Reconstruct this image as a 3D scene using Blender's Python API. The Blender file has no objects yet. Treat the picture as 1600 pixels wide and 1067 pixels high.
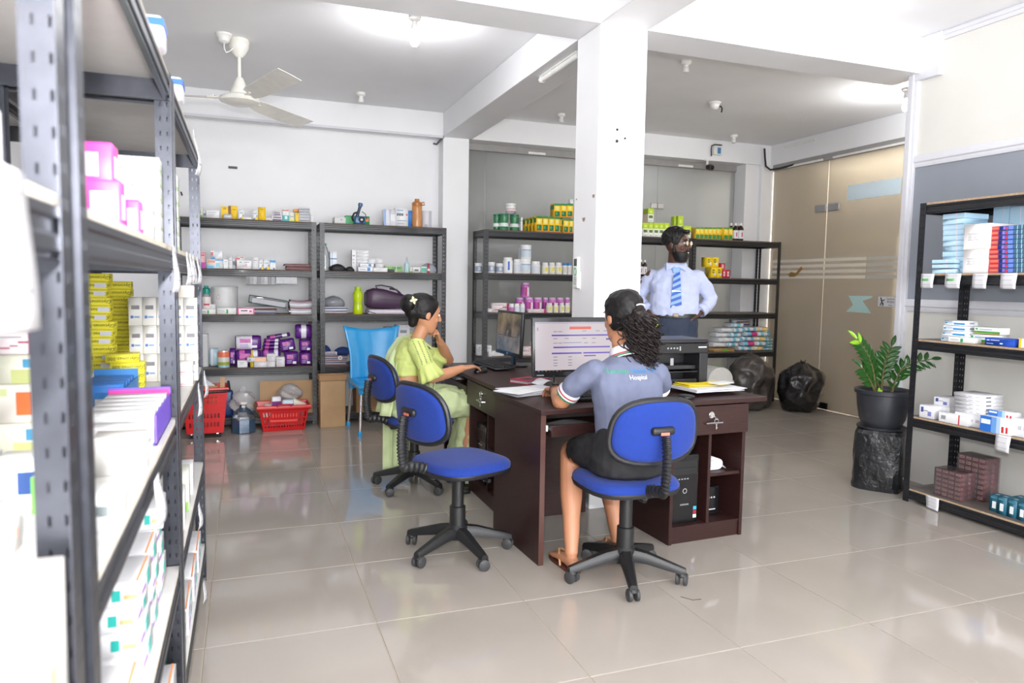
import bpy, math, random
from mathutils import Matrix, Vector
random.seed(7)
PI = math.pi
S = bpy.context.scene
COL = S.collection
# ------------------------------------------------------------------ camera
cam_d = bpy.data.cameras.new('camera'); cam = bpy.data.objects.new('camera', cam_d); COL.objects.link(cam)
S.camera = cam
YAW, PIT, ROL = .356133, -.079862, .01622
fw = Vector((math.sin(YAW)*math.cos(PIT), math.cos(YAW)*math.cos(PIT), math.sin(PIT)))
rt0 = Vector((math.cos(YAW), -math.sin(YAW), 0)); up0 = rt0.cross(fw)
rt = rt0*math.cos(ROL) + up0*math.sin(ROL); up = up0*math.cos(ROL) - rt0*math.sin(ROL)
R3 = Matrix((rt, up, -fw)).transposed()
cam.matrix_world = Matrix.Translation((0, 0, 1.33)) @ R3.to_4x4()
cam_d.sensor_width = 36; cam_d.lens = 1121.5*36/1600; cam_d.clip_start = .02; cam_d.clip_end = 60
cam_d.dof.use_dof = True; cam_d.dof.focus_distance = 4.2; cam_d.dof.aperture_fstop = 3.6
# ------------------------------------------------------------------ light and exposure
S.view_settings.view_transform = 'Standard'; S.view_settings.look = 'None'
S.view_settings.exposure = 0.0; S.view_settings.gamma = 1; S.view_settings.use_curve_mapping = False
S.cycles.use_denoising = True
S.cycles.max_bounces = 8; S.cycles.transparent_max_bounces = 12; S.cycles.caustics_reflective = False; S.cycles.caustics_refractive = False
S.cycles.sample_clamp_indirect = 6
W = bpy.data.worlds.new('world'); S.world = W; W.use_nodes = True
W.node_tree.nodes['Background'].inputs[0].default_value = (.80, .88, 1, 1)
W.node_tree.nodes['Background'].inputs[1].default_value = 1.0
def area(name, loc, rot, sx, sy, power, col=(1, 1, 1), spread=None):
    d = bpy.data.lights.new(name, 'AREA'); d.shape = 'RECTANGLE'; d.size = sx; d.size_y = sy; d.energy = power; d.color = col
    if spread: d.spread = spread
    o = bpy.data.objects.new(name, d); COL.objects.link(o); o.location = loc; o.rotation_euler = rot
    return o
def point(name, loc, power, r=.04, col=(1, 1, 1)):
    d = bpy.data.lights.new(name, 'POINT'); d.energy = power; d.shadow_soft_size = r; d.color = col
    o = bpy.data.objects.new(name, d); COL.objects.link(o); o.location = loc
    return o
# daylight through the two shop-front windows behind the photographer
area('daylight_window', (.9, -2.42, 1.55), (PI/2+.25, 0, 0), 2.6, 2.3, 240, (.97, .985, 1))
area('daylight_window', (3.2, -2.42, 1.55), (PI/2+.25, 0, 0), 1.9, 2.3, 125, (.97, .985, 1))
# the photographer's flash, just above the lens
fd = bpy.data.lights.new('camera_flash', 'POINT'); fd.energy = 215; fd.shadow_soft_size = .03; fd.color = (1, .985, .97)   # flash with a diffuser dome
fo = bpy.data.objects.new('camera_flash', fd); COL.objects.link(fo); fo.location = (-.04, -.02, 1.54); fo.rotation_euler = (PI/2+.02, 0, -YAW)
# ------------------------------------------------------------------ materials
_m = {}
def lin(c):
    c = c/255; return c/12.92 if c <= .04045 else ((c+.055)/1.055)**2.4
def M(name, col, rough=.5, metal=0, var=.05, vs=14, bump=0, bs=160, coat=0, em=0, trans=0, spec=.5, sheen=0, alpha=1, emcol=None, sub=0):
    if name in _m: return _m[name]
    m = bpy.data.materials.new(name); _m[name] = m; m.use_nodes = True
    nt = m.node_tree; b = nt.nodes['Principled BSDF']
    c = [lin(x) for x in col]
    tc = nt.nodes.new('ShaderNodeTexCoord')
    n = nt.nodes.new('ShaderNodeTexNoise'); n.inputs['Scale'].default_value = vs; n.inputs['Detail'].default_value = 4
    nt.links.new(tc.outputs['Object'], n.inputs['Vector'])
    mr = nt.nodes.new('ShaderNodeMapRange'); mr.inputs[1].default_value = .3; mr.inputs[2].default_value = .7
    mr.inputs[3].default_value = 1-var; mr.inputs[4].default_value = 1+var
    nt.links.new(n.outputs[0], mr.inputs[0])
    hs = nt.nodes.new('ShaderNodeHueSaturation'); hs.inputs['Color'].default_value = (*c, 1)
    nt.links.new(mr.outputs[0], hs.inputs['Value']); nt.links.new(hs.outputs[0], b.inputs['Base Color'])
    b.inputs['Roughness'].default_value = rough; b.inputs['Metallic'].default_value = metal
    b.inputs['Specular IOR Level'].default_value = spec; b.inputs['Coat Weight'].default_value = coat
    b.inputs['Transmission Weight'].default_value = trans; b.inputs['Alpha'].default_value = alpha
    b.inputs['Sheen Weight'].default_value = sheen
    if sub: b.inputs['Subsurface Weight'].default_value = sub; b.inputs['Subsurface Radius'].default_value = (.012, .006, .004)
    if em:
        b.inputs['Emission Strength'].default_value = em
        if emcol: b.inputs['Emission Color'].default_value = (*[lin(x) for x in emcol], 1)
        else: nt.links.new(hs.outputs[0], b.inputs['Emission Color'])
    if bump:
        n2 = nt.nodes.new('ShaderNodeTexNoise'); n2.inputs['Scale'].default_value = bs; n2.inputs['Detail'].default_value = 3
        nt.links.new(tc.outputs['Object'], n2.inputs['Vector'])
        bp = nt.nodes.new('ShaderNodeBump'); bp.inputs['Strength'].default_value = bump; bp.inputs['Distance'].default_value = .01
        nt.links.new(n2.outputs[0], bp.inputs['Height']); nt.links.new(bp.outputs[0], b.inputs['Normal'])
    return m
def glassy(name, tint, film, fac, rough=.03, glow=0):
    """clear or film-covered sheet: part transparent, part diffuse film, with a glossy surface"""
    if name in _m: return _m[name]
    m = bpy.data.materials.new(name); _m[name] = m; m.use_nodes = True; nt = m.node_tree
    b = nt.nodes['Principled BSDF']; b.inputs['Base Color'].default_value = (*[lin(x) for x in film], 1); b.inputs['Roughness'].default_value = rough
    n = nt.nodes.new('ShaderNodeTexNoise'); n.inputs['Scale'].default_value = 1.5
    mr = nt.nodes.new('ShaderNodeMapRange'); mr.inputs[3].default_value = max(0, fac-.05); mr.inputs[4].default_value = min(1, fac+.05)
    nt.links.new(n.outputs[0], mr.inputs[0])
    t = nt.nodes.new('ShaderNodeBsdfTransparent'); t.inputs[0].default_value = (*[lin(x) for x in tint], 1)
    g = nt.nodes.new('ShaderNodeBsdfGlossy'); g.inputs['Roughness'].default_value = rough
    fr = nt.nodes.new('ShaderNodeFresnel'); fr.inputs[0].default_value = 1.5
    m2 = nt.nodes.new('ShaderNodeMixShader'); nt.links.new(fr.outputs[0], m2.inputs[0]); nt.links.new(t.outputs[0], m2.inputs[1]); nt.links.new(g.outputs[0], m2.inputs[2])
    mx = nt.nodes.new('ShaderNodeMixShader'); nt.links.new(mr.outputs[0], mx.inputs[0]); nt.links.new(m2.outputs[0], mx.inputs[1])
    if glow:                                     # film that also passes scattered light
        tl = nt.nodes.new('ShaderNodeBsdfTranslucent'); tl.inputs[0].default_value = (*[lin(x) for x in film], 1); m3 = nt.nodes.new('ShaderNodeMixShader'); m3.inputs[0].default_value = glow
        nt.links.new(b.outputs[0], m3.inputs[1]); nt.links.new(tl.outputs[0], m3.inputs[2]); nt.links.new(m3.outputs[0], mx.inputs[2])
    else: nt.links.new(b.outputs[0], mx.inputs[2])
    nt.links.new(mx.outputs[0], nt.nodes['Material Output'].inputs[0])
    return m
# ------------------------------------------------------------------ mesh builder
def TR(x=0, y=0, z=0, rz=0, rx=0, ry=0):
    return Matrix.Translation((x, y, z)) @ Matrix.Rotation(rz, 4, 'Z') @ Matrix.Rotation(ry, 4, 'Y') @ Matrix.Rotation(rx, 4, 'X')
class MB:
    def __init__(s): s.v = []; s.f = []; s.mi = []
    def add(s, vs, fs, mi=0, T=None):
        o = len(s.v)
        for p in vs:
            p = Vector(p); s.v.append(T @ p if T is not None else p)
        for f in fs: s.f.append([i+o for i in f]); s.mi.append(mi)
        return s
    def box(s, x0, y0, z0, x1, y1, z1, mi=0, T=None):
        if x0 > x1: x0, x1 = x1, x0
        if y0 > y1: y0, y1 = y1, y0
        if z0 > z1: z0, z1 = z1, z0
        return s.add([(x0,y0,z0),(x1,y0,z0),(x1,y1,z0),(x0,y1,z0),(x0,y0,z1),(x1,y0,z1),(x1,y1,z1),(x0,y1,z1)],
              [(3,2,1,0),(4,5,6,7),(0,1,5,4),(1,2,6,5),(2,3,7,6),(3,0,4,7)], mi, T)
    def cb(s, w, d, h, mi=0, T=None):            # box standing on its base centre
        return s.box(-w/2, -d/2, 0, w/2, d/2, h, mi, T)
    def loft(s, rings, mi=0, T=None, caps=True, closed=False):
        n = len(rings[0]); vs = [p for r in rings for p in r]; fs = []; k = len(rings)
        for i in range(k if closed else k-1):
            a, b = i*n, ((i+1) % k)*n
            for j in range(n): fs.append((a+j, a+(j+1) % n, b+(j+1) % n, b+j))
        if caps and not closed:
            fs.append(tuple(range(n-1, -1, -1))); fs.append(tuple((k-1)*n+j for j in range(n)))
        return s.add(vs, fs, mi, T)
    def lathe(s, prof, n=20, mi=0, T=None, caps=True, sx=1, sy=1):
        return s.loft([[(r*math.cos(2*PI*j/n)*sx, r*math.sin(2*PI*j/n)*sy, z) for j in range(n)] for r, z in prof], mi, T, caps)
    def cyl(s, r, h, n=16, mi=0, T=None): return s.lathe([(r, 0), (r, h)], n, mi, T)
    def prism(s, pts, z0, z1, mi=0, T=None):     # polygon in xy, counter-clockwise
        return s.loft([[(x, y, z0) for x, y in pts], [(x, y, z1) for x, y in pts]], mi, T)
    def tube(s, path, r, n=8, mi=0, T=None, closed=False, flat=1.0):
        P = [Vector(p) for p in path]; k = len(P); rr = r if isinstance(r, (list, tuple)) else [r]*k
        rings = []; nrm = None
        for i in range(k):
            a = P[(i-1) % k] if (closed or i > 0) else P[i]; b = P[(i+1) % k] if (closed or i < k-1) else P[i]
            t = (b-a).normalized() if (b-a).length > 1e-9 else Vector((0, 0, 1))
            if nrm is None:
                nrm = Vector((0, 0, 1)) if abs(t.z) < .9 else Vector((1, 0, 0))
            nrm = (nrm - t*nrm.dot(t)).normalized(); bi = t.cross(nrm)
            rings.append([P[i] + nrm*(rr[i]*math.cos(2*PI*j/n)*flat) + bi*(rr[i]*math.sin(2*PI*j/n)) for j in range(n)])
        return s.loft(rings, mi, T, not closed, closed)
    def ell(s, c, rx, ry, rz, n=14, m=9, mi=0, T=None):
        return s.loft([[(c[0]+rx*math.sin(a)*math.cos(2*PI*j/n), c[1]+ry*math.sin(a)*math.sin(2*PI*j/n), c[2]-rz*math.cos(a)) for j in range(n)]
                       for a in [max(.02, min(PI-.02, PI*i/(m-1))) for i in range(m)]], mi, T)
    def rbox(s, w, d, h, r=.01, mi=0, T=None, n=4, b=None):   # rounded-corner box standing on its base centre
        b = min(r, h/2.01) if b is None else b
        def ring(z, ins):
            rr = max(r-ins, .0005); o = []
            for cx, cy, a0 in ((w/2-r, d/2-r, 0), (-w/2+r, d/2-r, PI/2), (-w/2+r, -d/2+r, PI), (w/2-r, -d/2+r, 1.5*PI)):
                for i in range(n+1):
                    a = a0+PI/2*i/n; o.append((cx+rr*math.cos(a), cy+rr*math.sin(a), z))
            return o
        R = []
        for i in range(4): a = PI/2*i/3; R.append(ring(b*(1-math.sin(a)), b*(1-math.cos(a)))) if False else None
        zs = [(b*(1-math.cos(PI/2*i/3)), b*(1-math.sin(PI/2*i/3))) for i in range(4)]
        R = [ring(z, ins) for z, ins in zs] + [ring(h-z, ins) for z, ins in reversed(zs)]
        return s.loft(R, mi, T)
    def mesh(s, name, mats, ang=35, smooth=True):
        me = bpy.data.meshes.new(name); me.from_pydata([tuple(p) for p in s.v], [], s.f)
        for m in (mats if isinstance(mats, (list, tuple)) else [mats]): me.materials.append(m)
        me.polygons.foreach_set('material_index', s.mi)
        if smooth:
            me.polygons.foreach_set('use_smooth', [True]*len(s.f)); me.set_sharp_from_angle(angle=math.radians(ang))
        me.update(); return me
    def build(s, name, mats, parent=None, T=None, ang=35, smooth=True, bevel=0, sub=0, solid=0):
        o = bpy.data.objects.new(name, s.mesh(name, mats, ang, smooth)); COL.objects.link(o)
        if parent is not None: o.parent = parent
        if T is not None: o.matrix_basis = T
        if bevel: b = o.modifiers.new('bevel', 'BEVEL'); b.width = bevel; b.segments = 2; b.limit_method = 'ANGLE'; b.angle_limit = .7
        if solid: b = o.modifiers.new('solidify', 'SOLIDIFY'); b.thickness = solid; b.offset = 0
        if sub: b = o.modifiers.new('subsurf', 'SUBSURF'); b.levels = sub; b.render_levels = sub
        return o
def link(name, me, parent=None, T=None):
    o = bpy.data.objects.new(name, me); COL.objects.link(o)
    if parent is not None: o.parent = parent
    if T is not None: o.matrix_basis = T
    return o
def tag(o, label, cat, group=None):
    o['label'] = label; o['category'] = cat
    if group: o['group'] = group
    return o
def thing(name, label, cat, loc=(0, 0, 0), rz=0, group=None):
    o = bpy.data.objects.new(name, None); COL.objects.link(o); o.empty_display_size = .05
    o.location = loc; o.rotation_euler = (0, 0, rz); return tag(o, label, cat, group)
def struct(o, label=None):
    o['kind'] = 'structure'
    if label: o['label'] = label
    return o
def copy_tree(o, parent=None):
    c = o.copy(); COL.objects.link(c); c.parent = parent
    for ch in list(o.children): copy_tree(ch, c)
    return c
ORD = ['first', 'second', 'third', 'fourth', 'fifth', 'sixth', 'seventh', 'eighth', 'ninth', 'tenth', 'eleventh', 'twelfth', 'thirteenth', 'fourteenth', 'fifteenth', 'sixteenth', 'seventeenth', 'eighteenth', 'nineteenth', 'twentieth']
def text_mesh(txt, size, align='CENTER', extr=.0002, bold=0):
    c = bpy.data.curves.new('lettering', 'FONT'); c.body = txt; c.size = size; c.align_x = align; c.align_y = 'CENTER'; c.extrude = extr; c.resolution_u = 2; c.offset = bold
    o = bpy.data.objects.new('lettering_tmp', c); COL.objects.link(o)
    dg = bpy.context.evaluated_depsgraph_get(); me = bpy.data.meshes.new_from_object(o.evaluated_get(dg))
    bpy.data.objects.remove(o); return me
_tm = {}
def letter(txt, size, mat, parent, T, name='printed_text', align='CENTER', bold=0):
    k = (txt, size, mat.name, align)
    if k not in _tm:
        me = text_mesh(txt, size, align, bold=bold); me.materials.clear(); me.materials.append(mat); _tm[k] = me
    return link(name, _tm[k], parent, T)
# text lies in local xy facing +z; these stand it upright facing a side
def face_T(x, y, z, rz=0): return Matrix.Translation((x, y, z)) @ Matrix.Rotation(rz, 4, 'Z') @ Matrix.Rotation(PI/2, 4, 'X')
# ================================================================== ROOM
CEIL, SOF = 3.045, 2.805
PX0, PX1, PY0, PY1 = 1.90, 2.205, 3.75, 4.055
WB, WL, WR, WF = 7.38, -1.45, 4.36, -2.5
XE, YE = 7.6, 9.2                               # outer limits of the space behind the glass
white = M('white wall paint', (238, 238, 240), .6, var=.025, vs=2.2, bump=.05, bs=60)
whitec = M('white ceiling paint', (242, 242, 244), .75, var=.03, vs=1.5, bump=.05, bs=8)
cream = M('cream panel paint', (216, 214, 208), .55, var=.03, vs=3)
greyboard = M('blue grey glossy panel', (138, 143, 152), .16, var=.05, vs=2)
mould = M('pale grey moulding', (212, 212, 218), .45, var=.03)
tile_m = M('polished beige grey porcelain', (166, 158, 150), .075, var=.045, vs=2.3, bump=.012, bs=3, spec=.75)
grout = M('beige grout', (176, 164, 146), .8, var=.12)
def sbox(name, b, mat, label=None, parent=None, bevel=0):
    o = MB().box(*b).build(name, mat, parent, bevel=bevel)
    if parent is None: struct(o, label)
    return o
# floor: slab of grout with separate polished tiles set into it
fl = sbox('floor', (WL, WF, -.06, XE, YE, -.003), grout, 'polished beige grey tiled floor')
TP = .62; tx0, ty0 = .465, 2.10
tme = MB(); tme.loft([[(sx*(TP-.004-i)/2, sy*(TP-.004-i)/2, z) for sx, sy in ((-1,-1),(1,-1),(1,1),(-1,1))] for i, z in ((0, -.010), (0, -.0012), (.0024, 0))])
tmesh = tme.mesh('tile', tile_m, 20)
for i in range(-3, 12):
    for j in range(-7, 12):
        cx, cy = tx0+TP*(i+.5), ty0+TP*(j+.5)
        if cx-TP/2 < WL or cx > XE-.3 or cy-TP/2 < WF or cy > YE-.3: continue
        link('tile', tmesh, fl, Matrix.Translation((cx, cy, 0)) @ Matrix.Rotation(PI/2*((i*7+j*3) % 4), 4, 'Z'))
cl = sbox('ceiling', (WL, WF, CEIL, XE, YE, CEIL+.15), whitec, 'flat white painted slab ceiling')
sbox('wall_back', (WL-.15, WB, 0, 2.0, WB+.15, CEIL), white, 'white back wall behind the two medicine racks')
sbox('wall_left', (WL-.15, WF, 0, WL, WB, CEIL), white, 'white side wall behind the near racks')
# shop front behind the camera: piers and two glazed openings
wf = struct(MB().box(WL-.15, WF-.15, 0, -.5, WF, CEIL).box(2.2, WF-.15, 0, 2.3, WF, CEIL).box(4.2, WF-.15, 0, XE, WF, CEIL)
       .box(-.5, WF-.15, 2.75, 4.2, WF, CEIL).box(-.5, WF-.15, 0, 4.2, WF, .35).build('wall_front', white), 'shop front wall with two tall openings')
# structural column and beams
sbox('column_centre', (PX0, PY0, 0, PX1, PY1, SOF), white, 'square white concrete column behind the desks', bevel=.006)
sbox('column_back', (1.90, 7.2, 0, 2.175, WB+.1, SOF), white, 'white wall column between back wall and glass', bevel=.005)
sbox('column_far', (5.63, 7.21, 0, 5.83, 7.5, SOF), white, 'white column at the corner of the two glass partitions', bevel=.005)
sbox('column_corner', (5.83, 7.165, 0, 6.03, 7.5, SOF), white, 'white corner post beside the glass door', bevel=.005)
sbox('beam_main', (WL, PY0, SOF, WR+.06, PY1, CEIL), white, 'white ceiling beam across the room', bevel=.004)
sbox('beam_depth', (PX0, PY1, SOF, PX1, 7.25, CEIL), white, 'white ceiling beam from column to back wall', bevel=.004)
sbox('beam_near', (PX0, WF, SOF, PX1, PY0, CEIL), white, 'white ceiling beam from column towards the shop front', bevel=.004)
sbox('beam_back', (WL, 7.2, SOF, 1.9, WB+.1, CEIL), white, 'white ceiling beam over the back wall', bevel=.004)
sbox('beam_glass_back', (PX1-.03, 7.2, SOF, 6.03, WB+.1, CEIL), white, 'white ceiling beam over the back glass partition', bevel=.004)
sbox('beam_glass_side', (5.98, 3.3, SOF, 6.25, 7.2, CEIL), white, 'white ceiling beam over the glass door', bevel=.004)
tr = MB().box(WL, 7.17, SOF-.018, 1.89, 7.21, SOF+.004).build('trim_1', mould); struct(tr, 'thin cove strip under the back beam')
# right-hand partition wall with moulding and a blue-grey glossy panel
WE = 3.80
wr = struct(MB().box(WR, WF, 0, WR+.12, WE, CEIL).build('wall_right', cream), 'cream partition wall behind the open rack')
MB().box(WR-.006, WF, 1.235, WR, WE-.03, 2.20).build('panel', greyboard, wr)
def mouldbar(z0, z1, d=.028):
    pr = [(0, z0), (-d*.5, z0), (-d*.7, z0+(z1-z0)*.2), (-d*.7, z0+(z1-z0)*.35), (-d, z0+(z1-z0)*.45), (-d, z0+(z1-z0)*.8), (-d*.6, z1), (0, z1)]
    b = MB(); b.loft([[(WR+x, y, z) for x, z in pr] for y in (WF, WE)]); return b
for k, (z0, z1) in enumerate(((2.175, 2.255), (1.185, 1.27), (2.985, CEIL))):
    struct(mouldbar(z0, z1).build('trim_%d' % (k+2), mould), ['moulding along the top of the blue grey panel', 'moulding along the foot of the blue grey panel', 'pale cornice where the cream wall meets the ceiling'][k])
jb = MB()
jb.box(WR-.03, WE-.035, 0, WR+.14, WE+.012, CEIL).box(WR-.045, WE-.012, 0, WR+.10, WE+.03, SOF)
struct(jb.build('trim_5', mould, bevel=.004), 'pale grey door jamb at the end of the cream wall')
struct(MB().box(WR-.035, WE-.20, 2.76, WR+.16, WE+.02, CEIL).build('trim_6', mould, bevel=.006), 'boxed beam end at the top of the cream wall')
# glass partitions
film = glassy('smoked glass sheet', (200, 202, 202), (168, 169, 170), .64, .035, .45)
film2 = glassy('tinted door glass', (224, 224, 220), (220, 211, 197), .46, .03)
frost = glassy('frosted stripe film', (235, 232, 225), (246, 238, 224), .9, .35)
alu = M('brushed aluminium', (190, 190, 192), .3, 1, var=.06, vs=60)
dk = M('dark rubber', (34, 34, 36), .6)
w1 = thing('window_1', 'smoked glass partition behind the tall racks', 'window'); del w1['category']; struct(w1)
xs = [2.175, 2.42, 4.545, 5.63]
for a, b in zip(xs[:-1], xs[1:]):
    MB().box(a+.002, 7.41, .03, b-.002, 7.42, 2.74).build('pane', film, w1)
MB().box(2.175, 7.385, 2.735, 5.63, 7.445, SOF).build('head_rail', M('grey rail paint', (150, 148, 146), .4), w1, bevel=.003)
MB().box(2.175, 7.385, 0, 5.63, 7.445, .03).build('bottom_rail', alu, w1, bevel=.003)
pf = MB(); pf.box(4.46, 7.395, 2.24, 4.54, 7.435, 2.30).box(4.55, 7.395, 2.24, 4.63, 7.435, 2.30); pf.build('patch_fitting', alu, w1, bevel=.003)
for xa, xb in ((4.13, 4.33), (4.8, 5.0), (2.9, 3.1)): MB().box(xa, 7.375, 2.742, xb, 7.386, 2.765).build('rail_clip', M('chipped white paint', (232, 230, 226), .6), w1)
d1 = thing('door_1', 'frameless tinted glass door with frosted stripes', 'door'); del d1['category']; struct(d1)
MB().box(5.995, 6.275, .003, 6.007, 7.155, 2.735).build('pane', film2, d1)
MB().box(5.995, 3.85, .003, 6.007, 6.268, 2.735).build('pane', film2, d1)
MB().box(5.98, 3.85, 2.735, 6.03, 7.155, SOF).build('head_rail', M('grey rail paint', (150, 148, 146), .4), d1, bevel=.003)
for ya, yb in ((5.1, 6.2), (6.35, 6.9)): MB().box(5.968, ya, 2.738, 5.982, yb, 2.76).build('rail_strip', M('chipped white paint', (232, 230, 226), .6), d1)
for y0 in (6.10, 6.285): MB().box(5.985, y0, 2.18, 6.017, y0+.16, 2.255).build('patch_fitting', alu, d1, bevel=.003)
MB().box(5.985, 6.12, .005, 6.017, 6.26, .075).build('floor_hinge', M('dark metal', (60, 60, 62), .35, .8), d1, bevel=.003)
for k in range(4):
    z = 1.445+k*.063
    MB().box(5.9925, 5.70, z, 5.9945, 7.10, z+.034).build('frosted_stripe', frost, d1)
    MB().box(5.9925, 4.9, z, 5.9945, 5.69, z+.034).build('frosted_stripe', glassy('dim lit frosted stripe', (225, 225, 220), (222, 220, 212), .7, .35), d1)  # same stripes carried on; weaker light from behind put into their colour
pale = glassy('pale cyan sticker', (220, 240, 240), (196, 232, 230), .97, .4)
MB().box(5.992, 5.335, 2.268, 5.995, 5.995, 2.425).build('reflection_patch', glassy('pale blue glass reflection', (226, 240, 246), (220, 238, 248), .97, .4), d1)  # pale reflection in the glass, put in as a coloured sheet
# torn sticker, push notice and tape on the door
st = MB(); st.loft([[(x, y, z) for y, z in ((5.905, 1.265), (5.60, 1.268), (5.60, 1.25), (5.72, 1.215), (5.60, 1.09), (5.925, 1.095), (5.84, 1.17))] for x in (5.992, 5.9945)])
tag(st.build('torn_sticker', pale), 'torn pale turquoise sticker on the glass door', 'sticker')
sg = thing('push_sign', 'white push notice stuck beside the glass door edge', 'sign')
MB().box(5.989, 5.29, 1.165, 5.9945, 5.52, 1.265).build('sheet', M('white print paper', (226, 226, 232), .5), sg)
ink = M('black ink', (28, 28, 32), .6)
fg = MB(); fg.ell((5.9885, 5.485, 1.247), .001, .009, .009).tube([(5.9885, 5.482, 1.237), (5.9885, 5.470, 1.208), (5.9885, 5.455, 1.190), (5.9885, 5.462, 1.175)], .006, 6).tube([(5.9885, 5.478, 1.228), (5.9885, 5.452, 1.226), (5.9885, 5.44, 1.236)], .0045, 6).tube([(5.9885, 5.468, 1.205), (5.9885, 5.485, 1.192), (5.9885, 5.49, 1.178)], .005, 6)
fg.build('pictogram', ink, sg)
letter('Sunshine', .026, ink, sg, face_T(5.9885, 5.37, 1.243, -PI/2)); letter('PUSH', .034, ink, sg, face_T(5.9885, 5.37, 1.212, -PI/2)); letter('Please', .018, ink, sg, face_T(5.9885, 5.37, 1.182, -PI/2))
tp = MB(); tp.loft([[(x, y, z) for y, z in ((6.83, 1.50), (6.78, 1.525), (6.70, 1.51), (6.62, 1.585), (6.59, 1.56), (6.70, 1.47), (6.80, 1.465))] for x in (5.990, 5.9925)])
tag(tp.build('brown_tape', M('brown packing tape', (150, 112, 48), .35)), 'strip of brown packing tape across the glass door stripes', 'tape')
cb = MB(); cb.tube([(5.96, 6.15, .006), (5.90, 5.95, .006), (5.955, 5.7, .006), (5.93, 5.5, .006)], .005, 6)
tag(cb.build('floor_cable', M('beige cable', (186, 176, 156), .5)), 'thin beige cable along the foot of the glass door', 'cable')
# space behind the glass
beyond = M('mid grey wall', (150, 147, 141), .8, var=.06, vs=1)
sbox('wall_beyond_back', (2.0, 8.9, 0, XE, 9.05, CEIL), beyond, 'plain wall seen dimly through the smoked glass')
sbox('wall_beyond_side', (7.45, 3.0, 0, 7.6, 8.9, CEIL), M('beige wall', (186, 174, 158), .8, var=.05, vs=1), 'plain wall seen dimly through the glass door')
sbox('wall_beyond_end', (4.48, 3.0, 0, 7.45, 3.1, CEIL), beyond, 'end wall beside the glass door')
sbox('wall_beyond_left', (2.0, 7.53, 0, 2.1, 8.9, CEIL), beyond, 'short wall behind the back column')
area('added_glass_light', (6.8, 8.1, 3.0), (0, 0, 0), .9, .9, 270, (1, .985, .96))  # added unseen lamps that brighten the glass and the far bay
area('added_glass_light', (6.8, 5.4, 3.0), (0, 0, 0), .7, 1.6, 520, (1, .97, .93))
area('added_glass_light', (3.8, 8.3, 3.0), (0, 0, 0), 1.6, .5, 125, (1, 1, 1))
# ================================================================== RACKS
blk = M('black powder coated steel', (27, 28, 32), .40, 0, var=.12, vs=30, coat=.1)
blk_sheen = M('sheen lightened black rack steel', (74, 76, 84), .30, .75, var=.12, vs=30)  # black steel too; bright sheen of the near racks put into a lighter grey
board_d = M('dark laminate board', (104, 96, 92), .45, var=.08)
board_w = M('white laminate board', (206, 204, 202), .5, var=.04)
edge_m = M('raw chipboard edge', (172, 148, 120), .8, var=.15, vs=80); edge_w = M('pale board edge', (206, 196, 180), .8, var=.1, vs=80); edge_d = M('dark board edge', (96, 84, 76), .8, var=.1, vs=80)
def holed_flange(b, w, H, axis, mi=0):
    """flat strip with two columns of keyhole slots; axis 0: lies in xz at y=0, axis 1: lies in yz at x=0"""
    pitch = .0385; xs = [0, .010, .0135, w-.0155, w-.012, w]
    n = int(H/pitch); vs = []; fs = []
    def P(u, z): return (u, 0, z) if axis == 0 else (0, u, z)
    zs = []
    for k in range(n): zs += [k*pitch, k*pitch+.014, k*pitch+.026]
    zs.append(H)
    for z in zs: vs += [P(u, z) for u in xs]
    for r in range(len(zs)-1):
        for c in range(5):
            if r % 3 == 1 and c in (1, 3): continue
            a = r*6+c; q = (a, a+1, a+7, a+6); fs.append(q if axis == 0 else q[::-1])
    b.add(vs, fs, mi)
_post = {}
def post_mesh(H, mat):
    k = (H, mat.name)
    if k not in _post:
        b = MB(); holed_flange(b, .042, H, 0); holed_flange(b, .042, H, 1); _post[k] = b.mesh('post', mat, smooth=False)
    return _post[k]
def beam_mesh(L, mat, h=.062):
    pr = [(0, 0), (.012, 0), (.012, h), (0, h), (0, h-.006), (-.005, h-.010), (-.005, h-.020), (-.001, h-.024), (-.001, h-.036), (-.005, h-.040), (-.005, .008), (0, .004)]
    b = MB(); b.loft([[(x, y, z) for y, z in pr] for x in (-L/2, L/2)]); return b.mesh('beam', mat, 25)
HOLE = .0018
def rack(label, loc, rz, L, D, H, levels, mat, bmat, edge=None, group=None):
    """origin at the centre of the footprint, long side along local x, aisle side towards local -y"""
    t = thing('steel_rack', label, 'rack', loc, rz, group)
    pm = post_mesh(H, mat)
    for x, y, r in ((-L/2, -D/2, 0), (L/2, -D/2, PI/2), (L/2, D/2, PI), (-L/2, D/2, 1.5*PI)):
        p = link('post', pm, t, TR(x, y, 0, r))
        s = p.modifiers.new('solidify', 'SOLIDIFY'); s.thickness = HOLE; s.offset = 0
    bl, bs = beam_mesh(L-.008, mat), beam_mesh(D-.008, mat)
    bb = MB(); bb.box(-L/2+.006, -D/2+.004, -.014, L/2-.006, D/2-.004, 0)
    bb.mi = [0, 0, 1, 1, 1, 1]; bm = bb.mesh('shelf_board', [bmat, edge or edge_d])
    ft = MB().box(0, 0, 0, .045, .045, .012).mesh('foot', M('dark rubber', (34, 34, 36), .6))
    for z in levels:
        link('shelf_board', bm, t, TR(0, 0, z))
        link('beam', bl, t, TR(0, -D/2+.006, z-.066)); link('beam', bl, t, TR(0, D/2-.006, z-.066, PI))
        link('beam', bs, t, TR(-L/2+.006, 0, z-.066, -PI/2)); link('beam', bs, t, TR(L/2-.006, 0, z-.066, PI/2))
        if z > .3:                                   # stiffener bar under the board
            pass
    return t
LV_B = [.09, .54, 1.02, 1.425, 1.865]
LV_G0 = [.09, .598, 1.042, 1.437, 1.865]
LV_G = [.09, .598, 1.042, 1.437, 1.865]
LV_R = [.086, .546, 1.03, 1.435, 1.865]
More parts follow.
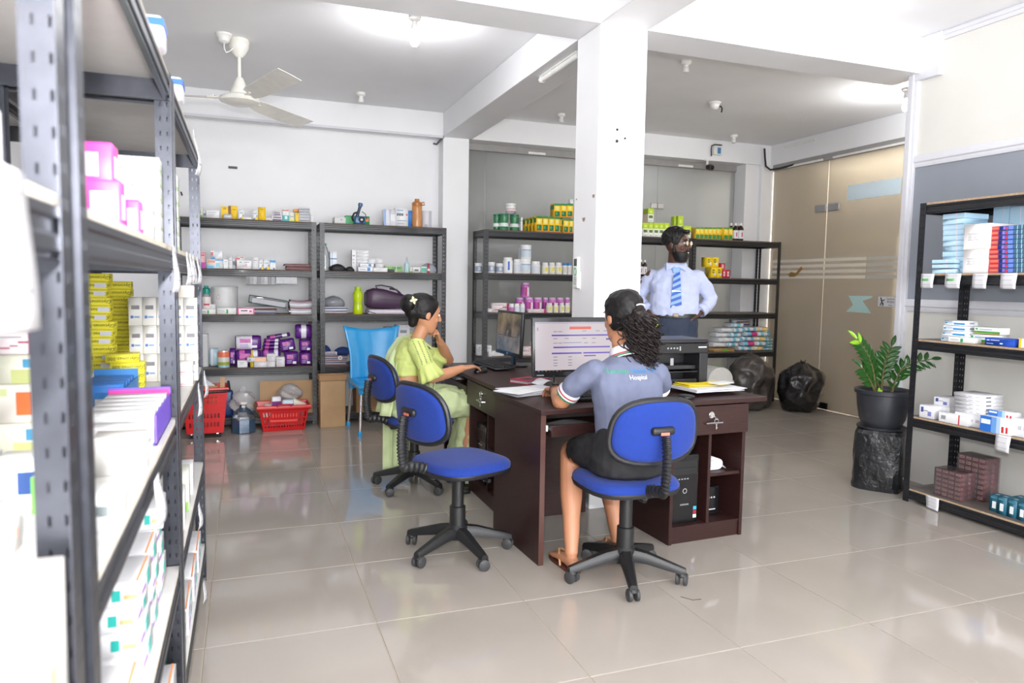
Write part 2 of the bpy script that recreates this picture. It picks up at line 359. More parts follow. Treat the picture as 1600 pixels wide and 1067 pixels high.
LV_L = [.16, .53, .95, 1.415, 1.865]
LV_L0 = [.16, .66, 1.415, 1.865]
rk = {}
rk['B1'] = rack('black steel rack on back wall with nappies and red baskets', (.018, 7.05, 0), 0, 1.2, .38, 1.865, LV_B, blk, board_d)
rk['B2'] = rack('black steel rack on back wall holding the handbag', (1.250, 7.05, 0), 0, 1.2, .38, 1.865, LV_B, blk, board_d)
for k, (x, l) in enumerate(((2.82, 'black steel rack at smoked glass holding white tubs and bottles'), (4.03, 'black steel rack behind the standing man'), (5.24, 'black steel rack in the glass corner above the bin bags'))):
    rk['G%d' % k] = rack(l, (x, 6.98, 0), 0, 1.2, .38, 1.865, LV_G if k else LV_G0, blk, board_d)
rk['R'] = rack('black open rack against the cream wall beside the plant', (4.117, 2.725, 0), -PI/2, 1.2, .42, 1.865, LV_R, blk, board_d, edge_m)
for k, (y, l) in enumerate(((.305, 'nearest black steel rack with white cartons at the aisle corner'), (1.555, 'black steel rack holding the yellow carton stacks'), (2.79, 'far black steel rack of the aisle row before the red trolley'))):
    rk['L%d' % k] = rack(l, (-.388, y, 0), PI/2, 1.2, .42, 1.865, LV_L if k else LV_L0, blk_sheen, board_w, edge_w)
for k, y in enumerate((1.2, 2.42)):
    rack(['black rack standing behind the yellow carton rack', 'black rack standing behind the far aisle rack'][k], (-.83, y, 0), -PI/2, 1.2, .42, 1.865, LV_L, blk, board_w)
# ================================================================== CEILING FITTINGS
wp = M('white plastic', (236, 235, 232), .35)
wpw = M('warm white enamel', (240, 238, 230), .3, coat=.3)
def lampholder(loc, label, bulb=0, up=0):
    t = thing('bulb_holder', label, 'light', loc)
    b = MB(); b.lathe([(.040, 0), (.040, -.018), (.034, -.026), (.020, -.034), (.018, -.050), (.024, -.058), (.024, -.085), (.019, -.088), (.0, -.088)], 20)
    b.build('holder', wp, t)
    if bulb:
        g = MB(); g.lathe([(.013, -.085), (.014, -.10), (.022, -.122), (.030, -.150), (.028, -.172), (.016, -.188), (.0, -.192)], 20)
        g.build('bulb', M('lit bulb', (255, 255, 255), .4, em=30, emcol=(250, 250, 255)), t)
        point('bulb_light', (loc[0], loc[1], loc[2]-.24), bulb, .03, (.98, .985, 1))
    return t
lampholder((1.049, 4.718, CEIL), 'lit white bulb in ceiling holder above the sari woman', 17)
lampholder((3.226, 3.47, CEIL), 'lit white bulb in ceiling holder nearest the cornice', 9)
lampholder((5.304, 4.715, CEIL), 'lit white bulb in ceiling holder by the glass door', 24)
for p, l in (((1.012, 6.774, CEIL), 'empty white bulb holder above the back wall racks'), ((3.006, 6.765, CEIL), 'empty white bulb holder above the tub rack'),
             ((3.169, 4.817, CEIL), 'empty white bulb holder close behind the main beam'), ((5.192, 6.881, CEIL), 'empty white bulb holder above the corner rack')):
    lampholder(p, l)
t = thing('ceiling_rose', 'round white ceiling rose with dangling black wire end', 'ceiling rose', (4.12, 5.764, CEIL))
MB().lathe([(.055, 0), (.055, -.012), (.045, -.02), (.038, -.05), (.02, -.066), (0, -.068)], 20).build('cap', wp, t)
MB().tube([(.03, 0, -.045), (.06, -.01, -.03), (.075, -.01, -.05), (.07, -.01, -.085)], .007, 6).build('wire', dk, t)
# ceiling fan
t = thing('ceiling_fan', 'white three-bladed ceiling fan on a down rod', 'fan', (-.02, 5.665, CEIL))
b = MB(); b.lathe([(.066, 0), (.072, -.02), (.066, -.06), (.045, -.10), (.02, -.125), (0, -.126)], 24); b.build('canopy', wpw, t)
MB().cyl(.0125, .17, 12, T=TR(0, 0, -.275)).build('down_rod', wpw, t)
b = MB(); b.lathe([(.016, -.262), (.028, -.272), (.05, -.33), (.066, -.37), (.064, -.382), (0, -.382)], 24); b.build('lower_canopy', wpw, t)
b = MB(); b.lathe([(.05, -.375), (.095, -.392), (.135, -.408), (.142, -.425), (.135, -.438), (.115, -.446), (.10, -.452), (.06, -.462), (0, -.465)], 32); b.build('motor', wpw, t)
for a in (math.atan2(-.79, .30), math.atan2(.56, .42), math.atan2(.08, -.42)):
    T = TR(0, 0, -.412, a)
    bl = MB(); rings = []
    for r, w, z in ((.17, .040, 0), (.26, .062, -.004), (.50, .072, -.006), (.82, .080, -.004), (.85, .078, -.003)):
        rings.append([(r, -w, z+.024), (r, -w*.3, z+.010), (r, w*.3, z-.004), (r, w, z-.022), (r, w, z-.025), (r, w*.3, z-.007), (r, -w*.3, z+.007), (r, -w, z+.021)])
    o = bl.loft(rings).build('blade', wpw, t, T, ang=50)
    sc = MB().box(.10, -.02, -.004, .22, .02, .002).lathe([(.005, .0), (.005, .014)], 8, T=TR(.18, .012)).lathe([(.005, .0), (.005, .014)], 8, T=TR(.20, -.012))
    sc.build('bracket', wpw, o)
t = thing('ceiling_rose', 'white ceiling rose wired to the fan canopy', 'ceiling rose', (-.117, 5.577, CEIL))
MB().lathe([(.055, 0), (.055, -.012), (.044, -.022), (.036, -.05), (.02, -.062), (0, -.064)], 20).build('cap', wp, t)
MB().tube([(0, 0, -.06), (.0, 0, -.10), (.012, .01, -.122), (.035, .03, -.105), (.06, .055, -.07)], .004, 6).build('wire', wp, t)
# batten on the beam, conduit, cctv camera, junction box and cables
t = thing('tube_batten', 'white tube batten under the beam beside the column', 'light', (2.0, 4.55, SOF))
MB().tube([(0, -.31, -.022), (0, .29, -.022)], .02, 12).build('casing', wp, t)
MB().lathe([(.024, 0), (.024, .025)], 12, T=TR(0, .285, -.022, rx=-PI/2)).build('end_cap', wp, t)
MB().box(-.022, -.31, -.008, .022, .30, 0).build('base_plate', wp, t)
t = thing('cctv_camera', 'small black lens camera hanging at the back glass', 'camera', (5.08, 7.2, 2.72))
b = MB(); b.lathe([(.02, .04), (.034, .03), (.036, -.03), (.03, -.05), (.0, -.05)], 18, T=TR(0, -.04, 0, rx=-PI/2+.25)); b.build('body', M('black plastic', (22, 22, 24), .35), t)
MB().lathe([(.018, -.0505), (.018, -.054), (0, -.055)], 14, T=TR(0, -.04, 0, rx=-PI/2+.25)).build('lens', M('lens glass', (8, 8, 12), .05), t)
MB().cyl(.014, .06, 10, T=TR(-.015, -.01, .03)).box(-.05, -.03, .075, .02, .0, .095).build('bracket', wp, t)
t = thing('junction_box', 'white junction box with blue print on the glass beam', 'box', (5.185, 7.2, 2.87))
MB().rbox(.12, .05, .095, .008, T=TR(0, -.025, 0)).build('case', wp, t); MB().box(-.012, -.0508, .012, .035, -.0502, .082).build('print', M('blue print', (70, 130, 180), .5), t)
MB().tube([(-.08, -.03, -.02), (-.085, -.03, .06), (-.08, -.03, .10), (-.04, -.03, .115), (.06, -.03, .117)], .007, 6).build('cable', dk, t)
b = MB(); b.tube([(5.83, 7.14, 2.99), (5.835, 7.13, 2.88), (5.845, 7.12, 2.78), (5.88, 7.08, 2.735), (5.95, 6.99, 2.745), (5.975, 6.8, 2.76)], .011, 8)
tag(b.build('black_cable', dk), 'thick black cable looping down the glass corner', 'cable')
b = MB(); b.tube([(5.96, 6.95, 2.985), (5.96, 6.45, 2.985)], .012, 8); tag(b.build('conduit', wp), 'short white conduit along the glass door beam', 'conduit')
b = MB(); b.tube([(1.84, 7.36, 2.76), (1.865, 7.33, 2.75), (1.885, 7.2, 2.79), (1.90, 7.185, 2.80)], .010, 8); tag(b.build('cable_end', M('grey cable', (96, 96, 100), .5)), 'short grey cable at the head of the back column', 'cable')
# marks and small fittings on walls
tag(MB().box(-.135, 7.372, 2.372, -.055, 7.38, 2.394).build('wall_label', M('charcoal label', (70, 70, 74), .5)), 'small dark label strip high on the back wall', 'label')
tag(MB().tube([(-.545, 7.372, 2.13), (-.54, 7.368, 2.11), (-.535, 7.37, 2.095)], .006, 6).build('wall_hook', dk), 'tiny black hook on back wall near the aisle racks', 'hook')
chip = M('brown plaster chip', (150, 128, 112), .9, var=.2, vs=120)
for (y, z, r, l) in ((3.79, 1.845, .016, 'small brown plaster chip at the column edge'), (3.912, 1.72, .02, 'round brown plaster chip on the column side'), (4.02, 1.85, .008, 'faint grey plaster chip near the column rear edge')):
    b = MB(); b.loft([[(x, y+r*(.8+.35*math.sin(3*a))*math.cos(a), z+r*1.1*(.8+.3*math.cos(2*a))*math.sin(a)) for a in [2*PI*i/10 for i in range(10)]] for x in (1.8985, 1.9002)])
    tag(b.build('plaster_chip', chip), l, 'chip')
t = thing('screw_plate', 'screw holes and scuffed patch high on the column front', 'fixing', (2.03, 3.75, 2.19))
b = MB(); b.cyl(.007, .004, 10, T=TR(-.012, -.003, .035, rx=PI/2)).cyl(.009, .004, 10, T=TR(-.012, -.003, -.03, rx=PI/2)).cyl(.006, .004, 10, T=TR(.04, -.003, -.01, rx=PI/2)); b.build('hole', dk, t)
MB().box(.02, -.003, -.05, .05, 0, .02).build('patch', M('chipped white paint', (232, 230, 226), .6), t)
t = thing('remote_control', 'white air conditioner remote in a holder on the column', 'remote', (1.9, 3.965, 1.31))
MB().rbox(.022, .062, .19, .008, T=TR(-.013, 0, 0)).build('body', wp, t)
MB().box(-.0255, -.02, .135, -.0235, .02, .178).build('screen', M('lcd grey', (70, 78, 80), .2), t)
b = MB(); b.tube([(-.0245, .018*math.cos(a), .10+.022*math.sin(a)) for a in [2*PI*i/14 for i in range(14)]], .0025, 5, closed=True); b.build('power_button', M('green print', (80, 168, 110), .5), t)
b = MB()
for i in range(4):
    for j in range(3): b.box(-.0252, -.016+j*.012, .025+i*.012, -.0238, -.008+j*.012, .032+i*.012)
b.build('key_pad', M('grey print', (150, 156, 158), .5), t)
MB().rbox(.03, .07, .085, .006, T=TR(-.015, 0, -.008)).build('holder', wp, t) if False else None
MB().box(-.004, -.03, -.004, 0, .03, .1).build('wall_bracket', wp, t)
# ================================================================== DESKS
def wood(name, c1, c2, rough=.42):
    m = bpy.data.materials.new(name); _m[name] = m; m.use_nodes = True; nt = m.node_tree; b = nt.nodes['Principled BSDF']
    tc = nt.nodes.new('ShaderNodeTexCoord'); mp = nt.nodes.new('ShaderNodeMapping'); mp.inputs['Scale'].default_value = (3, 3, 60)
    n = nt.nodes.new('ShaderNodeTexNoise'); n.inputs['Scale'].default_value = 4; n.inputs['Detail'].default_value = 6
    cr = nt.nodes.new('ShaderNodeValToRGB'); cr.color_ramp.elements[0].color = (*[lin(x) for x in c1], 1); cr.color_ramp.elements[1].color = (*[lin(x) for x in c2], 1)
    cr.color_ramp.elements[0].position = .3; cr.color_ramp.elements[1].position = .7
    nt.links.new(tc.outputs['Object'], mp.inputs[0]); nt.links.new(mp.outputs[0], n.inputs[0]); nt.links.new(n.outputs[0], cr.inputs[0]); nt.links.new(cr.outputs[0], b.inputs['Base Color'])
    b.inputs['Roughness'].default_value = rough; b.inputs['Specular IOR Level'].default_value = .35; return m
weng = wood('wenge laminate', (38, 20, 19), (56, 32, 29))
wedge = M('wenge edge band', (78, 48, 42), .4, var=.1)
chrome = M('chrome', (200, 200, 202), .18, 1)
def desk(label, loc, rz, W, D, ov0, ov1, kx):
    """front towards local -y, knee space at low x, drawer pedestal from kx to W"""
    t = thing('office_desk', label, 'desk', loc, rz); H = .725
    MB().box(-ov0, -.02, H, W+ov1, D+.01, .75).build('desk_top', [weng], t, bevel=.003)
    MB().box(0, 0, 0, .024, D, H).build('side_panel', weng, t, bevel=.0015)
    MB().box(-.001, -.0015, .002, .025, .0005, H).build('edge_band', wedge, t)
    MB().box(.024, D-.06, .22, kx, D-.042, H).build('modesty_panel', weng, t)
    tr = MB().box(.05, -.0, .615, kx-.03, .36, .63).box(.05, -.012, .615, kx-.03, .004, .672).build('keyboard_tray', weng, t, bevel=.002)
    MB().box(.028, .02, .64, .046, .36, .668).build('tray_runner', M('white plastic', (236, 235, 232), .35), tr)
    # pedestal
    MB().box(kx, 0, 0, kx+.02, D-.03, H).build('pedestal_panel', weng, t, bevel=.0015)
    MB().box(W-.02, 0, 0, W, D-.03, H).build('pedestal_panel', weng, t, bevel=.0015)
    xm = kx+(W-kx)*.53
    MB().box(xm-.009, .012, .09, xm+.009, D-.05, .575).build('divider', weng, t)
    MB().box(kx+.02, .006, .075, W-.02, D-.04, .09).box(kx+.02, .012, .0, W-.02, .03, .075).build('plinth', weng, t)
    MB().box(xm+.009, .015, .335, W-.02, D-.05, .352).build('cubby_shelf', weng, t)
    MB().box(kx+.02, D-.05, .09, W-.02, D-.042, .575).build('back_panel', weng, t)
    MB().box(kx+.02, .006, .565, W-.02, D-.04, .58).build('drawer_rail', weng, t)
    dr = MB().box(kx+.002, -.018, .568, W-.002, 0, .72).build('drawer', weng, t, bevel=.002)
    xc = kx+(W-kx)*.5
    MB().cyl(.013, .012, 16, T=TR(xc-.01, -.018, .672, rx=PI/2)).cyl(.017, .004, 16, T=TR(xc-.01, -.018, .672, rx=PI/2)).build('lock', chrome, dr)
    k = MB(); k.tube([(xc+.012, -.038, .664+.018*math.sin(a)-.018), (0,0,0)][:1]+[(xc+.012+.012*math.sin(a), -.034, .64+.016*math.cos(a)) for a in [PI*2*i/12 for i in range(1, 12)]], .0022, 6, closed=True)
    k.box(xc+.009, -.036, .598, xc+.015, -.033, .626).box(xc+.015, -.036, .604, xc+.019, -.033, .609).tube([(xc-.008, -.03, .671), (xc+.004, -.035, .662), (xc+.012, -.034, .656)], .0018, 6)
    k.build('key', chrome, dr)
    h = MB(); h.tube([(xc-.055, -.018, .632), (xc-.052, -.034, .632), (xc+.052, -.034, .632), (xc+.055, -.018, .632)], .0055, 8); h.build('handle', chrome, dr)
    for px in (kx+.01, W-.01, .012): MB().cyl(.012, .006, 10, T=TR(px, .02, -.001)).build('glide', M('dark rubber', (34, 34, 36), .6), t)
    return t
D1 = desk('dark wenge desk with the lit monitor beside the column', (1.285, 3.048, 0), math.radians(3), 1.215, .575, .01, .12, .74)
D2 = desk('dark wenge desk where the sari woman works', (1.335, 4.97, 0), -PI/2, 1.255, .555, .06, .04, .62)
# ================================================================== OFFICE CHAIRS
bluef = M('royal blue chair fabric', (15, 49, 134), .9, var=.07, vs=60, bump=.12, bs=700, sheen=.08)
bplas = M('black chair plastic', (30, 30, 32), .42, var=.08)
wheelm = M('grey black caster', (58, 58, 60), .55)
def pad(w, h, th, n=28, sq=3.4, taper=0.0):
    """puffy rounded pad in local xy (w by h), thickness along z; returns ring list"""
    def ring(s, z):
        o = []
        for i in range(n):
            a = 2*PI*i/n; c, q = math.cos(a), math.sin(a)
            k = (abs(c)**sq+abs(q)**sq)**(-1/sq)
            y = k*q*h/2*s; x = k*c*w/2*s*(1+taper*(k*q))
            o.append((x, y, z))
        return o
    return [ring(.965, -th*.5), ring(1, -th*.25), ring(1, th*.1), ring(.965, th*.36), ring(.86, th*.5), ring(.5, th*.56), ring(.05, th*.58)]
def caster():
    b = MB()
    for y in (-.017, .017): b.lathe([(.0, -.009), (.022, -.009), (.027, -.006), (.027, .006), (.022, .009), (0, .009)], 18, T=TR(0, y, .027, rx=PI/2))
    return b
def office_chair(label, loc, face, base_off, swiv=0):
    t = thing('office_chair', label, 'chair', loc, face-PI/2, 'blue office chairs')     # local +y is the way it faces
    rel = base_off-(face-PI/2); cm = caster().mesh('wheel_pair', wheelm)
    for k in range(5):
        a = rel+k*2*PI/5; T = Matrix.Rotation(a, 4, 'Z')
        b = MB(); rings = []
        for r, z, w, h in ((.03, .112, .032, .052), (.10, .105, .027, .046), (.18, .085, .022, .038), (.25, .068, .019, .030), (.275, .062, .017, .026)):
            rings.append([(r, w*c, z+h/2*s) for c, s in ((-1, -1), (1, -1), (1.0, .2), (.6, 1), (-.6, 1), (-1.0, .2))])
        arm = b.loft(rings).build('base_arm', bplas, t, T, ang=50)
        h = MB(); h.cyl(.011, .03, 10, T=TR(.258, 0, .045)); h.lathe([(.004, .058), (.02, .055), (.026, .045), (.024, .04)], 12, T=TR(.258, 0, 0)); h.build('caster_hood', bplas, arm)
        link('wheel_pair', cm, arm, TR(.258, 0, 0, rz=.6+k*1.3+swiv))
    b = MB(); b.lathe([(.05, .075), (.052, .13), (.040, .145), (.039, .235), (.030, .238), (.030, .37), (.014, .372), (.014, .415), (.0, .415)], 24); b.build('gas_column', bplas, t)
    MB().lathe([(.0145, .372), (.0145, .412)], 16).build('piston', chrome, t)
    m = MB().box(-.07, -.10, .395, .07, .08, .42).build('seat_plate', bplas, t, bevel=.004)
    MB().tube([(.06, .02, .405), (.16, .03, .40), (.21, .03, .40)], [.006, .006, .010], 8).build('lever', bplas, m)
    s = MB(); s.loft([[(x, y, z) for x, y, z in r] for r in pad(.435, .42, .06)], T=TR(0, .02, .448)); o = s.build('seat_cushion', bluef, t, ang=60)
    s = MB(); s.loft([[(x*k, y*k, z) for x, y, _ in pad(.435, .42, .06)[1]] for z, k in ((.414, .90), (.42, .99), (.434, 1.012), (.440, 1.008))], T=TR(0, .02, 0)); s.build('seat_shell', bplas, t, ang=50)
    # backrest leaning slightly back, curved round the sitter
    def bend(p):                                    # x across, y up, z depth (towards the back) -> chair space
        x, y, z = p; yy = -.245 - z - y*.12 + 1.1*x*x; return (x, yy, .725+y)
    R = pad(.405, .265, .05, 32, 2.9, -.06)
    b = MB(); b.loft([[bend((x, y, -z)) for x, y, z in r] for r in R]); b.build('back_front', bluef, t, ang=60)
    R2 = [[(x, y, z) for x, y, z in r] for r in pad(.40, .26, .03, 32, 2.9, -.06)]
    b = MB(); b.loft([[bend((x, y, z+.02)) for x, y, z in r] for r in R2]); bo = b.build('back_panel', bluef, t, ang=60)
    rim = MB(); rim.tube([bend((x, y, .012)) for x, y, z in pad(.412, .272, .03, 40, 2.9, -.06)[1]], .0135, 8, closed=True); rim.build('rim', bplas, bo)
    br = MB(); br.rbox(.11, .03, .036, .014, T=TR(0, -.285, .715)); br.build('bracket', bplas, bo)
    MB().box(-.018, -.3015, .717, .022, -.2995, .729).build('maker_badge', M('orange pink badge', (222, 120, 96), .4), bo)
    path = []; rr = []
    n = 96
    for i in range(n):
        u = i/(n-1)
        if u < .62: v = u/.62; p = (0, -.31-.012*math.sin(v*PI), .715-.24*v)
        else: v = (u-.62)/.38*PI/2; p = (0, -.31+.155*math.sin(v)*1.1-.0, .475-.075*(1-math.cos(v))*1.1)
        p = (p[0], p[1], p[2]); path.append(p); rr.append(.027 if i % 4 in (0, 1) else .022)
    MB().tube(path, rr, 14, flat=.62).build('bellows_arm', bplas, t, ang=25)
    return t
office_chair('empty blue office chair between the sari woman and the aisle', (.97, 3.34, 0), math.radians(20), math.radians(66))
office_chair('blue office chair carrying the woman in the green sari', (1.02, 4.54, 0), math.radians(11), math.radians(6), 1)
office_chair('blue office chair carrying the woman in the grey polo shirt', (1.615, 2.815, 0), math.radians(90), math.radians(33), 2)
# ================================================================== BLUE PLASTIC CHAIR
cyan = M('sky blue moulded plastic', (38, 160, 226), .22, var=.03, coat=.3)
def surf(f, nu, nv):
    return [[f(i/(nu-1), j/(nv-1)) for i in range(nu)] for j in range(nv)]
def grid(b, P, mi=0, T=None):
    nv, nu = len(P), len(P[0]); b.add([p for r in P for p in r], [(j*nu+i, j*nu+i+1, (j+1)*nu+i+1, (j+1)*nu+i) for j in range(nv-1) for i in range(nu-1)], mi, T); return b
t = thing('plastic_chair', 'sky blue plastic chair with metal legs at the back racks', 'chair', (1.115, 6.42, 0), math.radians(4))
def fb(u, v):
    x = (u-.5)*2; w = .205+.055*max(0, (v-.45)/.55)**1.4+.012*(1-v); z = .43+.46*v + .035*(abs(x)**2)*(v**6) - .0*x
    if v > .9: z += .0
    y = .20+.09*v - .05*(1-x*x)*-.6 - .03*abs(x)**2.5
    return (x*w, y, z)
grid(MB(), surf(fb, 17, 15)).build('backrest', cyan, t, solid=.012, ang=60)
def fs(u, v):
    x = (u-.5)*2; y = -.235+.45*v; return (x*(.215-.01*v), y, .445-.018*(1-x*x)*math.sin(PI*v)-.03*max(0, .12-v)*4 + .0)
grid(MB(), surf(fs, 13, 11)).build('seat', cyan, t, solid=.012, ang=60)
sk = MB(); sk.tube([(-.21, .2, .425), (-.215, -.22, .42), (.215, -.22, .42), (.21, .2, .425)], .022, 8, flat=1.3); sk.build('seat_apron', cyan, t, ang=50)
for x, y, dx, dy in ((-.20, -.20, -.02, -.035), (.20, -.20, .02, -.035), (-.20, .20, -.02, .06), (.20, .20, .02, .06)):
    l = MB().tube([(x, y, .42), (x+dx, y+dy, .03)], .0125, 12).build('leg', M('pale aluminium tube', (206, 206, 206), .25, .9), t)
    MB().lathe([(.019, 0), (.019, .03), (.015, .042), (0, .042)], 12, T=TR(x+dx, y+dy, 0)).build('foot_cap', cyan, l)
    MB().lathe([(.026, .36), (.032, .43)], 12, T=TR(x, y, 0)).build('leg_socket', cyan, l)
# ================================================================== PLANT
potm = M('charcoal plastic pot', (44, 46, 52), .45, var=.06)
wrap = M('crinkled black plastic wrap', (30, 31, 34), .3, var=.75, vs=6, bump=1.0, bs=22)
PXC, PYC = 4.02, 3.62
b = MB(); hb = .40
rings = []
for z, s in ((0, .96), (.03, 1.0), (.06, .985), (.10, 1.0), (.15, .975), (.20, .99), (.25, .965), (.30, .985), (.34, .965), (.375, .95), (hb, .88)):
    rr = []
    for i in range(32):
        a = 2*PI*i/32; c, q = math.cos(a), math.sin(a); k = (abs(c)**5+abs(q)**5)**-.2
        jit = 1+.016*math.sin(7*a+z*20)+.014*math.sin(13*a-z*31)+.01*math.sin(21*a+z*55)
        rr.append((c*k*.165*s*jit, q*k*.155*s*jit, z))
    rings.append(rr)
b.loft(rings)
ps = b.build('wrapped_block', wrap, None, TR(PXC, PYC, 0, .62), ang=18); tag(ps, 'stand wrapped in black plastic under the potted plant', 'stand')
sp = M('white scuff', (206, 206, 204), .7)
for k, (u, z) in enumerate(((-.10, .10), (.05, .30), (.052, .27), (-.03, .006))): MB().ell((0, 0, 0), .006, .003, .006, 8, 5).build('scuff', sp, ps, TR(u, -.158, z))
t = thing('potted_plant', 'potted zamioculcas with glossy leaves in a charcoal pot', 'plant', (PXC, PYC, hb))
MB().lathe([(.135, 0), (.15, .004), (.155, .018), (.148, .02), (.135, .008), (0, .006)], 32).build('saucer', potm, t)
pt = MB(); pt.lathe([(.10, .012), (.115, .016), (.140, .07), (.155, .16), (.162, .235), (.175, .24), (.178, .262), (.168, .265), (.160, .255), (.152, .21)], 36, caps=False); pt.build('pot', potm, t, solid=.005)
MB().lathe([(.155, .225), (.10, .232), (0, .236)], 24, caps=False).build('soil', M('dark soil', (70, 56, 46), .95, var=.3, vs=60, bump=.6, bs=90), t)
leafm = M('glossy green leaf', (38, 84, 28), .28, var=.2, vs=9, coat=.25); leafy = M('young lime leaf', (140, 192, 40), .35, var=.1); stemm = M('plant stem', (92, 84, 48), .5)
def leaf_mesh(mat, L=.095, wd=.042):
    P = []
    for j in range(7):
        v = j/6; w = wd*.5*math.sin(PI*min(1, v*.94+.06))**.75*(1-.25*v); P.append([(-w, v*L, .006*abs(1)), (-w*.5, v*L, .0), (0, v*L, -.003), (w*.5, v*L, .0), (w, v*L, .006)])
    P = [[(x, y, z-.018*(y/L)**2) for x, y, z in r] for r in P]
    b = MB(); grid(b, P); return b.mesh('leaf', mat, 60)
lf, ly = leaf_mesh(leafm), leaf_mesh(leafy)
def frond(base, tip, arch, n, up, young=0, size=1.0):
    base, tip = Vector(base), Vector(tip); path = []
    for i in range(12):
        u = i/11; p = base.lerp(tip, u) + Vector(arch)*math.sin(PI*u); path.append(p)
    st = MB().tube(path, [.0085-.006*i/11 for i in range(12)], 8).build('stem', stemm, t)
    for k in range(n):
        u = .26+.74*k/(n-1); i = min(10, int(u*11)); f = u*11-i
        p = path[i].lerp(path[i+1], f); d = (path[i+1]-path[i]).normalized()
        side = d.cross(Vector(up)).normalized(); nrm = side.cross(d)
        for sgn in (1, -1):
            if k == n-1 and sgn == -1: continue
            ax = (side*sgn*.85+d*.65 if k < n-1 else d).normalized(); zx = ax.cross(nrm).normalized(); nz = zx.cross(ax)*1
            Mx = Matrix((zx, ax, -nz if (zx.cross(ax)).dot(nrm) < 0 else zx.cross(ax))).transposed().to_4x4()
            s = size*(1.0-.35*abs(u-.55))
            link('leaf', ly if (young and u > .86) else lf, st, Matrix.Translation(p) @ Mx @ Matrix.Scale(s, 4))
rv = Vector((rt.x, rt.y, 0)); bk = Vector((fw.x, fw.y, 0)).normalized()
def PP(a, d, z): v = rv*a+bk*d; return (v.x, v.y, z)
frond(PP(-.05, 0, .23), PP(-.19, .02, .60), PP(.03, 0, .03), 9, PP(.3, -.8, .4), 1)
frond(PP(-.06, -.02, .23), PP(-.17, -.03, .41), PP(.0, 0, .02), 5, PP(0, -.6, .7), 0, 1.05)
frond(PP(.0, .02, .23), PP(.055, .03, .56), PP(-.02, 0, .0), 8, PP(-.3, -.8, .3), 0, .95)
frond(PP(.02, .05, .23), PP(-.03, .06, .45), PP(-.02, 0, .0), 6, PP(0, -.9, .3), 0, .9)
frond(PP(.05, 0, .23), PP(.30, -.02, .475), PP(-.05, 0, .055), 8, PP(0, -.75, .6), 0, .95)
frond(PP(.04, -.03, .23), PP(.09, -.05, .42), PP(-.01, 0, .0), 4, PP(.4, -.8, .3), 0, .9)
for x, z in ((-.06, .05), (-.045, .035)):
    MB().ell((0, 0, 0), .012, .012, z, 8, 6).build('shoot', leafy, t, Matrix.Translation(PP(x, -.06, .235)))
# ================================================================== THINGS ON THE FLOOR AT THE BACK
redp = M('red basket plastic', (206, 22, 26), .32, var=.05)
card = M('brown cardboard', (172, 134, 98), .85, var=.07, vs=8)
card2 = M('pale cardboard', (190, 156, 118), .85, var=.07, vs=8)
clearp = glassy('clear plastic film', (253, 253, 253), (250, 250, 252), .45, .2, .3)
clearb = glassy('clear bottle plastic', (246, 248, 250), (222, 228, 232), .26, .08)
def holed_wall(b, c, nx, nz, holes, mi=0):
    """quad wall between corners c = (bl, br, tr, tl) with rectangular holes [(x0,x1,z0,z1) in cells]"""
    bl, br, tr_, tl = [Vector(p) for p in c]
    H = set()
    for x0, x1, z0, z1 in holes:
        for i in range(x0, x1):
            for j in range(z0, z1): H.add((i, j))
    vs = [(bl.lerp(br, i/nx)).lerp(tl.lerp(tr_, i/nx), j/nz) for j in range(nz+1) for i in range(nx+1)]
    b.add(vs, [(j*(nx+1)+i, j*(nx+1)+i+1, (j+1)*(nx+1)+i+1, (j+1)*(nx+1)+i) for j in range(nz) for i in range(nx) if (i, j) not in H], mi)
def basket_shell(w0, d0, w1, d1, h, nx, nz, holes_front, nx2, holes_side):
    b = MB(); A = [(-w0/2, -d0/2, 0), (w0/2, -d0/2, 0), (w0/2, d0/2, 0), (-w0/2, d0/2, 0)]; B = [(-w1/2, -d1/2, h), (w1/2, -d1/2, h), (w1/2, d1/2, h), (-w1/2, d1/2, h)]
    for k in range(4):
        j = (k+1) % 4; holed_wall(b, (A[k], A[j], B[j], B[k]), nx if k % 2 == 0 else nx2, nz, holes_front if k % 2 == 0 else holes_side)
    b.add(A, [(3, 2, 1, 0)]); return b
# tall red trolley basket (partly behind the aisle rack)
t = thing('trolley_basket', 'tall red rolling basket holding cardboard beside the blue jug', 'basket', (-.335, 6.55, 0), .06)
hf = [(2+2*i, 3+2*i, 3, 5) for i in range(9)] + [(2+2*i, 3+2*i, 7, 9) for i in range(9)] + [(4+2*i, 5+2*i, 14, 15) for i in range(7)] + [(4+2*i, 5+2*i, 16, 17) for i in range(7)]
basket_shell(.28, .24, .35, .30, .37, 22, 20, hf, 22, hf).build('basket_body', redp, t, TR(0, 0, .045), solid=.004, smooth=False)
rim = MB(); rim.tube([(-.18, -.155, .415), (.18, -.155, .415), (.18, .155, .415), (-.18, .155, .415)], .010, 8, closed=True, flat=1.5); rim.build('rim', redp, t)
hd = MB(); hd.tube([(-.185, -.15, .40), (-.16, -.168, .395), (.16, -.168, .40), (.19, -.15, .41), (.19, .02, .455)], .0115, 8); hd.build('handle', bplas, t)
for x in (-.10, .10):
    for y in (-.08, .08): link('caster', caster().mesh('caster', wheelm), t, TR(x, y, 0, 1.2) @ Matrix.Scale(.75, 4)); MB().box(x-.012, y-.012, .03, x+.012, y+.012, .05).build('caster_bracket', chrome, t)
tag(MB().box(-.16, -.11, 0, .12, -.10, .14).box(-.16, -.11, 0, -.15, .10, .14).box(.11, -.11, 0, .12, .10, .13).box(-.16, .09, 0, .12, .10, .13).build('open_carton', card, None, TR(-.355, 6.55, .30, .06)), 'open brown carton standing in the red rolling basket', 'carton')
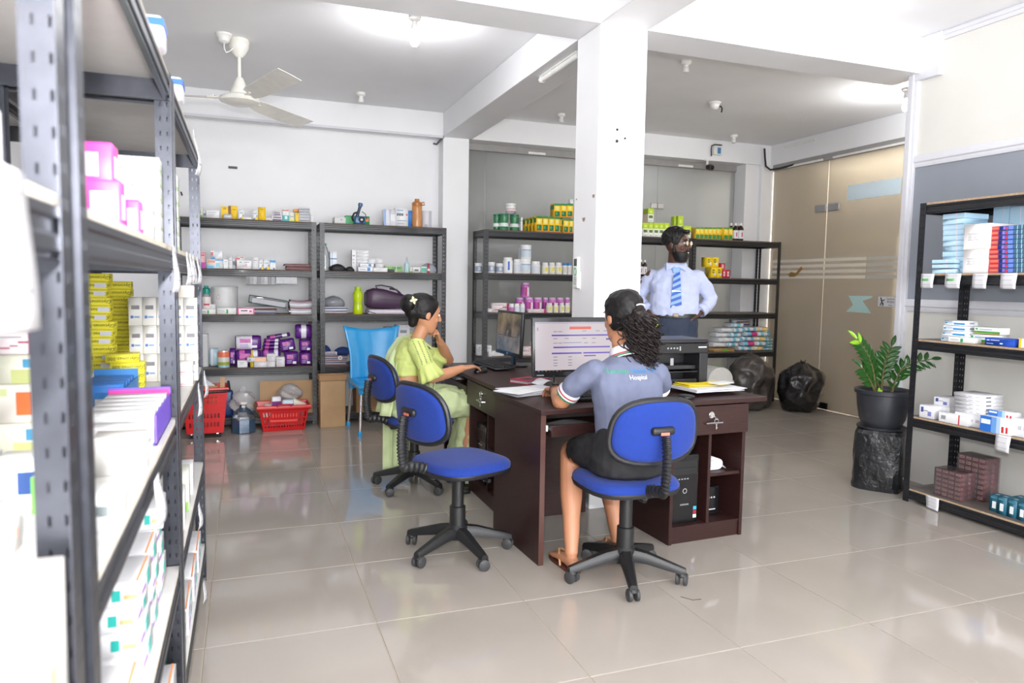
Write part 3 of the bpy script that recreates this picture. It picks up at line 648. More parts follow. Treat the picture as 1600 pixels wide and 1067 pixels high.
tag(MB().box(0, 0, 0, .035, .006, .20).build('cardboard_strip', card2, None, TR(-.215, 6.45, .315, .1, ry=.06)), 'brown cardboard strip sticking up from the rolling basket', 'cardboard')
b = MB(); b.loft([[(-.10, 0, 0), (.09, -.02, .0), (.09, -.02, .004), (-.10, 0, .004)], [(-.10, .10, .045), (.0, .11, .05), (.0, .11, .054), (-.10, .10, .049)]]); tag(b.build('paper_sheet', M('white print paper', (226, 226, 232), .5), None, TR(-.34, 6.50, .437)), 'crumpled white sheet on top of the rolling basket carton', 'paper')
# red hand basket
t = thing('hand_basket', 'red shopping basket full of wrapped packs by the rack foot', 'basket', (.305, 6.70, 0), .02)
hf = []
for i in range(15):
    for z0, z1 in ((2, 4), (5, 7), (8, 11)):
        if 3 <= i <= 11 and z0 == 5: continue
        hf.append((2+2*i, 3+2*i, z0, z1 if not (3 <= i <= 11 and z0 == 8) else 10))
hs = [(2+2*i, 3+2*i, z0, z1) for i in range(8) for z0, z1 in ((2, 4), (5, 7), (8, 11))]
basket_shell(.345, .22, .425, .29, .215, 32, 14, hf, 18, hs).build('basket_body', redp, t, TR(0, 0, .004), solid=.004, smooth=False)
MB().tube([(-.222, -.155, .215), (.222, -.155, .215), (.222, .155, .215), (-.222, .155, .215)], .012, 8, closed=True, flat=1.6).build('rim', redp, t)
MB().box(-.115, -.128, .085, .115, -.120, .155).build('name_plate', M('orange red plate', (226, 46, 30), .3), t)
MB().tube([(-.06, -.16, .225), (-.05, -.165, .238), (.05, -.165, .238), (.06, -.16, .225)], .008, 8).build('handle', redp, t)
# cardboard standing behind it
tag(MB().box(-.25, 0, 0, .25, .008, .31).build('cardboard_sheet', card2, None, TR(.365, 6.925, .092, 0, rx=-.06)), 'flat cardboard sheet standing behind the red basket', 'cardboard')
tag(MB().box(-.018, 0, 0, .018, .008, .20).build('cardboard_flap', card, None, TR(.115, 6.885, .105, .0, ry=-.5)), 'leaning cardboard flap between jug and red basket', 'cardboard')
def crumple(name, label, cat, loc, sx, sy, sz, mat, seed, knot=.0, n=26, m=16, amp=.16):
    R = random.Random(seed); ph = [(R.uniform(1, 6.5), R.uniform(1, 5), R.uniform(0, 6.3), R.uniform(.3, 1)) for _ in range(12)]; rings = []
    for i in range(m):
        v = i/(m-1); r = math.sin(PI*min(1, v*.97+.015))**.55*(1-.12*v)
        if knot and v > .86: r = max(.10, r*.55)
        rr = []
        for j in range(n):
            a = 2*PI*j/n; d = sum(w*math.sin(round(p)*a+q*v*4+f) for p, q, f, w in ph)/6
            k = r*(1+amp*d*1.6); rr.append((sx*k*math.cos(a), sy*k*math.sin(a), sz*v))
        rings.append(rr)
    b = MB(); b.loft(rings)
    o = b.build(name, mat, None, TR(*loc), ang=28); return tag(o, label, cat)
crumple('wrapped_pack', 'clear bag heaped over packs in the red basket', 'plastic bag', (.37, 6.755, .235), .11, .09, .16, clearp, 3, n=30)
for k, (x, y, z, sx, h, c, l) in enumerate(((.175, 6.675, .13, .035, .10, (232, 226, 214), 'round cream pot in the red basket corner'), (.155, 6.61, .13, .032, .06, (74, 150, 110), 'small green lidded jar in the red basket corner'))):
    t = thing('jar', l, 'jar', (x, y, z)); MB().lathe([(sx*.95, 0), (sx, .01), (sx, h*.7), (sx*.8, h*.78)], 18).build('body', M('jar %d' % k, (236, 236, 230), .4), t); MB().lathe([(sx*.9, h*.76), (sx*.9, h), (0, h)], 18).build('lid', M('jar lid %d' % k, c, .4), t)
def pack(label, loc, w, d, h, rz, c, band=None, rx=0, ry=0, cat='pack'):
    b = MB(); b.rbox(w, d, h, min(w, d, h)*.22, 0)
    t = tag(b.build('wrapped_pack', M('pack %s' % (c,), c, .3, var=.08), None, TR(*loc, rz=rz, rx=rx, ry=ry), ang=40), label, cat)
    if band: MB().box(-w/2*.96, -d/2-.002, h*.55, w/2*.96, d/2+.002, h*.8).build('band', M('pack band %s' % (band,), band, .4), t)
    return t
pack('white wrapped pack with purple band standing in the red basket', (.245, 6.655, .10), .08, .06, .20, .1, (228, 226, 234), (120, 40, 120))
pack('pale blue wrapped pack in the middle of the red basket', (.345, 6.64, .10), .10, .06, .17, -.05, (196, 216, 228), (122, 46, 124))
pack('cream carton tilted in the red basket', (.415, 6.69, .165), .13, .06, .09, 0, (226, 216, 196), None, ry=.45, cat='carton')
# plastic jug with blue liquid, bag behind it
t = thing('plastic_jug', 'squat clear jug half full of blue liquid', 'jug', (-.03, 6.62, 0), .1)
R8 = [(.1*math.cos(2*PI*i/8+PI/8), .085*math.sin(2*PI*i/8+PI/8)) for i in range(8)]
b = MB(); b.loft([[(x*s, y*s, z) for x, y in R8] for z, s in ((0, .98), (.004, 1.02), (.13, 1.03), (.150, 1.0), (.165, .88), (.20, .62), (.215, .36), (.235, .30), (.25, .30))]); b.build('jug_body', glassy('thin jug plastic', (248, 250, 252), (214, 222, 230), .06, .08), t, ang=30)
b = MB(); b.loft([[(x*s, y*s, z) for x, y in R8] for z, s in ((.004, .96), (.008, 1.0), (.118, 1.01))]); b.build('blue_liquid', M('blue liquid', (6, 92, 142), .1, var=.04), t)
MB().lathe([(.03, .248), (.033, .25), (.033, .27), (.0, .272)], 16).build('cap', M('white plastic', (236, 235, 232), .35), t)
crumple('plastic_bag', 'crumpled clear carrier bag slumped behind the blue jug', 'plastic bag', (-.03, 6.80, .105), .105, .075, .27, clearp, 11, knot=1, amp=.26)
tag(MB().rbox(.10, .09, .24, .02).build('blue_bottle', M('dark blue plastic', (24, 62, 122), .35), None, TR(-.165, 6.93, .092)), 'dark blue container between the rolling basket and the bag', 'container')
# brown paper carton bag under the rack, cartons behind
t = thing('paper_carton', 'tall brown paper carton beside the blue plastic chair', 'carton', (.735, 6.71, 0), .04)
b = MB(); b.loft([[(sx*.112*k, sy*.07*k, z) for sx, sy in ((-1, -1), (1, -1), (1, 1), (-1, 1))] for z, k in ((0, .99), (.02, 1), (.44, 1.0), (.455, .99))]); b.build('body', card2, t, bevel=.003)
MB().box(-.122, -.085, .43, .122, -.072, .478).box(-.122, .06, .43, .122, .073, .478).box(-.124, -.085, .43, -.112, .073, .478).build('folded_rim', card, t, TR(0, 0, 0, ry=.0), bevel=.003)
t = thing('carton', 'cardboard carton with blue print behind the plastic chair', 'carton', (1.16, 6.92, 0)); MB().box(-.19, -.12, .095, .19, .12, .41).build('body', card, t, bevel=.003)
MB().box(.08, -.122, .10, .165, -.1195, .41).build('blue_panel', M('carton blue print', (30, 96, 146), .6), t); letter('UNI', .075, M('white print', (232, 234, 238), .6), t, face_T(.122, -.1225, .25) @ Matrix.Rotation(PI/2, 4, 'Z'))
# bin and bin bags at the glass corner
t = thing('swing_bin', 'small green and white swing bin under the corner rack', 'bin', (4.80, 6.55, 0)); t.scale = (1.18, 1.18, 1.16)
grn = M('lime green plastic', (84, 190, 28), .3); whp = M('white plastic', (236, 235, 232), .35)
b = MB(); b.loft([[(x*s, y*s, z) for x, y in [(.13*c, .10*q) for c, q in ((-1,-.8),(-.8,-1),(.8,-1),(1,-.8),(1,.8),(.8,1),(-.8,1),(-1,.8))]] for z, s in ((0, .82), (.01, .85), (.27, 1.0))]); b.build('body', grn, t)
arc = [(.135*math.cos(a), .12*math.sin(a)) for a in [PI*i/14 for i in range(15)]]
b = MB(); b.loft([[(x, y, .285+z) for x, z in [(-.14, -.02)]+[(-px, pz) for px, pz in arc]+[(.14, -.02)]] for y in (-.105, .105)]); b.build('dome', whp, t)
MB().box(-.145, -.112, .255, .145, .112, .28).build('collar', whp, t, bevel=.005)
b = MB(); b.loft([[(x, y, z) for x, z in [(.137*math.cos(a), .285+.123*math.sin(a)) for a in [.12+1.25*i/8 for i in range(9)]]+[(.127*math.cos(a), .285+.113*math.sin(a)) for a in [.12+1.25*(8-i)/8 for i in range(9)]]] for y in (-.085, .085)]); b.build('swing_flap', grn, t)
bagm = M('black bin liner', (34, 32, 34), .26, var=.45, vs=5, bump=.9, bs=13); bagm2 = M('thin brown black bin liner', (66, 60, 58), .32, var=.5, vs=4, bump=.8, bs=12)
def binbag(label, loc, sx, sy, h, mat, seed, lean):
    t = thing('bin_bag', label, 'bin bag', loc); R = random.Random(seed); rings = []; n, m = 46, 26
    ph = [(R.randint(2, 9), R.uniform(-5, 5), R.uniform(0, 6.3), R.uniform(.3, 1)) for _ in range(16)]
    for i in range(m):
        v = i/(m-1); r = (.82+.24*math.sin(PI*min(1, v*.95)))*(1 if v < .72 else 1-((v-.72)/.28)**2.2*.9)
        rr = []
        for j in range(n):
            a = 2*PI*j/n; d = sum(w*(abs(math.sin((p*a+q*v*3+f)/2))-.5) for p, q, f, w in ph)/3.4
            k = r*(1+.15*d); rr.append((sx*k*math.cos(a)+lean*v*v, sy*k*math.sin(a), h*v+.012*d*(v > .1)))
        rings.append(rr)
    o = MB().loft(rings).build('sack', mat, t, ang=30, sub=1)
    for ns, st, ty in ((.13, .050, 'VORONOI'), (.05, .016, 'CLOUDS')):
        tx = bpy.data.textures.new('creases', ty); tx.noise_scale = ns; d = o.modifiers.new('crease', 'DISPLACE'); d.texture = tx; d.strength = st; d.mid_level = .5; d.texture_coords = 'LOCAL'
    b = MB(); zt = h*.985
    for q in range(7):
        a = q*.9; b.tube([(lean+.012*math.cos(a), .012*math.sin(a), zt-.02), (lean+.016*math.cos(a+.4), .016*math.sin(a+.4), zt+.015), (lean+(.02+.008*(q % 3))*math.cos(a+.6), .022*math.sin(a+.6), zt+.03+.012*(q % 3))], [.012, .009, .003], 6)
    b.build('knot', mat, t, ang=30)
binbag('tall brownish black bin bag under the glass corner rack', (5.235, 6.47, 0), .225, .20, .60, bagm2, 5, -.02)
binbag('shiny black bin bag nearest the glass door', (5.70, 6.22, 0), .215, .20, .51, bagm, 9, .02)
tag(MB().box(-.15, -.12, 0, .15, .12, .27).box(-.152, -.01, .268, .152, .01, .272).build('floor_carton', card2, None, TR(4.62, 6.96, .092)), 'plain brown carton under the rack behind the bin', 'carton')
# kind, centre along the rack, front plane, base height, width, height, depth, style, label
SHELF = {
'B1': [
 ('c', -0.367, 6.93, 1.865, 0.05, 0.093, 0.0, 'whitegreen', 'pale carton with green foot at the aisle end of the back rack top'),
 ('c', -0.327, 6.96, 1.865, 0.018, 0.072, 0.0, 'grey', 'thin grey carton next to the green-footed carton on the back rack top'),
 ('c', -0.26, 6.95, 1.865, 0.108, 0.074, 0.0, 'white', 'low white carton with dark slot print on the back rack top'),
 ('c', -0.163, 6.98, 1.865, 0.058, 0.115, 0.0, 'yellow', 'taller yellow carton first along the back rack top'),
 ('c', -0.137, 6.885, 1.865, 0.072, 0.04, 0.0, 'silver', 'low silver tray pack before the yellow cartons on the rack top'),
 ('c', -0.094, 6.98, 1.865, 0.077, 0.123, 0.0, 'yellowbrown', 'wide yellow carton with brown side on the back rack top'),
 ('c', -0.024, 6.93, 1.865, 0.045, 0.092, 0.0, 'diag', 'white carton with yellow corner beside the wide yellow carton'),
 ('c', 0.031, 6.93, 1.865, 0.062, 0.027, 0.0, 'clearp', 'flat clear blister pack between two yellow-cornered cartons on the rack top'),
 ('c', 0.091, 6.93, 1.865, 0.05, 0.094, 0.0, 'diag', 'white carton with yellow corner touching the single yellow carton'),
 ('c', 0.15, 6.93, 1.865, 0.061, 0.12, 0.0, 'yellow', 'single yellow carton standing apart near the middle of the rack top'),
 ('c', 0.208, 6.93, 1.865, 0.052, 0.026, 0.0, 'cream', 'thin cream pad lying on the back rack top'),
 ('c', 0.28, 6.93, 1.865, 0.088, 0.049, 0.0, 'stripe', 'lower striped blister pack of the small pile on the rack top'),
 ('c', 0.281, 6.93, 1.916, 0.058, 0.036, 0.0, 'stripe', 'upper striped blister pack of the small pile on the rack top'),
 ('c', 0.355, 6.93, 1.865, 0.054, 0.111, 0.0, 'teal', 'white and teal carton on the back rack top'),
 ('c', 0.41, 6.93, 1.865, 0.053, 0.087, 0.0, 'paleyellow', 'white carton with pale lime foot on the rack top'),
 ('c', 0.452, 6.9, 1.865, 0.031, 0.083, 0.0, 'yellow', 'small yellow carton before the grey carton stack'),
 ('c', 0.45, 7.0, 1.865, 0.048, 0.126, 0.0, 'brownlid', 'carton with orange brown lid behind the small yellow one'),
 ('c', 0.519, 6.93, 1.865, 0.096, 0.036, 0.0, 'grey', 'grey striped flat carton, first from the bottom of the rack top stack'),
 ('c', 0.519, 6.93, 1.901, 0.096, 0.024, 0.0, 'grey', 'grey striped flat carton, second from the bottom of the rack top stack'),
 ('c', 0.519, 6.93, 1.925, 0.096, 0.024, 0.0, 'grey', 'grey striped flat carton, third from the bottom of the rack top stack'),
 ('c', 0.52, 6.93, 1.949, 0.095, 0.025, 0.0, 'grey', 'grey striped flat carton, fourth from the bottom of the rack top stack'),
 ('c', 0.52, 6.93, 1.974, 0.095, 0.024, 0.0, 'grey', 'grey striped flat carton, fifth from the bottom of the rack top stack'),
 ('c', 0.587, 6.93, 1.865, 0.033, 0.089, 0.0, 'white', 'narrow white carton at the end of the grey flat stack'),
 ('c', -0.36, 6.92, 1.425, 0.065, 0.145, 0.0, 'pinkmag', 'tall pink carton with magenta foot on the second back shelf'),
 ('c', -0.248, 6.92, 1.425, 0.133, 0.082, 0.0, 'bluewhite', 'wide white carton with blue and orange waves on second shelf'),
 ('c', -0.234, 6.92, 1.509, 0.095, 0.074, 0.0, 'bluewhite2', 'puffy white and blue pack on top of the wave cartons'),
 ('c', -0.159, 6.94, 1.425, 0.04, 0.085, 0.0, 'white', 'plain white carton beside the blue wave carton'),
 ('c', -0.12, 6.95, 1.425, 0.03, 0.105, 0.0, 'white', 'slim white carton standing with its spine forward on second shelf'),
 ('c', -0.092, 6.95, 1.425, 0.019, 0.109, 0.0, 'grey', 'slim grey carton beside the red arc carton'),
 ('c', -0.042, 7.0, 1.425, 0.081, 0.114, 0.0, 'redarc', 'tall white carton with a red arc on second back shelf'),
 ('c', -0.006, 6.89, 1.425, 0.124, 0.078, 0.0, 'dots', 'wide white carton with small red and green print on second shelf'),
 ('c', 0.09, 6.92, 1.425, 0.053, 0.11, 0.0, 'white', 'upright white carton after the wide printed carton'),
 ('c', 0.138, 6.92, 1.425, 0.035, 0.09, 0.0, 'diag', 'narrow white carton with olive corner on second shelf'),
 ('c', 0.186, 6.94, 1.425, 0.055, 0.092, 0.0, 'diag', 'white carton with yellow corner in the middle of second shelf'),
 ('c', 0.238, 6.92, 1.425, 0.049, 0.09, 0.0, 'bluetop', 'white carton with blue lid next to the brown files'),
 ('bottle', -0.328, 6.98, 1.02, 0.074, 0.251, 0.0, 'tealcap', 'clear bottle with teal cap beside the white drum'),
 ('drum', -0.178, 7.05, 1.02, 0.227, 0.241, 0.0, 'drum', 'white drum with red print on the third back shelf'),
 ('c', -0.314, 6.88, 1.02, 0.133, 0.048, 0.0, 'whitegreenm', 'white carton with green mark at the aisle end of third shelf'),
 ('c', -0.158, 6.88, 1.02, 0.161, 0.058, 0.0, 'whitegreenm', 'white carton with green mark before the white drum'),
 ('c', 0.003, 6.88, 1.02, 0.143, 0.055, 0.0, 'pinkc', 'pink edged carton next to the green file'),
 ('drum', -0.356, 7.0, 0.54, 0.077, 0.296, 0.0, 'drum2', 'tall pale cylinder at the aisle end of the nappy shelf'),
 ('pk', -0.268, 6.98, 0.54, 0.085, 0.166, 0.0, 'bluew', 'pale blue nappy pack behind the milk tin'),
 ('tin', -0.189, 6.86, 0.54, 0.098, 0.154, 0.0, 'tin', 'round milk powder tin with green fields print on nappy shelf'),
 ('pk', -0.117, 7.0, 0.54, 0.052, 0.164, 0.0, 'purple', 'purple nappy pack just behind the milk tin'),
 ('pk', 0.02, 6.98, 0.54, 0.218, 0.147, 0.0, 'purple2', 'lower large purple nappy pack on the nappy shelf'),
 ('pk', 0.019, 6.98, 0.688, 0.225, 0.132, 0.0, 'purplew', 'upper large white and purple nappy pack on the nappy shelf'),
 ('bottle', 0.05, 6.88, 0.54, 0.039, 0.153, 0.0, 'oil', 'small yellow oil bottle before the large nappy packs'),
 ('c', -0.032, 6.88, 0.54, 0.085, 0.062, 0.0, 'white', 'small white carton behind the peach carton on nappy shelf'),
 ('c', 0.121, 6.85, 0.54, 0.108, 0.049, 0.0, 'white', 'small white carton under the peach carton end'),
 ('c', 0.089, 6.85, 0.591, 0.165, 0.039, 0.0, 'peach', 'long white and peach carton resting on two white cartons'),
 ('c', 0.213, 6.85, 0.54, 0.074, 0.049, 0.0, 'white', 'lower white carton of the pair before the thin purple packs'),
 ('c', 0.214, 6.85, 0.59, 0.074, 0.07, 0.0, 'white', 'upper white carton of the pair before the thin purple packs'),
 ('c', 0.294, 6.85, 0.54, 0.075, 0.09, 0.0, 'white', 'single white carton beside the folded purple pack'),
 ('pk', 0.218, 6.96, 0.54, 0.167, 0.154, 0.0, 'purplethin', 'thin purple pad pack, first from the bottom of the pad pile'),
 ('pk', 0.222, 6.96, 0.694, 0.159, 0.032, 0.0, 'purplethin', 'thin purple pad pack, second from the bottom of the pad pile'),
 ('pk', 0.226, 6.96, 0.726, 0.153, 0.032, 0.0, 'purplethin', 'thin purple pad pack, third from the bottom of the pad pile'),
 ('pk', 0.23, 6.96, 0.758, 0.146, 0.032, 0.0, 'purplethin', 'thin purple pad pack, fourth from the bottom of the pad pile'),
 ('pk', 0.288, 6.96, 0.794, 0.207, 0.037, 0.0, 'purplethin', 'slanted purple pad pack lying across the pad pile'),
 ('pk', 0.394, 6.9, 0.54, 0.123, 0.134, 0.0, 'purple', 'purple pack with pink print lowest beside the white carton'),
 ('pk', 0.37, 6.92, 0.674, 0.132, 0.117, 0.0, 'purple', 'purple pack with pink print above the slanted pile end'),
 ('pk', 0.522, 6.9, 0.54, 0.11, 0.128, 0.0, 'purple', 'lowest purple pack of the column at the rack post'),
 ('pk', 0.522, 6.9, 0.669, 0.109, 0.117, 0.0, 'purple', 'middle purple pack of the column at the rack post'),
 ('pk', 0.506, 6.92, 0.788, 0.148, 0.135, 0.0, 'purpleband', 'top purple pack with white band at the rack post'),
],
'B2': [
 ('c', 0.84, 6.93, 1.865, 0.104, 0.063, 0.16, 'greybox', 'flat grey carton at the near end of the second rack top'),
 ('c', 1.018, 7.03, 1.865, 0.226, 0.091, 0.0, 'greenbox', 'long green carton behind the blue hand-held device'),
 ('c', 1.284, 6.95, 1.865, 0.058, 0.16, 0.0, 'bluewhite3', 'white carton with blue side next to the shrink pack'),
 ('c', 1.338, 6.93, 1.865, 0.055, 0.16, 0.0, 'clearp', 'shrink wrapped white bundle on the second rack top'),
 ('c', 1.426, 6.93, 1.865, 0.119, 0.176, 0.0, 'dots2', 'white carton with four dark dots on second rack top'),
 ('c', 1.521, 6.97, 1.865, 0.05, 0.161, 0.0, 'blue', 'blue carton behind the brown water bottle'),
 ('c', 1.68, 6.95, 1.865, 0.087, 0.166, 0.0, 'greybox2', 'pale grey carton at the column end of second rack top'),
 ('bottle', 0.704, 6.92, 1.425, 0.078, 0.258, 0.0, 'pet', 'empty clear bottle with green cap on the second shelf'),
 ('c', 0.785, 6.98, 1.425, 0.062, 0.183, 0.0, 'bluecross', 'white carton with blue cross bands behind the black pouch'),
 ('c', 0.976, 6.97, 1.425, 0.041, 0.205, 0.0, 'white', 'slim white carton leaning beside the tall white stack'),
 ('c', 1.057, 6.97, 1.425, 0.112, 0.047, 0.0, 'white', 'white carton, first from the bottom of the tall second shelf stack'),
 ('c', 1.057, 6.97, 1.472, 0.112, 0.031, 0.0, 'white', 'white carton, second from the bottom of the tall second shelf stack'),
 ('c', 1.057, 6.97, 1.503, 0.112, 0.031, 0.0, 'white', 'white carton, third from the bottom of the tall second shelf stack'),
 ('c', 1.057, 6.97, 1.534, 0.112, 0.031, 0.0, 'white', 'white carton, fourth from the bottom of the tall second shelf stack'),
 ('c', 1.057, 6.97, 1.565, 0.112, 0.031, 0.0, 'white', 'white carton, fifth from the bottom of the tall second shelf stack'),
 ('c', 1.057, 6.97, 1.596, 0.112, 0.031, 0.0, 'white', 'white carton, sixth from the bottom of the tall second shelf stack'),
 ('c', 1.07, 6.88, 1.425, 0.137, 0.043, 0.0, 'whiteblue', 'wide white carton with blue label, lower one before the stack'),
 ('c', 1.082, 6.88, 1.469, 0.129, 0.031, 0.0, 'whiteblue', 'wide white carton with blue label, upper one before the stack'),
 ('c', 1.212, 6.89, 1.425, 0.135, 0.04, 0.0, 'white', 'long white carton lowest beside the blue label cartons'),
 ('c', 1.138, 6.92, 1.503, 0.067, 0.05, 0.0, 'white', 'small white carton perched beside the tall stack'),
 ('c', 1.205, 6.89, 1.465, 0.072, 0.04, 0.0, 'white', 'small white carton above the long white carton'),
 ('c', 1.203, 6.89, 1.506, 0.065, 0.046, 0.0, 'white', 'topmost small white carton above the long white carton'),
 ('c', 1.356, 6.96, 1.425, 0.167, 0.062, 0.0, 'greenstrip', 'long carton with green strip on second shelf'),
 ('c', 1.314, 6.88, 1.425, 0.063, 0.029, 0.0, 'black', 'small black case before the green strip carton'),
 ('dropper', 1.472, 6.9, 1.425, 0.047, 0.153, 0.0, 'dropper', 'pale dropper bottle beside the green strip carton'),
 ('c', 1.515, 6.92, 1.425, 0.027, 0.054, 0.0, 'whitegreen', 'tiny pale green carton beside the dropper bottle'),
 ('c', 1.572, 6.92, 1.425, 0.077, 0.055, 0.0, 'eye', 'small white carton with dark oval print'),
 ('c', 1.644, 6.92, 1.425, 0.057, 0.062, 0.0, 'tealbox', 'small teal carton near the rack post'),
 ('vial', 1.68, 6.87, 1.425, 0.027, 0.09, 0.0, 'redvial', 'small red labelled vial before the clear dome'),
 ('bottle', 1.005, 6.89, 1.02, 0.094, 0.261, 0.0, 'lime', 'lime green water bottle on the third shelf'),
 ('c', 1.327, 6.98, 0.54, 0.106, 0.351, 0.0, 'gadget', 'white and purple gadget carton behind the blue chair'),
 ('c', 1.455, 7.01, 0.54, 0.134, 0.372, 0.0, 'gadget', 'taller white gadget carton behind the seated woman'),
],
'G0': [
 ('gjar', 2.402, 6.93, 1.865, 0.067, 0.168, 0.0, 'gjar', 'green gel jar furthest along towards the column'),
 ('gjar', 2.465, 6.87, 1.865, 0.097, 0.171, 0.0, 'gjar', 'green gel jar in the middle before the other two'),
 ('gjar', 2.589, 6.9, 1.865, 0.098, 0.172, 0.0, 'gjar', 'green gel jar beside the pale slim carton'),
 ('gjar', 2.55, 6.9, 2.041, 0.107, 0.106, 0.0, 'wjar', 'white capped jar standing on the green gel jars'),
 ('c', 2.648, 6.89, 1.865, 0.019, 0.142, 0.0, 'white', 'slim pale carton beside the green gel jars'),
 ('c', 2.816, 6.83, 1.865, 0.069, 0.158, 0.0, 'ygreen', 'yellow and green syrup carton, first in the front row by the column'),
 ('c', 2.886, 6.83, 1.865, 0.065, 0.159, 0.0, 'ygreen', 'yellow and green syrup carton, second in the front row by the column'),
 ('c', 2.953, 6.83, 1.865, 0.062, 0.159, 0.0, 'ygreen', 'yellow and green syrup carton, third in the front row by the column'),
 ('c', 3.016, 6.83, 1.865, 0.06, 0.159, 0.0, 'ygreen', 'yellow and green syrup carton, fourth in the front row by the column'),
 ('c', 3.092, 6.89, 1.865, 0.034, 0.161, 0.0, 'ygreen', 'yellow and green syrup carton, fifth in the front row by the column'),
 ('c', 3.126, 6.85, 1.865, 0.063, 0.148, 0.0, 'ygreen', 'yellow and green syrup carton, sixth in the front row by the column'),
 ('c', 3.183, 6.85, 1.865, 0.044, 0.149, 0.0, 'ygreen', 'yellow and green syrup carton, seventh in the front row by the column'),
 ('c', 2.768, 7.05, 1.865, 0.042, 0.147, 0.07, 'ygreen', 'yellow and green syrup carton, first of those set back from the row end'),
 ('c', 2.782, 6.98, 1.865, 0.036, 0.151, 0.07, 'ygreen', 'yellow and green syrup carton, second of those set back from the row end'),
 ('c', 2.79, 6.905, 1.865, 0.035, 0.154, 0.07, 'ygreen', 'yellow and green syrup carton, third of those set back from the row end'),
 ('c', 3.032, 6.87, 2.021, 0.074, 0.142, 0.0, 'ygreen', 'yellow and green syrup carton, first in the upper row by the column'),
 ('c', 3.106, 6.87, 2.025, 0.067, 0.142, 0.0, 'ygreen', 'yellow and green syrup carton, second in the upper row by the column'),
 ('c', 3.176, 6.87, 2.028, 0.068, 0.142, 0.0, 'ygreen', 'yellow and green syrup carton, third in the upper row by the column'),
 ('c', 3.194, 6.87, 2.173, 0.031, 0.045, 0.0, 'white', 'small white carton above the upper syrup row'),
 ('tub', 2.212, 6.92, 1.437, 0.075, 0.098, 0.0, 'gtub', 'grey labelled tub behind the rack post'),
 ('tub', 2.324, 6.86, 1.437, 0.089, 0.109, 0.0, 'gtub', 'larger grey labelled tub beside the rack post'),
 ('tub', 2.417, 6.86, 1.437, 0.078, 0.098, 0.0, 'gtub', 'smaller grey labelled tub before the blue stripe bottle'),
 ('tub', 2.508, 6.85, 1.437, 0.1, 0.161, 0.0, 'bstripe', 'tall white bottle with a blue stripe'),
 ('tub', 2.617, 6.89, 1.437, 0.081, 0.146, 0.0, 'wtub', 'white bottle behind the stacked tubs'),
 ('tub', 2.703, 6.86, 1.437, 0.118, 0.148, 0.0, 'wtub2', 'lower large white tub of the stack'),
 ('tub', 2.708, 6.86, 1.586, 0.115, 0.145, 0.0, 'wtub2', 'upper large white tub of the stack'),
 ('tub', 2.677, 6.97, 1.587, 0.046, 0.141, 0.0, 'wtub', 'white tub half hidden behind the stacked tub'),
 ('tub', 2.816, 6.86, 1.437, 0.1, 0.129, 0.0, 'wtub', 'wide white tub beside the stacked tubs'),
 ('tub', 2.918, 6.86, 1.437, 0.073, 0.119, 0.0, 'wyl', 'white bottle with yellow label, first of three'),
 ('tub', 2.994, 6.86, 1.437, 0.07, 0.121, 0.0, 'wyl', 'white bottle with yellow label, second of three'),
 ('tub', 3.071, 6.86, 1.437, 0.076, 0.123, 0.0, 'wyl', 'white bottle with yellow label, third of three'),
 ('tub', 3.138, 6.86, 1.437, 0.051, 0.12, 0.0, 'bcap', 'blue capped bottle beside the yellow label bottles'),
 ('tub', 3.191, 6.86, 1.437, 0.048, 0.121, 0.0, 'bcap', 'blue capped bottle at the column edge'),
 ('c', 2.308, 6.86, 1.042, 0.051, 0.036, 0.0, 'white', 'small white carton by the rack post on pink jar shelf'),
 ('c', 2.434, 6.88, 1.042, 0.176, 0.094, 0.0, 'pinkwave', 'white carton with red wave before the pink jars'),
 ('tub', 2.534, 6.82, 1.042, 0.057, 0.089, 0.0, 'lcap', 'small white bottle with lilac foot, first before the pink jars'),
 ('tub', 2.594, 6.82, 1.042, 0.06, 0.09, 0.0, 'wtub', 'small white bottle, second before the pink jars'),
 ('tub', 2.654, 6.82, 1.042, 0.056, 0.088, 0.0, 'wtub', 'small white bottle, third before the pink jars'),
 ('tub', 2.678, 6.93, 1.042, 0.097, 0.15, 0.0, 'pjar', 'pink protein jar, first along the jar row'),
 ('tub', 2.75, 6.86, 1.042, 0.095, 0.152, 0.0, 'pjar', 'pink protein jar, second along the jar row'),
 ('tub', 2.848, 6.86, 1.042, 0.091, 0.153, 0.0, 'pjar', 'pink protein jar, third along the jar row'),
 ('tub', 2.948, 6.91, 1.042, 0.062, 0.153, 0.0, 'pjar', 'pink protein jar, fourth along the jar row'),
 ('tub', 3.009, 6.86, 1.042, 0.082, 0.154, 0.0, 'pjar', 'pink protein jar, fifth along the jar row'),
 ('tub', 3.099, 6.86, 1.042, 0.088, 0.155, 0.0, 'pjar', 'pink protein jar, sixth along the jar row'),
 ('tub', 3.191, 6.89, 1.042, 0.064, 0.155, 0.0, 'pjar', 'pink protein jar, seventh along the jar row'),
 ('tub', 2.718, 6.89, 1.195, 0.095, 0.152, 0.0, 'pjar', 'single pink protein jar standing on the jar row'),
 ('c', 2.791, 6.76, 1.042, 0.184, 0.037, 0.0, 'pinkwave', 'low white carton with red wave lying before the pink jars'),
 ('tub', 2.936, 6.77, 1.042, 0.068, 0.1, 0.0, 'wyl', 'small white bottle with yellow label, first before the pink jars'),
 ('tub', 3.005, 6.77, 1.042, 0.056, 0.1, 0.0, 'wyl', 'small white bottle with yellow label, second before the pink jars'),
 ('tub', 3.072, 6.77, 1.042, 0.058, 0.1, 0.0, 'wyl', 'small white bottle with yellow label, third before the pink jars'),
 ('tub', 3.133, 6.77, 1.042, 0.055, 0.101, 0.0, 'wyl', 'small white bottle with yellow label, fourth before the pink jars'),
 ('c', 2.23, 6.94, 0.598, 0.045, 0.113, 0.0, 'white', 'tall white carton behind the rack post above the desk'),
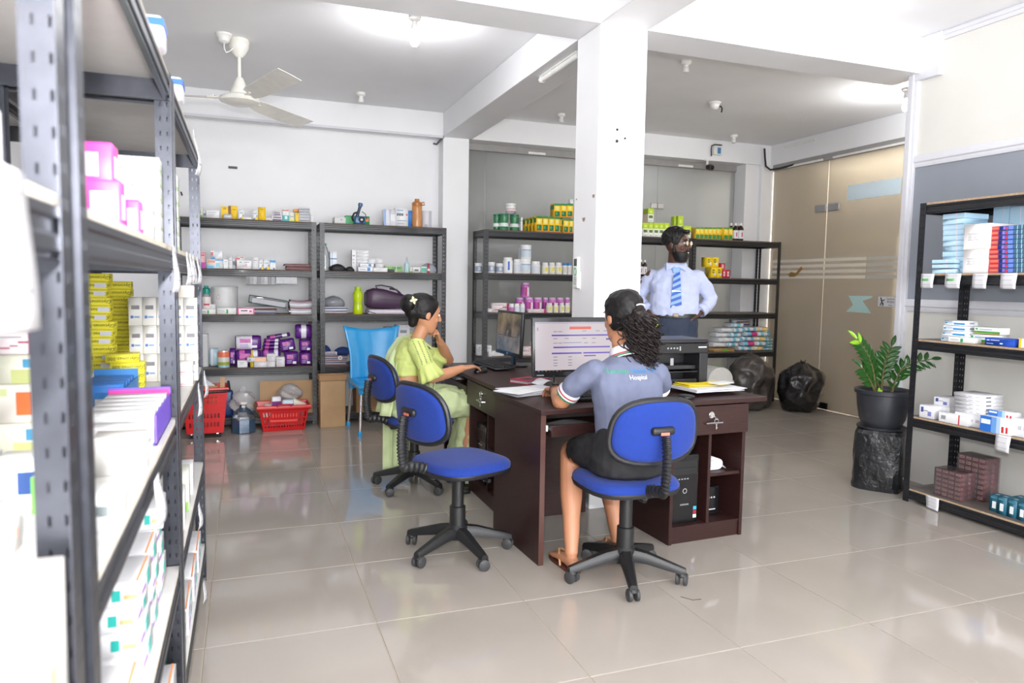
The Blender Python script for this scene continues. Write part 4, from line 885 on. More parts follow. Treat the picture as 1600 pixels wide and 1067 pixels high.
 ('c', 2.307, 6.86, 0.598, 0.052, 0.109, 0.0, 'white', 'white carton beside the rack post above the keyboard'),
 ('c', 2.306, 6.82, 0.598, 0.037, 0.042, 0.0, 'white', 'low white carton beside the rack post above the keyboard'),
 ('c', 2.402, 6.86, 0.598, 0.125, 0.051, 0.0, 'white', 'wide white carton hidden by the dark monitor'),
 ('c', 2.738, 6.86, 0.598, 0.127, 0.039, 0.0, 'pinkwave', 'lower carton with red wave between the two monitors'),
 ('c', 2.726, 6.86, 0.638, 0.095, 0.05, 0.0, 'pinkwave', 'upper carton with red wave between the two monitors'),
 ('c', 2.822, 6.94, 0.598, 0.025, 0.134, 0.0, 'white', 'slim white carton beside the lit monitor edge'),
],
'G1': [
 ('c', 4.001, 6.85, 1.865, 0.058, 0.148, 0.0, 'limew', 'lime and white leaf carton, first in the row beside the column'),
 ('c', 4.068, 6.85, 1.865, 0.067, 0.148, 0.0, 'limew', 'lime and white leaf carton, second in the row beside the column'),
 ('c', 4.136, 6.85, 1.865, 0.062, 0.15, 0.0, 'limew', 'lime and white leaf carton, third in the row beside the column'),
 ('c', 4.203, 6.85, 1.865, 0.063, 0.152, 0.0, 'limew', 'lime and white leaf carton, fourth in the row beside the column'),
 ('c', 4.268, 6.85, 1.865, 0.062, 0.154, 0.0, 'limew', 'lime and white leaf carton, fifth in the row beside the column'),
 ('c', 4.334, 6.85, 1.865, 0.062, 0.156, 0.0, 'limew', 'lime and white leaf carton, sixth in the row beside the column'),
 ('c', 4.141, 6.87, 2.022, 0.07, 0.15, 0.0, 'limew', 'lime and white leaf carton standing on the row by the column'),
 ('c', 4.518, 6.97, 1.865, 0.038, 0.248, 0.0, 'limew', 'slim lime leaf carton behind the man with its plain side forward'),
 ('c', 4.56, 6.93, 1.865, 0.067, 0.25, 0.0, 'limew', 'lime leaf carton standing tall behind the man'),
 ('c', 4.611, 6.87, 1.865, 0.098, 0.137, 0.0, 'limew', 'low lime leaf carton beside the long yellow row'),
 ('c', 4.762, 6.97, 1.865, 0.052, 0.134, 0.0, 'ygreen2', 'yellow and green tonic carton, first in the long row behind the man'),
 ('c', 4.75, 6.87, 1.865, 0.051, 0.127, 0.0, 'ygreen2', 'yellow and green tonic carton, second in the long row behind the man'),
 ('c', 4.804, 6.87, 1.865, 0.053, 0.129, 0.0, 'ygreen2', 'yellow and green tonic carton, third in the long row behind the man'),
 ('c', 4.86, 6.87, 1.865, 0.053, 0.132, 0.0, 'ygreen2', 'yellow and green tonic carton, fourth in the long row behind the man'),
 ('c', 4.914, 6.87, 1.865, 0.051, 0.134, 0.0, 'ygreen2', 'yellow and green tonic carton, fifth in the long row behind the man'),
 ('c', 4.968, 6.87, 1.865, 0.051, 0.136, 0.0, 'ygreen2', 'yellow and green tonic carton, sixth in the long row behind the man'),
 ('c', 5.022, 6.87, 1.865, 0.049, 0.139, 0.0, 'ygreen2', 'yellow and green tonic carton, seventh in the long row behind the man'),
 ('c', 5.101, 6.91, 1.865, 0.046, 0.145, 0.0, 'ygreen2', 'yellow and green tonic carton, eighth in the long row behind the man'),
 ('c', 5.128, 6.87, 1.865, 0.06, 0.143, 0.0, 'ygreen2', 'yellow and green tonic carton, ninth in the long row behind the man'),
 ('c', 5.19, 6.87, 1.865, 0.055, 0.146, 0.0, 'ygreen2', 'yellow and green tonic carton, tenth in the long row behind the man'),
 ('brown', 4.055, 6.88, 1.437, 0.044, 0.183, 0.0, 'brown', 'dark bottle with silver cap nearest the column behind the man'),
 ('brown', 4.104, 6.88, 1.437, 0.047, 0.18, 0.0, 'brown', "dark bottle with silver cap at the man's elbow"),
 ('c', 4.158, 6.88, 1.042, 0.103, 0.098, 0.0, 'bluetop', 'white and blue carton glimpsed behind the man at his waist'),
],
'G2': [
 ('brown', 5.245, 6.91, 1.865, 0.054, 0.205, 0.0, 'brown', 'brown syrup bottle touching the yellow tonic cartons'),
 ('brown', 5.268, 6.86, 1.865, 0.063, 0.202, 0.0, 'brown', 'brown syrup bottle in the middle of the corner group'),
 ('brown', 5.378, 6.97, 1.865, 0.035, 0.215, 0.0, 'brown', 'brown syrup bottle half hidden at the rear of the corner group'),
 ('brown', 5.344, 6.86, 1.865, 0.072, 0.206, 0.0, 'brown', 'brown syrup bottle at the open end of the corner group'),
 ('c', 4.972, 6.85, 1.437, 0.075, 0.118, 0.0, 'ybox', 'lower yellow carton beside the red cartons'),
 ('c', 5.048, 6.85, 1.437, 0.07, 0.12, 0.0, 'ybox', 'lower yellow carton touching the red cartons'),
 ('c', 4.968, 6.93, 1.437, 0.045, 0.113, 0.0, 'palebox', 'pale carton behind the lower yellow cartons'),
 ('c', 4.92, 6.87, 1.558, 0.077, 0.109, 0.0, 'ybox', 'upper yellow carton on the outer side'),
 ('c', 5.002, 6.87, 1.56, 0.081, 0.109, 0.0, 'ybox', 'upper yellow carton on the inner side'),
 ('c', 5.104, 6.84, 1.437, 0.048, 0.093, 0.0, 'redbox', 'low red carton touching the yellow cartons'),
 ('c', 5.157, 6.84, 1.437, 0.05, 0.094, 0.0, 'redbox', 'low red carton at the open end'),
 ('c', 5.123, 6.9, 1.534, 0.059, 0.073, 0.0, 'redbox', 'red carton lying above the two low red cartons'),
 ('c', 5.132, 6.82, 0.598, 0.28, 0.036, 0.2, 'browncard', 'flat brown carton with green label under the wipe packs'),
],
'R': [
 ('c', 3.125, 3.97, 1.435, 0.143, 0.036, 0.2, 'ltblue', 'pale blue flat carton, lowest in the tall stack on the open rack'),
 ('c', 3.13, 3.97, 1.471, 0.137, 0.032, 0.2, 'ltblue', 'pale blue flat carton, second in the tall stack on the open rack'),
 ('c', 3.13, 3.97, 1.503, 0.143, 0.032, 0.2, 'ltblue', 'pale blue flat carton, third in the tall stack on the open rack'),
 ('c', 3.135, 3.97, 1.535, 0.138, 0.032, 0.2, 'ltblue', 'pale blue flat carton, fourth in the tall stack on the open rack'),
 ('c', 3.134, 3.97, 1.567, 0.143, 0.032, 0.2, 'ltblue', 'pale blue flat carton, fifth in the tall stack on the open rack'),
 ('c', 3.138, 3.97, 1.599, 0.135, 0.032, 0.2, 'ltblue', 'pale blue flat carton, sixth in the tall stack on the open rack'),
 ('c', 3.138, 3.97, 1.631, 0.14, 0.032, 0.2, 'ltblue', 'pale blue flat carton, seventh in the tall stack on the open rack'),
 ('c', 3.142, 3.97, 1.663, 0.135, 0.033, 0.2, 'ltblue', 'pale blue flat carton, eighth in the tall stack on the open rack'),
 ('c', 3.142, 3.97, 1.695, 0.141, 0.032, 0.2, 'ltblue', 'pale blue flat carton, ninth in the tall stack on the open rack'),
 ('c', 3.148, 3.97, 1.728, 0.135, 0.032, 0.2, 'ltblue', 'pale blue flat carton, tenth in the tall stack on the open rack'),
 ('c', 3.147, 3.97, 1.76, 0.14, 0.032, 0.2, 'ltblue', 'pale blue flat carton, eleventh in the tall stack on the open rack'),
 ('c', 3.152, 3.92, 1.435, 0.147, 0.025, 0.045, 'ltblue', 'pale blue flat carton, lowest of the short stack before the tall stack'),
 ('c', 3.155, 3.92, 1.466, 0.148, 0.023, 0.045, 'ltblue', 'pale blue flat carton, second of the short stack before the tall stack'),
 ('c', 3.157, 3.92, 1.495, 0.148, 0.023, 0.045, 'ltblue', 'pale blue flat carton, third of the short stack before the tall stack'),
 ('c', 2.963, 3.93, 1.435, 0.145, 0.136, 0.26, 'bigwhite', 'lower big white carton with printed form on the open rack'),
 ('c', 2.962, 3.93, 1.571, 0.157, 0.145, 0.26, 'bigwhite', 'upper big white carton with printed form on the open rack'),
 ('c', 3.082, 3.95, 1.03, 0.161, 0.032, 0.1, 'syringe', 'white and blue syringe carton, lowest of the stack on the middle shelf'),
 ('c', 3.096, 3.97, 1.062, 0.155, 0.03, 0.1, 'syringe', 'white and blue syringe carton, second of the stack on the middle shelf'),
 ('c', 3.11, 3.99, 1.093, 0.148, 0.03, 0.1, 'syringe', 'white and blue syringe carton, third of the stack on the middle shelf'),
 ('c', 3.124, 4.01, 1.124, 0.14, 0.03, 0.1, 'syringe', 'white and blue syringe carton, topmost of the stack on the middle shelf'),
 ('c', 3.01, 3.92, 1.03, 0.161, 0.033, 0.06, 'whitegreenm', 'long white carton with green end before the syringe stack'),
 ('c', 2.782, 3.92, 1.03, 0.165, 0.044, 0.06, 'bluebox', 'long blue carton lying at the middle shelf front'),
 ('c', 2.944, 4.01, 1.03, 0.166, 0.052, 0.08, 'greenw', 'lower white and green carton behind the blue carton'),
 ('c', 2.923, 4.01, 1.085, 0.153, 0.04, 0.08, 'greenw', 'upper white and green carton behind the blue carton'),
 ('c', 2.647, 3.92, 1.03, 0.054, 0.052, 0.08, 'yelwhite', 'yellow and white carton cut by the picture edge'),
 ('c', 3.214, 3.93, 0.546, 0.095, 0.079, 0.12, 'wblue', 'small white carton with blue swirl by the rack post'),
 ('c', 3.182, 4.02, 0.546, 0.102, 0.074, 0.12, 'wblue', 'lower white carton with blue swirl behind'),
 ('c', 3.187, 4.02, 0.621, 0.104, 0.055, 0.12, 'wblue', 'upper white carton with blue swirl behind'),
 ('c', 3.027, 3.92, 0.546, 0.185, 0.059, 0.05, 'redflat', 'long flat white carton with a red stripe'),
 ('c', 2.954, 3.95, 0.546, 0.171, 0.073, 0.17, 'wlines', 'white ruled carton, lowest of the six high stack'),
 ('c', 2.956, 3.95, 0.619, 0.172, 0.023, 0.17, 'wlines', 'white ruled carton, second of the six high stack'),
 ('c', 2.958, 3.95, 0.642, 0.173, 0.023, 0.17, 'wlines', 'white ruled carton, third of the six high stack'),
 ('c', 2.96, 3.95, 0.665, 0.175, 0.023, 0.17, 'wlines', 'white ruled carton, fourth of the six high stack'),
 ('c', 2.963, 3.95, 0.688, 0.176, 0.023, 0.17, 'wlines', 'white ruled carton, fifth of the six high stack'),
 ('c', 2.966, 3.95, 0.711, 0.179, 0.023, 0.17, 'wlines', 'white ruled carton, sixth of the six high stack'),
 ('c', 2.76, 3.9, 0.546, 0.171, 0.088, 0.06, 'bluegrad', 'lower blue and white carton with red seals'),
 ('c', 2.766, 3.95, 0.632, 0.142, 0.034, 0.06, 'bluegrad', 'upper blue and white carton with red seals'),
 ('c', 2.625, 3.93, 0.546, 0.132, 0.101, 0.1, 'wlines', 'row of white cartons past the blue seal cartons'),
],
'R2': [
 ('tooth', 2.782, 3.94, 1.435, 0.209, 0.026, 0.045, 'tooth', 'blue and red toothpaste carton, lowest of the stack on the open rack'),
 ('tooth', 2.783, 3.94, 1.461, 0.208, 0.026, 0.045, 'tooth', 'blue and red toothpaste carton, second of the stack on the open rack'),
 ('tooth', 2.784, 3.94, 1.487, 0.206, 0.026, 0.045, 'tooth', 'blue and red toothpaste carton, third of the stack on the open rack'),
 ('tooth', 2.788, 3.94, 1.513, 0.21, 0.026, 0.045, 'tooth', 'blue and red toothpaste carton, fourth of the stack on the open rack'),
 ('tooth', 2.789, 3.94, 1.539, 0.208, 0.026, 0.045, 'tooth', 'blue and red toothpaste carton, fifth of the stack on the open rack'),
 ('tooth', 2.794, 3.94, 1.565, 0.214, 0.026, 0.045, 'tooth', 'blue and red toothpaste carton, sixth of the stack on the open rack'),
 ('tooth', 2.794, 3.94, 1.591, 0.209, 0.026, 0.045, 'tooth', 'blue and red toothpaste carton, seventh of the stack on the open rack'),
 ('tooth', 2.794, 3.94, 1.617, 0.208, 0.026, 0.045, 'tooth', 'blue and red toothpaste carton, eighth of the stack on the open rack'),
 ('tooth', 2.796, 3.94, 1.643, 0.207, 0.026, 0.045, 'tooth', 'blue and red toothpaste carton, ninth of the stack on the open rack'),
 ('tooth', 2.794, 3.94, 1.669, 0.201, 0.026, 0.045, 'tooth', 'blue and red toothpaste carton, tenth of the stack on the open rack'),
],
}
# ================================================================== CARTONS, TUBS AND BOTTLES
GR, DK_, RD, YE, GN, BL = (150, 152, 158), (60, 60, 66), (206, 50, 58), (244, 206, 20), (40, 150, 70), (40, 110, 190)
LINES = [('f', .14, .7, .70, .76, GR), ('f', .14, .55, .52, .57, (176, 178, 184)), ('f', .14, .62, .38, .42, (176, 178, 184)), ('s', .2, .7, .5, .6, (176, 178, 184))]
STY = {
 'white': ((236, 236, 238), LINES), 'wlines': ((234, 234, 238), [('f', .04+.24*i, .04+.24*i+.14, .38, .6, (186, 186, 196)) for i in range(4)] + [('s', .15, .4, .25, .7, (130, 130, 136))]),
 'grey': ((206, 208, 214), [('f', .03, .97, .3, .62, (112, 116, 128)), ('f', .03, .4, .7, .85, (236, 236, 240))]), 'silver': ((186, 190, 196), [('f', .1, .9, .4, .6, (220, 222, 226))]),
 'yellow': ((246, 204, 30), [('f', .3, .7, .76, .9, (186, 150, 30)), ('f', .15, .85, .5, .54, (214, 170, 20)), ('s', .0, 1, 0, 1, (150, 120, 60))]),
 'yellowbrown': ((246, 204, 30), [('f', 0, .28, 0, 1, (128, 84, 62)), ('f', .4, .9, .72, .78, (200, 160, 30)), ('f', .5, .85, .12, .2, (206, 166, 24))]),
 'whitegreen': ((220, 222, 210), [('f', 0, 1, 0, .25, (120, 170, 70)), ('f', .2, .8, .5, .6, GR)]), 'whitegreenm': ((238, 238, 236), [('f', .48, .58, .1, .75, (30, 160, 90)), ('f', .08, .4, .4, .6, (190, 192, 196))]),
 'diag': ((234, 236, 240), [('f', .05, .3, .0, .10, DK_), ('f', .3, .55, .0, .2, (120, 124, 132)), ('f', .55, .95, .0, .28, YE), ('f', .2, .8, .6, .68, GR), ('f', .7, .95, .28, .5, (150, 154, 160))]),
 'clearp': ((214, 216, 220), [('f', .1, .9, .3, .7, (232, 234, 238))]), 'cream': ((236, 226, 218), []),
 'stripe': ((222, 220, 228), [('f', .05, .95, .1, .4, (96, 84, 120)), ('f', .1, .9, .55, .8, (120, 90, 84))]), 'teal': ((232, 238, 238), [('f', 0, 1, 0, .5, (50, 166, 172)), ('f', 0, 1, .86, .95, (200, 90, 80)), ('f', .35, .75, .2, .45, (214, 236, 236))]),
 'paleyellow': ((236, 238, 222), [('f', 0, 1, .05, .3, (210, 220, 120)), ('f', .2, .8, .5, .6, GR)]), 'brownlid': ((120, 104, 84), [('f', 0, 1, .8, 1, (226, 150, 60))]),
 'pinkmag': ((240, 190, 196), [('f', 0, 1, 0, .36, (190, 70, 170)), ('f', .1, .9, .75, .82, (190, 80, 100)), ('f', .1, .25, .45, .55, DK_), ('f', .05, .95, .9, .94, (214, 110, 120))]),
 'bluewhite': ((228, 232, 236), [('f', 0, .4, 0, .3, (110, 184, 222)), ('f', .05, .5, .62, .85, (236, 150, 110)), ('f', .55, .8, .2, .6, (150, 206, 226)), ('f', .5, 1, .84, .95, (90, 160, 210))]),
 'bluewhite2': ((234, 236, 240), [('f', 0, .35, 0, .25, (70, 150, 214)), ('f', .0, .2, .35, .8, (206, 110, 110)), ('f', .3, .8, .85, .95, (170, 196, 220))]),
 'bluewhite3': ((232, 234, 240), [('f', 0, .35, .0, 1, (150, 176, 222))]), 'redarc': ((238, 234, 232), [('f', .1, .5, .78, .88, (206, 90, 96)), ('f', .05, .14, .2, .8, (206, 90, 96)), ('f', .5, .9, .9, .96, (206, 90, 96))]),
 'dots': ((238, 238, 240), [('f', .18, .34, .74, .84, (70, 160, 150)), ('f', .42, .48, .25, .4, (200, 100, 120)), ('f', .55, .6, .25, .5, (180, 100, 140)), ('f', .64, .68, .25, .62, (200, 120, 110)), ('f', .5, .85, .74, .82, GR)]),
 'dots2': ((236, 238, 242), [('f', .08+.14*i, .18+.14*i, .58, .72, DK_) for i in range(4)] + [('f', .82, .96, .6, .7, (200, 100, 90)), ('f', .1, .6, .85, .9, (110, 150, 200)), ('f', .1, .9, .3, .34, GR), ('f', .1, .7, .15, .19, GR)]),
 'bluetop': ((236, 240, 244), [('f', 0, 1, .72, .95, (70, 150, 210)), ('f', .55, .9, 0, .2, (130, 130, 140))]), 'pinkc': ((244, 226, 234), [('f', 0, .08, 0, 1, (226, 90, 150)), ('f', .92, 1, 0, 1, (226, 90, 150)), ('f', .0, 1, .92, 1, (232, 110, 160)), ('f', .2, .6, .5, .68, DK_), ('f', .7, .85, .35, .65, (214, 70, 110))]),
 'peach': ((238, 236, 236), [('f', .4, 1, 0, 1, (244, 196, 166)), ('f', .1, .2, .3, .7, (120, 140, 190))]), 'greybox': ((206, 206, 204), [('f', .55, .7, .5, .75, GR), ('f', 0, .02, 0, 1, DK_)]),
 'greenbox': ((62, 158, 96), [('f', .78, .96, .45, .8, (240, 130, 70)), ('f', .0, .3, .1, .9, (90, 180, 120))]), 'greybox2': ((218, 218, 224), [('f', .68, 1, 0, 1, (176, 176, 186)), ('f', .2, .5, .05, .2, GR)]), 'blue': ((48, 124, 208), []),
 'bluecross': ((232, 236, 242), [('f', .26, .34, 0, 1, (110, 150, 196)), ('f', 0, 1, .6, .66, (90, 130, 180))]), 'whiteblue': ((236, 238, 242), [('f', .62, .82, .15, .85, (70, 130, 200)), ('f', .1, .5, .4, .55, GR)]),
 'greenstrip': ((214, 224, 206), [('f', 0, 1, .25, .9, (130, 184, 104)), ('f', .4, .9, .55, .8, (90, 150, 80)), ('f', .62, .65, 0, 1, (230, 234, 226))]), 'black': ((40, 40, 46), [('f', .1, .9, .1, .9, (50, 50, 56))]),
 'eye': ((228, 230, 228), [('f', .2, .7, .25, .6, (100, 108, 110))]), 'tealbox': ((224, 234, 230), [('f', .05, .95, .1, .8, (100, 184, 160))]), 'gadget': ((232, 232, 238), [('f', 0, .16, 0, 1, (150, 110, 180)), ('f', .35, .65, .2, .4, (66, 74, 84)), ('f', .3, .8, .78, .86, GR), ('f', .5, .7, .48, .62, DK_)]),
 'ygreen': ((244, 188, 20), [('f', 0, 1, .86, 1, (40, 130, 60)), ('f', .06, .94, .46, .86, (250, 206, 20)), ('f', .28, .72, .56, .80, (236, 230, 150)), ('f', .12, .88, .08, .46, (20, 104, 66)), ('f', .25, .5, .2, .4, (90, 170, 80)), ('f', 0, 1, 0, .07, (232, 120, 30)), ('s', 0, 1, .6, .9, (60, 130, 60)), ('t', 0, 1, 0, 1, (60, 140, 60))]),
 'ygreen2': ((236, 196, 40), [('f', 0, 1, .88, 1, (60, 140, 60)), ('f', .1, .9, .5, .88, (250, 210, 40)), ('f', .25, .75, .62, .8, (226, 226, 130)), ('f', .05, .95, .06, .4, (50, 130, 60)), ('f', .3, .5, .42, .5, (226, 110, 40)), ('t', 0, 1, 0, 1, (80, 160, 60))]),
 'limew': ((238, 240, 234), [('f', 0, 1, .58, 1, (182, 210, 40)), ('f', .3, .7, .68, .84, (214, 228, 120)), ('f', .14, .86, .30, .50, (84, 116, 46)), ('f', .2, .8, .06, .14, (190, 200, 190)), ('s', 0, 1, .6, 1, (150, 176, 40)), ('s', 0, 1, 0, .6, (214, 190, 180)), ('t', 0, 1, 0, 1, (190, 214, 60))]),
 'ybox': ((250, 214, 20), [('f', .2, .55, .45, .8, (96, 90, 30)), ('f', .45, .85, .2, .45, (224, 226, 210)), ('f', .28, .48, .55, .7, (230, 200, 60))]), 'palebox': ((206, 206, 186), []), 'redbox': ((196, 30, 60), [('f', .25, .7, .2, .8, (240, 214, 220)), ('f', .4, .55, .4, .6, (206, 40, 70))]), 'browncard': ((172, 136, 88), [('f', .4, .68, .15, .75, (96, 168, 40)), ('f', .0, 1, .46, .5, (140, 108, 70))]),
 'pinkwave': ((244, 230, 232), [('f', .1, .4, .25, .32, (160, 60, 90)), ('f', .4, .6, .35, .42, (160, 60, 90)), ('f', .6, .85, .5, .6, (170, 50, 90)), ('f', .86, 1, 0, 1, (186, 60, 110)), ('f', .1, .7, .75, .82, GR)]),
 'ltblue': ((186, 220, 242), [('f', .62, .66, 0, 1, (230, 214, 222)), ('f', 0, 1, 0, .03, (120, 160, 190)), ('f', .1, .5, .45, .55, (206, 232, 246)), ('s', 0, 1, 0, .04, (120, 160, 190))]),
 'bigwhite': ((240, 236, 234), [('f', .16, .56, .36, .38, GR), ('f', .16, .56, .60, .62, GR)] + [('f', .18, .30, .41+.04*i, .425+.04*i, GR) for i in range(4)] + [('f', .38, .5, .41+.04*i, .425+.04*i, GR) for i in range(4)]),
 'tooth': ((54, 92, 160), [('f', 0, .27, .0, 1, (214, 66, 66)), ('f', .03, .25, .35, .8, (250, 120, 100)), ('f', .28, .36, .1, .9, (30, 40, 120)), ('f', .38, .44, .2, .9, (150, 120, 220)), ('f', .46, .51, .1, .7, (206, 60, 90)), ('f', .53, .66, .15, .9, (110, 140, 236)), ('f', .69, .98, .1, .9, (60, 104, 130)), ('f', .76, .78, .0, 1, (170, 206, 216)), ('f', .88, .9, .0, 1, (170, 206, 216)), ('f', 0, 1, 0, .08, (30, 60, 90))]),
 'syringe': ((236, 240, 244), [('f', .03, .12, .3, .6, (40, 150, 190)), ('f', .12, .5, .42, .5, (60, 150, 210)), ('f', .45, .95, .2, .55, (40, 140, 205)), ('f', .1, .4, .65, .75, (120, 140, 190)), ('s', .3, .7, .3, .7, GR)]),
 'bluebox': ((30, 76, 180), [('f', .06, .16, .62, .76, (210, 220, 240)), ('f', .2, .5, .66, .76, (210, 220, 240)), ('f', .06, .3, .2, .3, (150, 180, 230)), ('f', .52, .62, .25, .4, (220, 230, 244))]),
 'greenw': ((240, 242, 238), [('f', 0, 1, .15, .42, (70, 160, 60)), ('f', 0, 1, .0, .14, (190, 160, 90)), ('f', .2, .7, .6, .75, (150, 190, 230)), ('f', .05, .14, .6, .8, GN)]), 'yelwhite': ((240, 240, 236), [('f', 0, .25, 0, 1, (246, 196, 30))]),
 'wblue': ((238, 238, 242), [('f', .1, .28, .45, .85, (70, 90, 160)), ('f', .6, .85, .2, .55, (120, 130, 190)), ('f', .3, .6, .55, .62, GR)]), 'redflat': ((238, 238, 240), [('f', .68, .72, 0, 1, RD), ('f', .08, .24, .3, .7, GR)]),
 'bluegrad': ((238, 240, 244), [('f', 0, .38, 0, 1, (40, 110, 200)), ('f', .38, .55, 0, 1, (110, 160, 224)), ('f', .55, .68, 0, 1, (180, 206, 240)), ('f', .03, .35, .5, .8, (230, 236, 246)), ('f', .72, .8, .1, .5, RD), ('f', .86, .93, .1, .5, RD)]),
 'maroon': ((110, 26, 36), [('f', .12, .88, .3, .78, (226, 180, 176)), ('f', .18, .8, .45, .62, (150, 60, 66)), ('f', 0, 1, 0, .05, (150, 60, 60))]), 'tealcard': ((30, 96, 118), [('f', .3, .7, .2, .62, (232, 238, 240)), ('f', .1, .9, .8, .9, (70, 130, 150)), ('s', .3, .75, .2, .85, (206, 204, 214)), ('t', .3, .7, .35, .55, (190, 200, 206))]),
 'glyc': ((238, 226, 56), [('s', .15, .6, .4, .7, (190, 180, 60)), ('t', .1, .8, .3, .5, (200, 190, 50))]),
 'wgreenline': ((206, 209, 203), [('f', 0, 1, .10, .18, (150, 196, 110)), ('f', .1, .5, .5, .6, (190, 192, 190)), ('r', 0, 1, .10, .18, (150, 196, 110)), ('r', .2, .7, .5, .6, (190, 192, 190))]),
 'wbar': ((206, 204, 200), [('f', .2, .8, .58, .72, (120, 120, 126)), ('f', .15, .35, .26, .36, (60, 110, 180)), ('f', .4, .8, .28, .34, (120, 150, 190)), ('r', .2, .8, .58, .72, (120, 120, 126)), ('r', .15, .4, .26, .36, (60, 110, 180))]),
 'wpink': ((240, 234, 232), [('f', 0, .6, .15, .2, (206, 60, 110)), ('r', .1, .8, .12, .18, (206, 60, 110)), ('r', .1, .12, .3, .8, (206, 60, 110))]),
 'wteal': ((216, 216, 219), [('f', .60, .72, .25, .7, (40, 170, 160)), ('f', .1, .4, .3, .4, (170, 110, 190)), ('f', .76, .95, .3, .5, (240, 170, 120)), ('r', .55, .75, .2, .8, (40, 170, 160)), ('r', .05, .4, .3, .5, (150, 90, 180)), ('r', .1, .5, .7, .8, GR), ('t', .93, .96, 0, 1, (236, 150, 90))]),
 'nearwhite': ((212, 209, 205), [('r', .12, .28, .3, .5, (236, 170, 150)), ('r', .6, .75, .3, .5, (236, 170, 150)), ('f', .8, .95, 0, 1, (244, 206, 180)), ('r', .35, .55, .6, .7, (214, 214, 216))]),
 'wgreenA': ((240, 242, 238), [('f', 0, .12, 0, 1, (110, 180, 70)), ('f', .5, .9, .3, .75, (50, 80, 140)), ('r', .1, .3, .2, .8, (120, 190, 80))]), 'orangep': ((238, 232, 222), [('f', .5, .85, .2, .8, (222, 110, 50)), ('f', 0, .3, .7, .9, (200, 206, 150))]), 'mix': ((226, 226, 206), [('f', .4, 1, 0, .5, (190, 196, 130)), ('f', .7, .95, .55, .85, (70, 150, 190))]),
}
_cm = {}
def carton_mesh(w, d, h, sty):
    k = (round(w, 3), round(d, 3), round(h, 3), sty)
    if k in _cm: return _cm[k]
    base, pr = STY[sty]; mats = [M('carton %s' % (base,), base, .5, var=.03)]; b = MB()
    c = min(.0012, w/8, d/8, h/8)
    x, y = w/2, d/2
    b.loft([[(sx*(x-i), sy*(y-i), z) for sx, sy in ((-1, -1), (1, -1), (1, 1), (-1, 1))] for i, z in ((c, 0), (0, c), (0, h-c), (c, h))])
    e = .0005
    # tuck flap seam at the top front edge
    b.box(-x*.9, -y-e*.4, h*.955-.0006, x*.9, -y, h*.955, 1); mats.append(M('carton seam', (150, 148, 146), .8))
    for f, u0, u1, v0, v1, col in pr:
        m = M('print %s' % (col,), col, .5, var=.04)
        if m not in mats: mats.append(m)
        i = mats.index(m); e += .00003
        if f == 'f': b.box(-x+w*u0, -y-e, h*v0, -x+w*u1, -y, h*v1, i)
        if f in 'sr': b.box(x, -y+d*u0, h*v0, x+e, -y+d*u1, h*v1, i)
        if f in 'sl': b.box(-x-e, -y+d*(1-u1), h*v0, -x, -y+d*(1-u0), h*v1, i)
        if f == 't': b.box(-x+w*u0, -y+d*v0, h, -x+w*u1, -y+d*v1, h+e, i)
    _cm[k] = b.mesh('carton', mats, 60); return _cm[k]
def carton(label, loc, w, d, h, rz=0, sty='white', group=None, name='medicine_carton', tilt=(0, 0)):
    o = link(name, carton_mesh(w, d, h, sty), None, TR(*loc, rz=rz, rx=tilt[0], ry=tilt[1])); return tag(o, label, 'carton', group)
